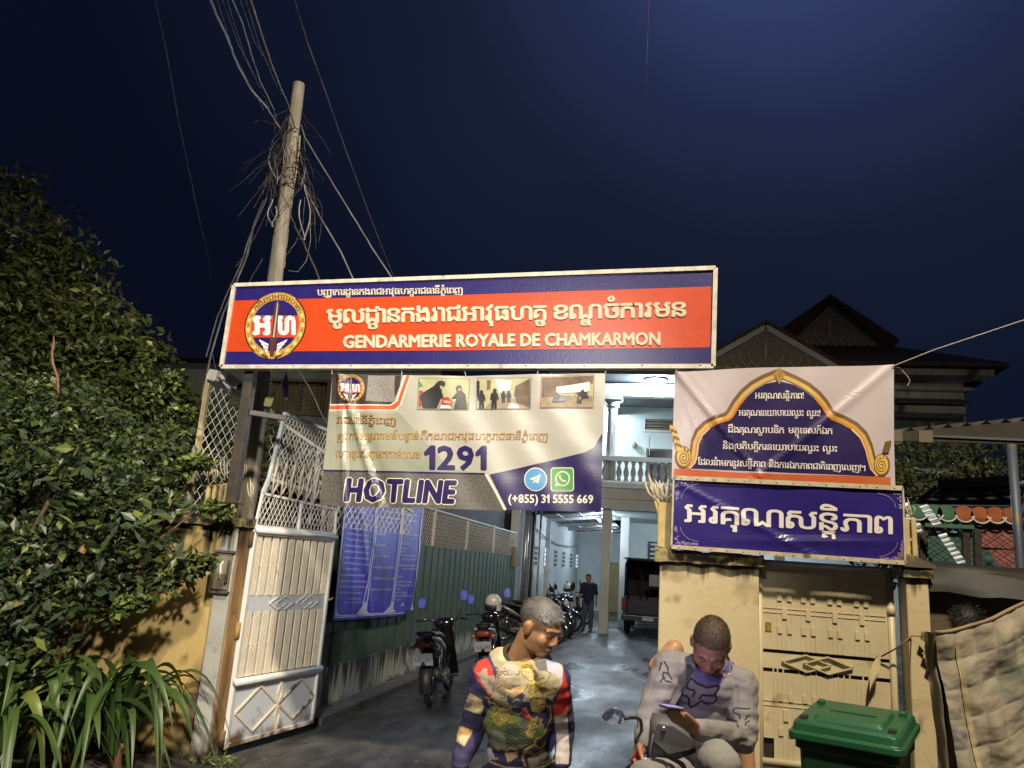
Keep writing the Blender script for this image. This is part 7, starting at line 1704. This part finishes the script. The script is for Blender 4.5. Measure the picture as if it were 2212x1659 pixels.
b = MB(); k0 = c0+Vector((.0,-.03,.02)); b.grid(lambda s_, t: k0+Vector((-.03-.075*t+(.007+.017*math.sin(PI*min(1,t*1.05)))*(s_-.5)*2, -.03+.02*math.sin(t*5+s_*3), -.27*t)), 4, 16); tag(b.build('plastic_strip', mat('strip_cream', (.56,.47,.38), .5, (.55,.47,.24), 5), None, k0), 'twisted cream plastic strip knotted to the cord on the small gate', 'strip')
k1 = pY(*c8(1500,655), -.45); b = MB(); b.grid(lambda s_, t: k1+Vector((-.10*t*t+(.009)*(s_-.5)*2, -.03*t, -.13*t)), 2, 8); tag(b.build('plastic_strip', mat('strip_yellow', (.55,.48,.22), .5), None, k1), 'short yellow plastic strip curling from the quilt corner', 'strip')
lv_ = MB(); lf = pY(*c8(1420,640), -.12)
for k in range(3): p = lf+Vector((-.03+.02*k,-.01*k,-.06*k)); lv_.add([p, p+Vector((.03,-.01,-.02)), p+Vector((.02,-.012,-.075)), p+Vector((-.02,-.01,-.05))], [(0,1,2,3)])
tag(lv_.build('dry_leaf', mat('leaf_olive', (.10,.11,.03), .6), None, lf), 'few limp olive leaves caught on the cord at the pillar', 'leaf')
# person behind the quilt: dark hair seen over its edge
hc5 = pY(2093, 1353, -.32); M5 = frame_mat(hc5, Vector((.9,.1,-.3)), Vector((0,0,1))); nk5 = hc5+Vector((-.02,.0,-.19)); s5 = (nk5+Vector((0,.18,-.08)), nk5+Vector((0,-.14,-.08))); hp5 = nk5+Vector((0,.02,-.5))
mb = MB(); head_parts(mb, M5, neck_to=nk5); torso(mb, nk5, s5[0], s5[1], hp5)
for s_ in s5: mb.capsule(s_, s_+Vector((.05,0,-.28)), .05, .042); mb.capsule(s_+Vector((.05,0,-.28)), s_+Vector((.25,-.02,-.33)), .04, .03); hand(mb, s_+Vector((.25,-.02,-.33)), Vector((1,0,-.1)), Vector((0,0,-1)), .4)
for sx in (-.09, .09): k_ = hp5+Vector((.40,sx,.0)); mb.capsule(hp5+Vector((0,sx,0)), k_, .08, .06); mb.capsule(k_, Vector((k_.x,k_.y,.08)), .055, .04)
V, Fc = remesh(mb, .008, 3); MAN5 = put('person', V, Fc, SKIN, None, (hp5.x, hp5.y, 0), head_color(V, M5, (.30,.17,.09))); tag(MAN5, 'person sitting behind the quilt with only dark hair showing over its edge', 'person')
mb = MB(); torso(mb, nk5, s5[0], s5[1], hp5, .012)
for s_ in s5: mb.capsule(s_, s_+Vector((.03,0,-.18)), .07, .062)
V, Fc = remesh(mb, .010, 4); V, Fc = keep(V, Fc, np.linalg.norm(V-np.array(nk5), axis=1) > .10); put('shirt', V, Fc, mat('shirt_dull_red', (.16,.04,.035), .85), MAN5)
seat_trousers(hp5, [(hp5+Vector((0,sx,0)), hp5+Vector((.40,sx,0))) for sx in (-.09, .09)], mat('trousers_dark', (.03,.03,.035), .85), MAN5)
hair(MAN5, M5, mat('hair_black', (.008,.007,.007), .6), mat('hair_black_soft', (.02,.016,.013), .6), lambda x, y, z: z > -.10, 2200, (.02,.05), 12, .010, .6, (0,-.2,-.6))

# ------------------------------------------------------------------ painted stall behind the right wall
def kk(x, y): return (1865+x*.2645, 823+y*.2645)
ST = thing('painted_stall', 'makeshift stall with painted scallops and a tin roof behind the right wall', 'stall', (3, 2.5, 0))
SLT = mat('stall_wood', (.032,.026,.018), .8, (.022,.018,.013), 8, bump=.2); SPIPE = mat('stall_pipe', (.085,.105,.15), .55, (.06,.075,.105), 6, metal=.3, stain=(.14,.10,.07), sscale=5, sthr=(.6,.7))
TEAL = mat('stall_teal', (.028,.085,.075), .6, (.04,.11,.09), 6); PNK = mat('stall_pink', (.26,.095,.085), .6, (.20,.07,.065), 9, bump=.25, bscale=14); ORN = mat('scallop_orange', (.30,.085,.022), .55, (.22,.06,.02), 9); GRN_ = mat('scallop_green', (.028,.105,.055), .55, (.04,.13,.07), 9)
YK = 1.5
def K(x, y, Y=YK): return pY(*kk(x, y), Y)
p, q = K(150,440), K(1500,390)
zt_, zb_ = 3.36, 3.20
TINB = mat('tin_brown', (.06,.052,.038), .8, (.042,.036,.028), 5, stain=(.09,.085,.065), sscale=2, sthr=(.6,.7))
b = MB(); n = 64; vs = []
for i in range(n+1):
    s_ = i/n; x = 2.02+2.6*s_
    for (yy, zz) in ((YK,3.28),(YK+3,3.70)): vs.append((x, yy, zz+.03*math.sin(i*1.57)+.34*s_-.0))
b.add(vs, [(2*i, 2*i+2, 2*i+3, 2*i+1) for i in range(n)], 0, True); b.build('tin_roof', TINB, ST)
MB().hexa([Vector(p) for p in ((1.98,YK-.04,3.20),(4.7,YK-.04,3.20),(4.7,YK,3.20),(1.98,YK,3.20),(1.98,YK-.04,3.26),(4.7,YK-.04,3.62),(4.7,YK,3.62),(1.98,YK,3.27))]).build('fascia_board', SLT, ST)
for x in (2.02, 2.28): MB().box((x,YK-.055,3.19),(x+.12,YK-.041,3.30)).build('tape_patch', mat('tape_cream', (.11,.095,.06), .7), ST)
MB().bar((2.4,YK-.05,3.25),(4.7,YK-.05,3.22),.02,.02).build('edge_strip', SPIPE, ST)
for (x, y0_, y1_) in ((1240, 520, 1600),): a, b_ = K(1210,520,.9), K(1292,1600,.9); MB().tube([a, b_, Vector((b_.x,b_.y,0))], .036, 10).build('pole', SPIPE, ST)
a, b_ = K(1250,850,.9), K(1420,800,.9); MB().tube([a, b_], .02, 8).build('brace', SPIPE, ST); MB().tube([K(1270,1150,.9), K(1400,800,.9)], .02, 8).build('brace', SPIPE, ST)
# canopy with coloured edge, scallops
YC = 2.6
MB().bar(K(600,845,YC), K(1230,805,YC), .05, .09).build('canopy_edge', mat('edge_green', (.13,.19,.06), .6), ST); MB().bar(K(600,880,YC-.03), K(1230,840,YC-.03), .03, .035).build('canopy_trim', mat('edge_yellow', (.45,.30,.06), .5), ST)
b = MB(); P_4 = [K(600,880,YC), K(1230,840,YC), K(1300,1040,YC-.6), K(380,1040,YC-.6)]; b.add(P_4+[x+Vector((0,0,.02)) for x in P_4], [(0,1,2,3),(4,7,6,5)]); b.build('canopy', mat('canopy_dark', (.06,.07,.09), .35, (.10,.12,.15), 5), ST)
for (x0, y0, x1, y1) in ((620,930,845,905),(610,940,1200,900),(560,1000,1000,990),(380,1030,590,860),(470,1030,630,890)): MB().bar(K(x0,y0,YC-.35), K(x1,y1,YC-.35), .025, .03).build('canopy_bar', SPIPE, ST)
YS_ = 1.86
for i, (cx, cy, m) in enumerate(((440,1070,GRN_),(570,1075,GRN_),(680,1080,GRN_),(820,1085,ORN),(955,1095,ORN),(1080,1095,ORN),(1205,1100,ORN))):
    c = K(cx, cy, YS_); r = .082; b = MB()
    b.prism([(r*math.cos(t), r*.95*math.sin(t)) for t in np.linspace(0, 2*PI, 22)[:-1]], c, (1,0,0), (0,0,1), -.02)
    sc1 = b.build('scallop', m, ST); MB().tube([c+Vector((r*math.cos(t), -.025, r*.97*math.sin(t))) for t in np.linspace(-2.9, -.25, 12)], .009, 6).build('scallop_edge', mat('edge_pale', (.42,.44,.42), .5), sc1)
MB().bar(K(340,1120,YS_+.03), K(1400,1160,YS_+.03), .06, .05).build('rail', SLT, ST)
for x in (480, 830, 925): MB().bar(K(x,1120,YS_+.05), K(x+10,1560,YS_+.05), .06, .06).build('post', SLT, ST)
MB().prism([(0,0),(.5,0),(.5,.30),(0,.30)], K(950,1355,YS_+.06), (1,0,0), (0,0,1), -.02).build('pink_panel', PNK, ST)
b = MB()
P5 = [K(950,1380,YS_+.06), K(1260,1380,YS_+.06), K(1250,1580,YS_+.06), K(950,1540,YS_+.06)]; b.add(P5, [(0,1,2,3)]); b.build('pink_panel', PNK, ST)
b = MB(); P5 = [K(948,1372,YS_+.04), K(1010,1380,YS_+.04), K(1140,1545,YS_+.04), K(950,1540,YS_+.04)]; b.add(P5, [(0,1,2,3)]); b.build('teal_panel', TEAL, ST)
b = MB(); P5 = [K(530,1240,YS_+.07), K(900,1240,YS_+.07), K(900,1560,YS_+.07), K(530,1560,YS_+.07)]; b.add(P5, [(0,1,2,3)]); b.build('teal_panel', TEAL, ST)
netting(MB(), lambda a, z: Vector((a, YS_+.02, z)), [(K(540,1250,YS_).x,K(540,1550,YS_).z),(K(1240,1250,YS_).x,K(540,1550,YS_).z),(K(1240,1250,YS_).x,K(540,1180,YS_).z),(K(540,1250,YS_).x,K(540,1180,YS_).z)], .07, .05, .003).build('wire_netting', WIRE, ST)
MB().bar(K(500,1175,YS_), K(900,1195,YS_), .03, .035).build('green_batten', GRN_, ST)
FOIL = mat('foil_sachet', (.62,.70,.82), .25, (.80,.85,.92), 18, metal=.2)
def strip(label, x0, y0, x1, y1, n, Y):
    o = thing('sachet_strip', label, 'sachets', K(x0, y0, Y), 'hanging strips of shiny sachets'); r2 = random.Random(n)
    a, c = K(x0, y0, Y), K(x1, y1, Y); d = (c-a)/n; sd = Vector((.034,0,.012))
    for i in range(n):
        p = a+d*i; q = a+d*(i+.86); j = r2.uniform(-.02,.03); MB().add([p-sd, p+sd, (p+q)/2+sd*1.05+Vector((0,-.015-j,0)), (p+q)/2-sd*1.05+Vector((0,-.02,0)), q+sd+Vector((0,-j,0)), q-sd], [(0,1,2,3),(3,2,4,5)]).build('sachet', FOIL, o)
strip('short strip of shiny sachets right beside the end of the blue banner', 325, 1005, 395, 1165, 4, 1.2); strip('strip of shiny sachets crossing the green scallops', 485, 1015, 610, 1190, 5, 1.6); strip('longest strip of shiny sachets hanging in front of the teal panel', 640, 1250, 815, 1505, 7, 1.6); strip('broken strip of two shiny sachets left of the teal panel', 420, 1165, 445, 1260, 2, 1.2)
MB().box((1.95,.25,1.0),(4.6,.4,2.0)).build('low_wall', SLT, ST)

# ------------------------------------------------------------------ planting
def leafmat(name, c1, c2, rough=.45, c3=None):
    m = mat(name, c1, rough, c2, 1.8, spec=.4, stain=c3, sscale=9, sthr=(.62,.72), det=6); return m
def leaves(pts, size, seed, mats_n=2, droop=.3, asp=2.3, face=None):
    """leaf-sized folded blades at the given points; returns a builder with mixed material slots"""
    r = np.random.default_rng(seed); n = len(pts); b = MB()
    d = r.normal(size=(n,3)); d[:,2] = d[:,2]*.7-droop; d /= np.linalg.norm(d, axis=1)[:,None]
    if face is not None: d = d*.8+face*.5; d /= np.linalg.norm(d, axis=1)[:,None]
    up = r.normal(size=(n,3))*.6+np.array([0,-.35,.9]); s = np.cross(d, up); s /= np.linalg.norm(s, axis=1)[:,None]; nn = np.cross(s, d)
    L = size*r.uniform(.6,1.35,n)[:,None]; w_ = L/asp/2
    p0 = pts; pm = pts+d*L*.5-nn*L*.06; p1 = pts+d*L-nn*L*.15; a = pm+s*w_+nn*L*.05; c = pm-s*w_+nn*L*.05
    V = np.stack([p0, a, p1, c, pm], 1).reshape(-1,3); mi = r.choice(mats_n, n, p=[.55,.35,.10][:mats_n] if mats_n == 3 else None)
    me = ([tuple(x) for x in V], [f for i in range(n) for f in ((5*i,5*i+1,5*i+4),(5*i+1,5*i+2,5*i+4),(5*i,5*i+4,5*i+3),(5*i+4,5*i+2,5*i+3))], np.repeat(mi, 4))
    return me
def leafobj(name, me, mats_, parent, origin=None):
    m = bpy.data.meshes.new(name); off = np.array(OFF[parent.name]) if parent else np.array(origin)
    V = np.array(me[0])-off; m.from_pydata([tuple(x) for x in V], [], me[1])
    for x in mats_: m.materials.append(x)
    m.polygons.foreach_set('material_index', me[2].astype(np.int32)); m.update()
    o = bpy.data.objects.new(name, m); COL.objects.link(o)
    if parent: o.parent = parent; OFF[o.name] = Vector(off)
    return o
def cloud(blobs, n, seed, hollow=.55, gap=-9):
    """points near the skin of overlapping lumps, clustered into sprays"""
    r = np.random.default_rng(seed); vol = np.array([b[3]*b[4]*b[5] for b in blobs])**.67; k = r.choice(len(blobs), n//7+1, p=vol/vol.sum()); out = []
    for i in k:
        x, y, z, a, b_, c = blobs[i]; d = r.normal(size=3); d /= np.linalg.norm(d); rr = (hollow+(1-hollow)*r.random()**.5)*(1+.10*r.normal())
        cpt = np.array([x+a*d[0]*rr, y+b_*d[1]*rr, z+c*d[2]*rr])
        if noise.noise(Vector(cpt)*1.7+Vector((seed, 0, 0))) < gap: continue
        out.append(cpt+r.normal(size=(7,3))*.10*min(1.3, max(a, .4)))
    return np.concatenate(out)[:n]
L1 = leafmat('leaf_dark', (.052,.066,.018), (.068,.082,.023), .45); L2 = leafmat('leaf_mid', (.042,.066,.018), (.060,.084,.024), .38); L3 = leafmat('leaf_light', (.13,.17,.04), (.16,.18,.05), .42, (.25,.16,.03)); L4 = leafmat('leaf_bluegreen', (.034,.058,.032), (.055,.080,.045), .40)
BARK = mat('bark', (.10,.075,.05), .9, (.06,.045,.03), 10, bump=.5, bscale=25)
def limbs(mb, base, tips, r0, seed):
    r2 = random.Random(seed)
    for t in tips:
        a = Vector(base); c = Vector(t); m_ = a.lerp(c, .5)+Vector((r2.gauss(0,.12),r2.gauss(0,.12),.15)); mb.tube([a, a.lerp(m_, .5)+Vector((r2.gauss(0,.04),0,0)), m_, m_.lerp(c, .5), c], [r0, r0*.8, r0*.6, r0*.4, r0*.12], 7)
# tall tree behind the wall
T1 = thing('broadleaf_tree', 'big dark broadleaf tree rising behind the garden wall at the left edge', 'tree', (-9.2, 3.6, 0))
b = MB(); b.tube([(-9.2,3.6,0),(-9.15,3.6,1.3),(-9.0,3.55,2.6)], [.22,.18,.16], 10); limbs(b, (-9.0,3.55,2.5), [(-10.4,3.4,6.0),(-8.4,3.0,4.9),(-7.4,3.2,4.0),(-9.3,4.4,5.6),(-7.9,2.6,3.2),(-10.2,2.6,4.6)], .09, 3); b.build('trunk', BARK, T1)
blobs = [(-10.6,3.4,6.3,1.0,1.0,1.1),(-9.6,3.2,5.6,1.1,1.0,.9),(-8.9,3.1,5.0,.9,.9,.8),(-8.1,3.0,4.5,.8,.8,.7),(-7.4,3.0,4.0,.75,.7,.7),(-6.85,3.0,3.5,.55,.6,.6),(-9.8,2.6,4.4,1.1,.8,.9),(-8.6,2.5,3.8,1.0,.8,.8),(-7.6,2.4,3.2,.8,.7,.7),(-10.4,2.4,3.3,1.0,.8,.9),(-9.2,2.2,2.9,1.0,.7,.7),(-7.0,2.6,2.7,.6,.6,.6),(-11.2,3,4.8,1,.9,1.2),(-7.9,3.3,4.95,.35,.4,.3)]
leafobj('crown', leaves(cloud(blobs, 32000, 1, .55, -.2), .15, 2, 3), [L1, L2, L3], T1)
# hedge bush over the wall
B1 = thing('leafy_bush', 'dense glossy bush spilling over the ochre wall at the left', 'bush', (-5.6, .0, 0))
b = MB(); limbs(b, (-5.9,-.1,0), [(-5.2,-.2,2.6),(-6.4,-.3,2.8),(-4.4,-.1,2.3),(-5.0,-.35,1.7),(-6.0,-.5,2.0),(-4.0,-.1,2.1),(-5.6,.4,3.0)], .045, 6); b.build('branches', BARK, B1)
blobs = [(-7.2,.2,2.9,.7,.6,.6),(-6.5,.1,3.0,.6,.55,.5),(-5.9,.2,2.85,.6,.55,.5),(-5.3,.3,2.65,.5,.5,.42),(-4.75,.3,2.5,.42,.45,.40),(-4.62,.2,2.2,.28,.3,.24),(-7.0,-.2,2.2,.7,.45,.6),(-6.3,-.25,2.3,.6,.4,.5),(-5.6,-.2,2.2,.55,.4,.45),(-5.0,-.15,2.1,.5,.38,.42),(-4.5,-.05,1.98,.42,.34,.30),(-4.35,.05,1.95,.2,.22,.15),(-6.8,-.3,1.5,.6,.4,.5),(-6.0,-.3,1.55,.6,.4,.5),(-5.4,-.2,1.5,.45,.34,.36),(-4.85,-.08,1.45,.40,.30,.22),(-4.35,.0,1.52,.32,.22,.13),(-5.3,-.25,1.12,.35,.25,.22),(-6.4,-.3,1.0,.5,.35,.3),(-4.02,.02,1.66,.14,.15,.07),(-4.75,-.1,1.22,.25,.2,.12),(-5.0,-.2,1.0,.3,.25,.2),(-5.7,-.3,.95,.45,.3,.35),(-6.6,-.4,.7,.6,.35,.4),(-5.3,-.3,.72,.3,.22,.2),(-7.4,-.3,1.6,.6,.4,.7)]
leafobj('foliage', leaves(cloud(blobs, 27000, 5,   .25, -.26), .080, 6, 3, .15, 1.8), [L2, L4, L3], B1)
leafobj('foliage', leaves(cloud([(x, y-.12, z, a, b_, c) for x, y, z, a, b_, c in blobs[6:]], 2600, 15, .8), .125, 16, 3, .25, 2.0), [L4, L2, L3], B1)
def sprig(x, y, z, dx, dz, n, seed, parent):
    if abs(dx) > .5: dx *= .6
    r = np.random.default_rng(seed); t = r.random(n); pts = np.c_[x+dx*t, y+r.normal(size=n)*.03, z+dz*t+.05*np.sin(t*5)]+r.normal(size=(n,3))*.022
    leafobj('sprig', leaves(pts, .075, seed, 3, .1, 1.7), [L2, L3, L3], parent)
for i, (u0, v0, u1, v1, Yq) in enumerate(((330,870,385,800,.6),(300,800,330,740,1.2),(350,1240,470,1195,-.05),(330,1270,440,1215,.0),(400,1020,450,985,.1),(430,1110,500,1090,.1),(250,1330,330,1280,-.3),(360,900,420,880,.4))):
    p, q = pY(u0, v0, Yq), pY(u1, v1, Yq); sprig(p.x, Yq, p.z, q.x-p.x, q.z-p.z, 240, 40+i, B1)
s0, s1 = pY(128, 835, .1), pY(116, 725, .1)
MB().tube([s0, pY(118,795,.1), pY(121,770,.1), pY(112,748,.1), s1], [.012,.012,.010,.010,.005], 6); b = MB().tube([pY(126,850,0), pY(124,815,0), pY(114,785,0), pY(112,762,0), pY(116,745,0), pY(116,725,0)], [.014,.013,.013,.012,.010,.004], 7)
tag(b.build('bare_stick', mat('pink_bark', (.26,.13,.08), .8, (.18,.09,.05), 20), None, pY(126,850,0)), 'bare pinkish stick poking up out of the bush', 'stick')
# strap leaved lilies along the foot of the wall
LY1 = leafmat('lily_green', (.034,.070,.016), (.055,.092,.022), .42); LY2 = leafmat('lily_yellow', (.15,.17,.03), (.10,.14,.03), .35); LYB = mat('lily_base', (.16,.055,.02), .7, (.22,.12,.05), 12)
def lily(label, x, y, n, seed, h=.92, reach=1.0, group='strap leaved lilies along the foot of the wall'):
    r = random.Random(seed); t_ = thing('lily_plant', label, 'plant', (x, y, 0), group)
    for k in range(3): MB().tube([(x+r.gauss(0,.05),y+r.gauss(0,.04),0),(x+r.gauss(0,.05),y,.20)], [.035,.02], 8).build('stem', LYB, t_)
    for k in range(n):
        az = 2*PI*k/n+r.gauss(0,.25); L_ = r.uniform(.80,1.10); hh = h*r.uniform(.65,1.25); re = reach*r.uniform(.6,1.15); w_ = r.uniform(.028,.050)
        d = Vector((math.cos(az), math.sin(az)*.75, 0)); s_ = Vector((-d.y, d.x, 0)); o = Vector((x+r.gauss(0,.05), y+r.gauss(0,.04), .12))
        b = MB()
        def fn(a, t):
            q = d*(re*t)+Vector((0,0,hh*(2.3*t-2.45*t*t*L_))); wd = w_*min(1, .45+t*2.2)*(1-max(0, t-.55)/.45)**.75; tw = .5*math.sin(t*3+k)
            return o+q+(s_*math.cos(tw)+Vector((0,0,math.sin(tw))))*((a-.5)*2*wd)+Vector((0,0,.35*abs(a-.5)*wd*2))
        b.grid(fn, 4, 14); b.build('leaf', LY2 if r.random() < .16 else LY1, t_, recalc=False)
for i, (x, y, n, lb) in enumerate(((-4.36,-.12,34,'strap leaved lily clump nearest the gate pillar'),(-4.70,-.22,40,'second strap leaved lily clump, under the sprigs of the bush'),(-5.2,-.35,40,'strap leaved lily clump in the middle of the row at the bottom left'),(-5.75,-.5,36,'strap leaved lily clump cut by the left edge of the photo'),(-4.95,-.75,34,'strap leaved lily clump standing in front of the row'))): lily(lb, x, y, n, 60+i)
# small weeds at the pillar foot and dark shrub beyond the stall
r_ = np.random.default_rng(9); pts = np.c_[r_.normal(-3.72,.10,160), r_.normal(.36,.05,160), np.abs(r_.normal(0,.03,160))]
o = leafobj('weeds', leaves(pts, .05, 3, 2, -.3), [L2, L3], None, (0,0,0)); tag(o, kind='stuff')
SHR = thing('dark_shrub', 'dark shrub between the stall and the station windows at the right', 'shrub', (4.0, 6.0, 0)); b = MB(); limbs(b, (4.0,6.0,0), [(3.2,6,3.2),(4.6,6,3.4),(5.4,6,3.2),(4.0,5.6,3.0)], .05, 5); b.build('branches', BARK, SHR)
leafobj('foliage', leaves(cloud([(3.1,6,2.9,.7,.6,.7),(4.0,6.2,3.5,.8,.6,.6),(5.0,6.2,3.6,.9,.6,.6),(6.0,6.3,3.6,.9,.6,.6),(3.6,5.8,2.4,.8,.6,.6),(2.7,5.6,2.7,.35,.4,.5)], 7000, 8), .11, 9, 2), [L1, L1], SHR)
B2 = thing('dark_tree', 'low dark tree behind the wall between netting and neighbour house', 'tree', (-5.6, 4.2, 0)); b = MB(); limbs(b, (-5.6,4.2,0), [(-5.9,4,3.4),(-5.2,4.2,3.2)], .05, 5); b.build('trunk', BARK, B2)
leafobj('crown', leaves(cloud([(-5.9,3.6,3.3,.6,.5,.5),(-5.4,3.6,3.1,.5,.5,.45),(-6.4,3.4,3.0,.6,.5,.6),(-5.1,2.6,2.6,.35,.4,.3)], 5000, 18), .11, 19, 2), [L1, L2], B2)

# fallen leaves and grit along the kerb and at the gate
r_ = np.random.default_rng(21); n_ = 170; yy = r_.uniform(-4.5, 9, n_); xx = np.where(r_.random(n_) < .6, -3.5+np.abs(r_.normal(0, .25, n_)), r_.uniform(-3.3, .0, n_)); pts = np.c_[xx, yy, np.full(n_, .006)]
b = MB(); r2 = random.Random(5)
for x, y, z in pts:
    a = r2.random()*6.28; l_ = r2.uniform(.012, .04); d = Vector((math.cos(a)*l_, math.sin(a)*l_, .004)); s_ = Vector((-d.y, d.x, .006))*.45; o = Vector((x, y, z)); b.add([o-d, o+s_, o+d, o-s_], [(0,1,2),(0,2,3)])
tag(b.build('fallen_leaves', mat('dry_litter', (.10,.075,.035), .8, (.16,.14,.09), 40)), kind='stuff')
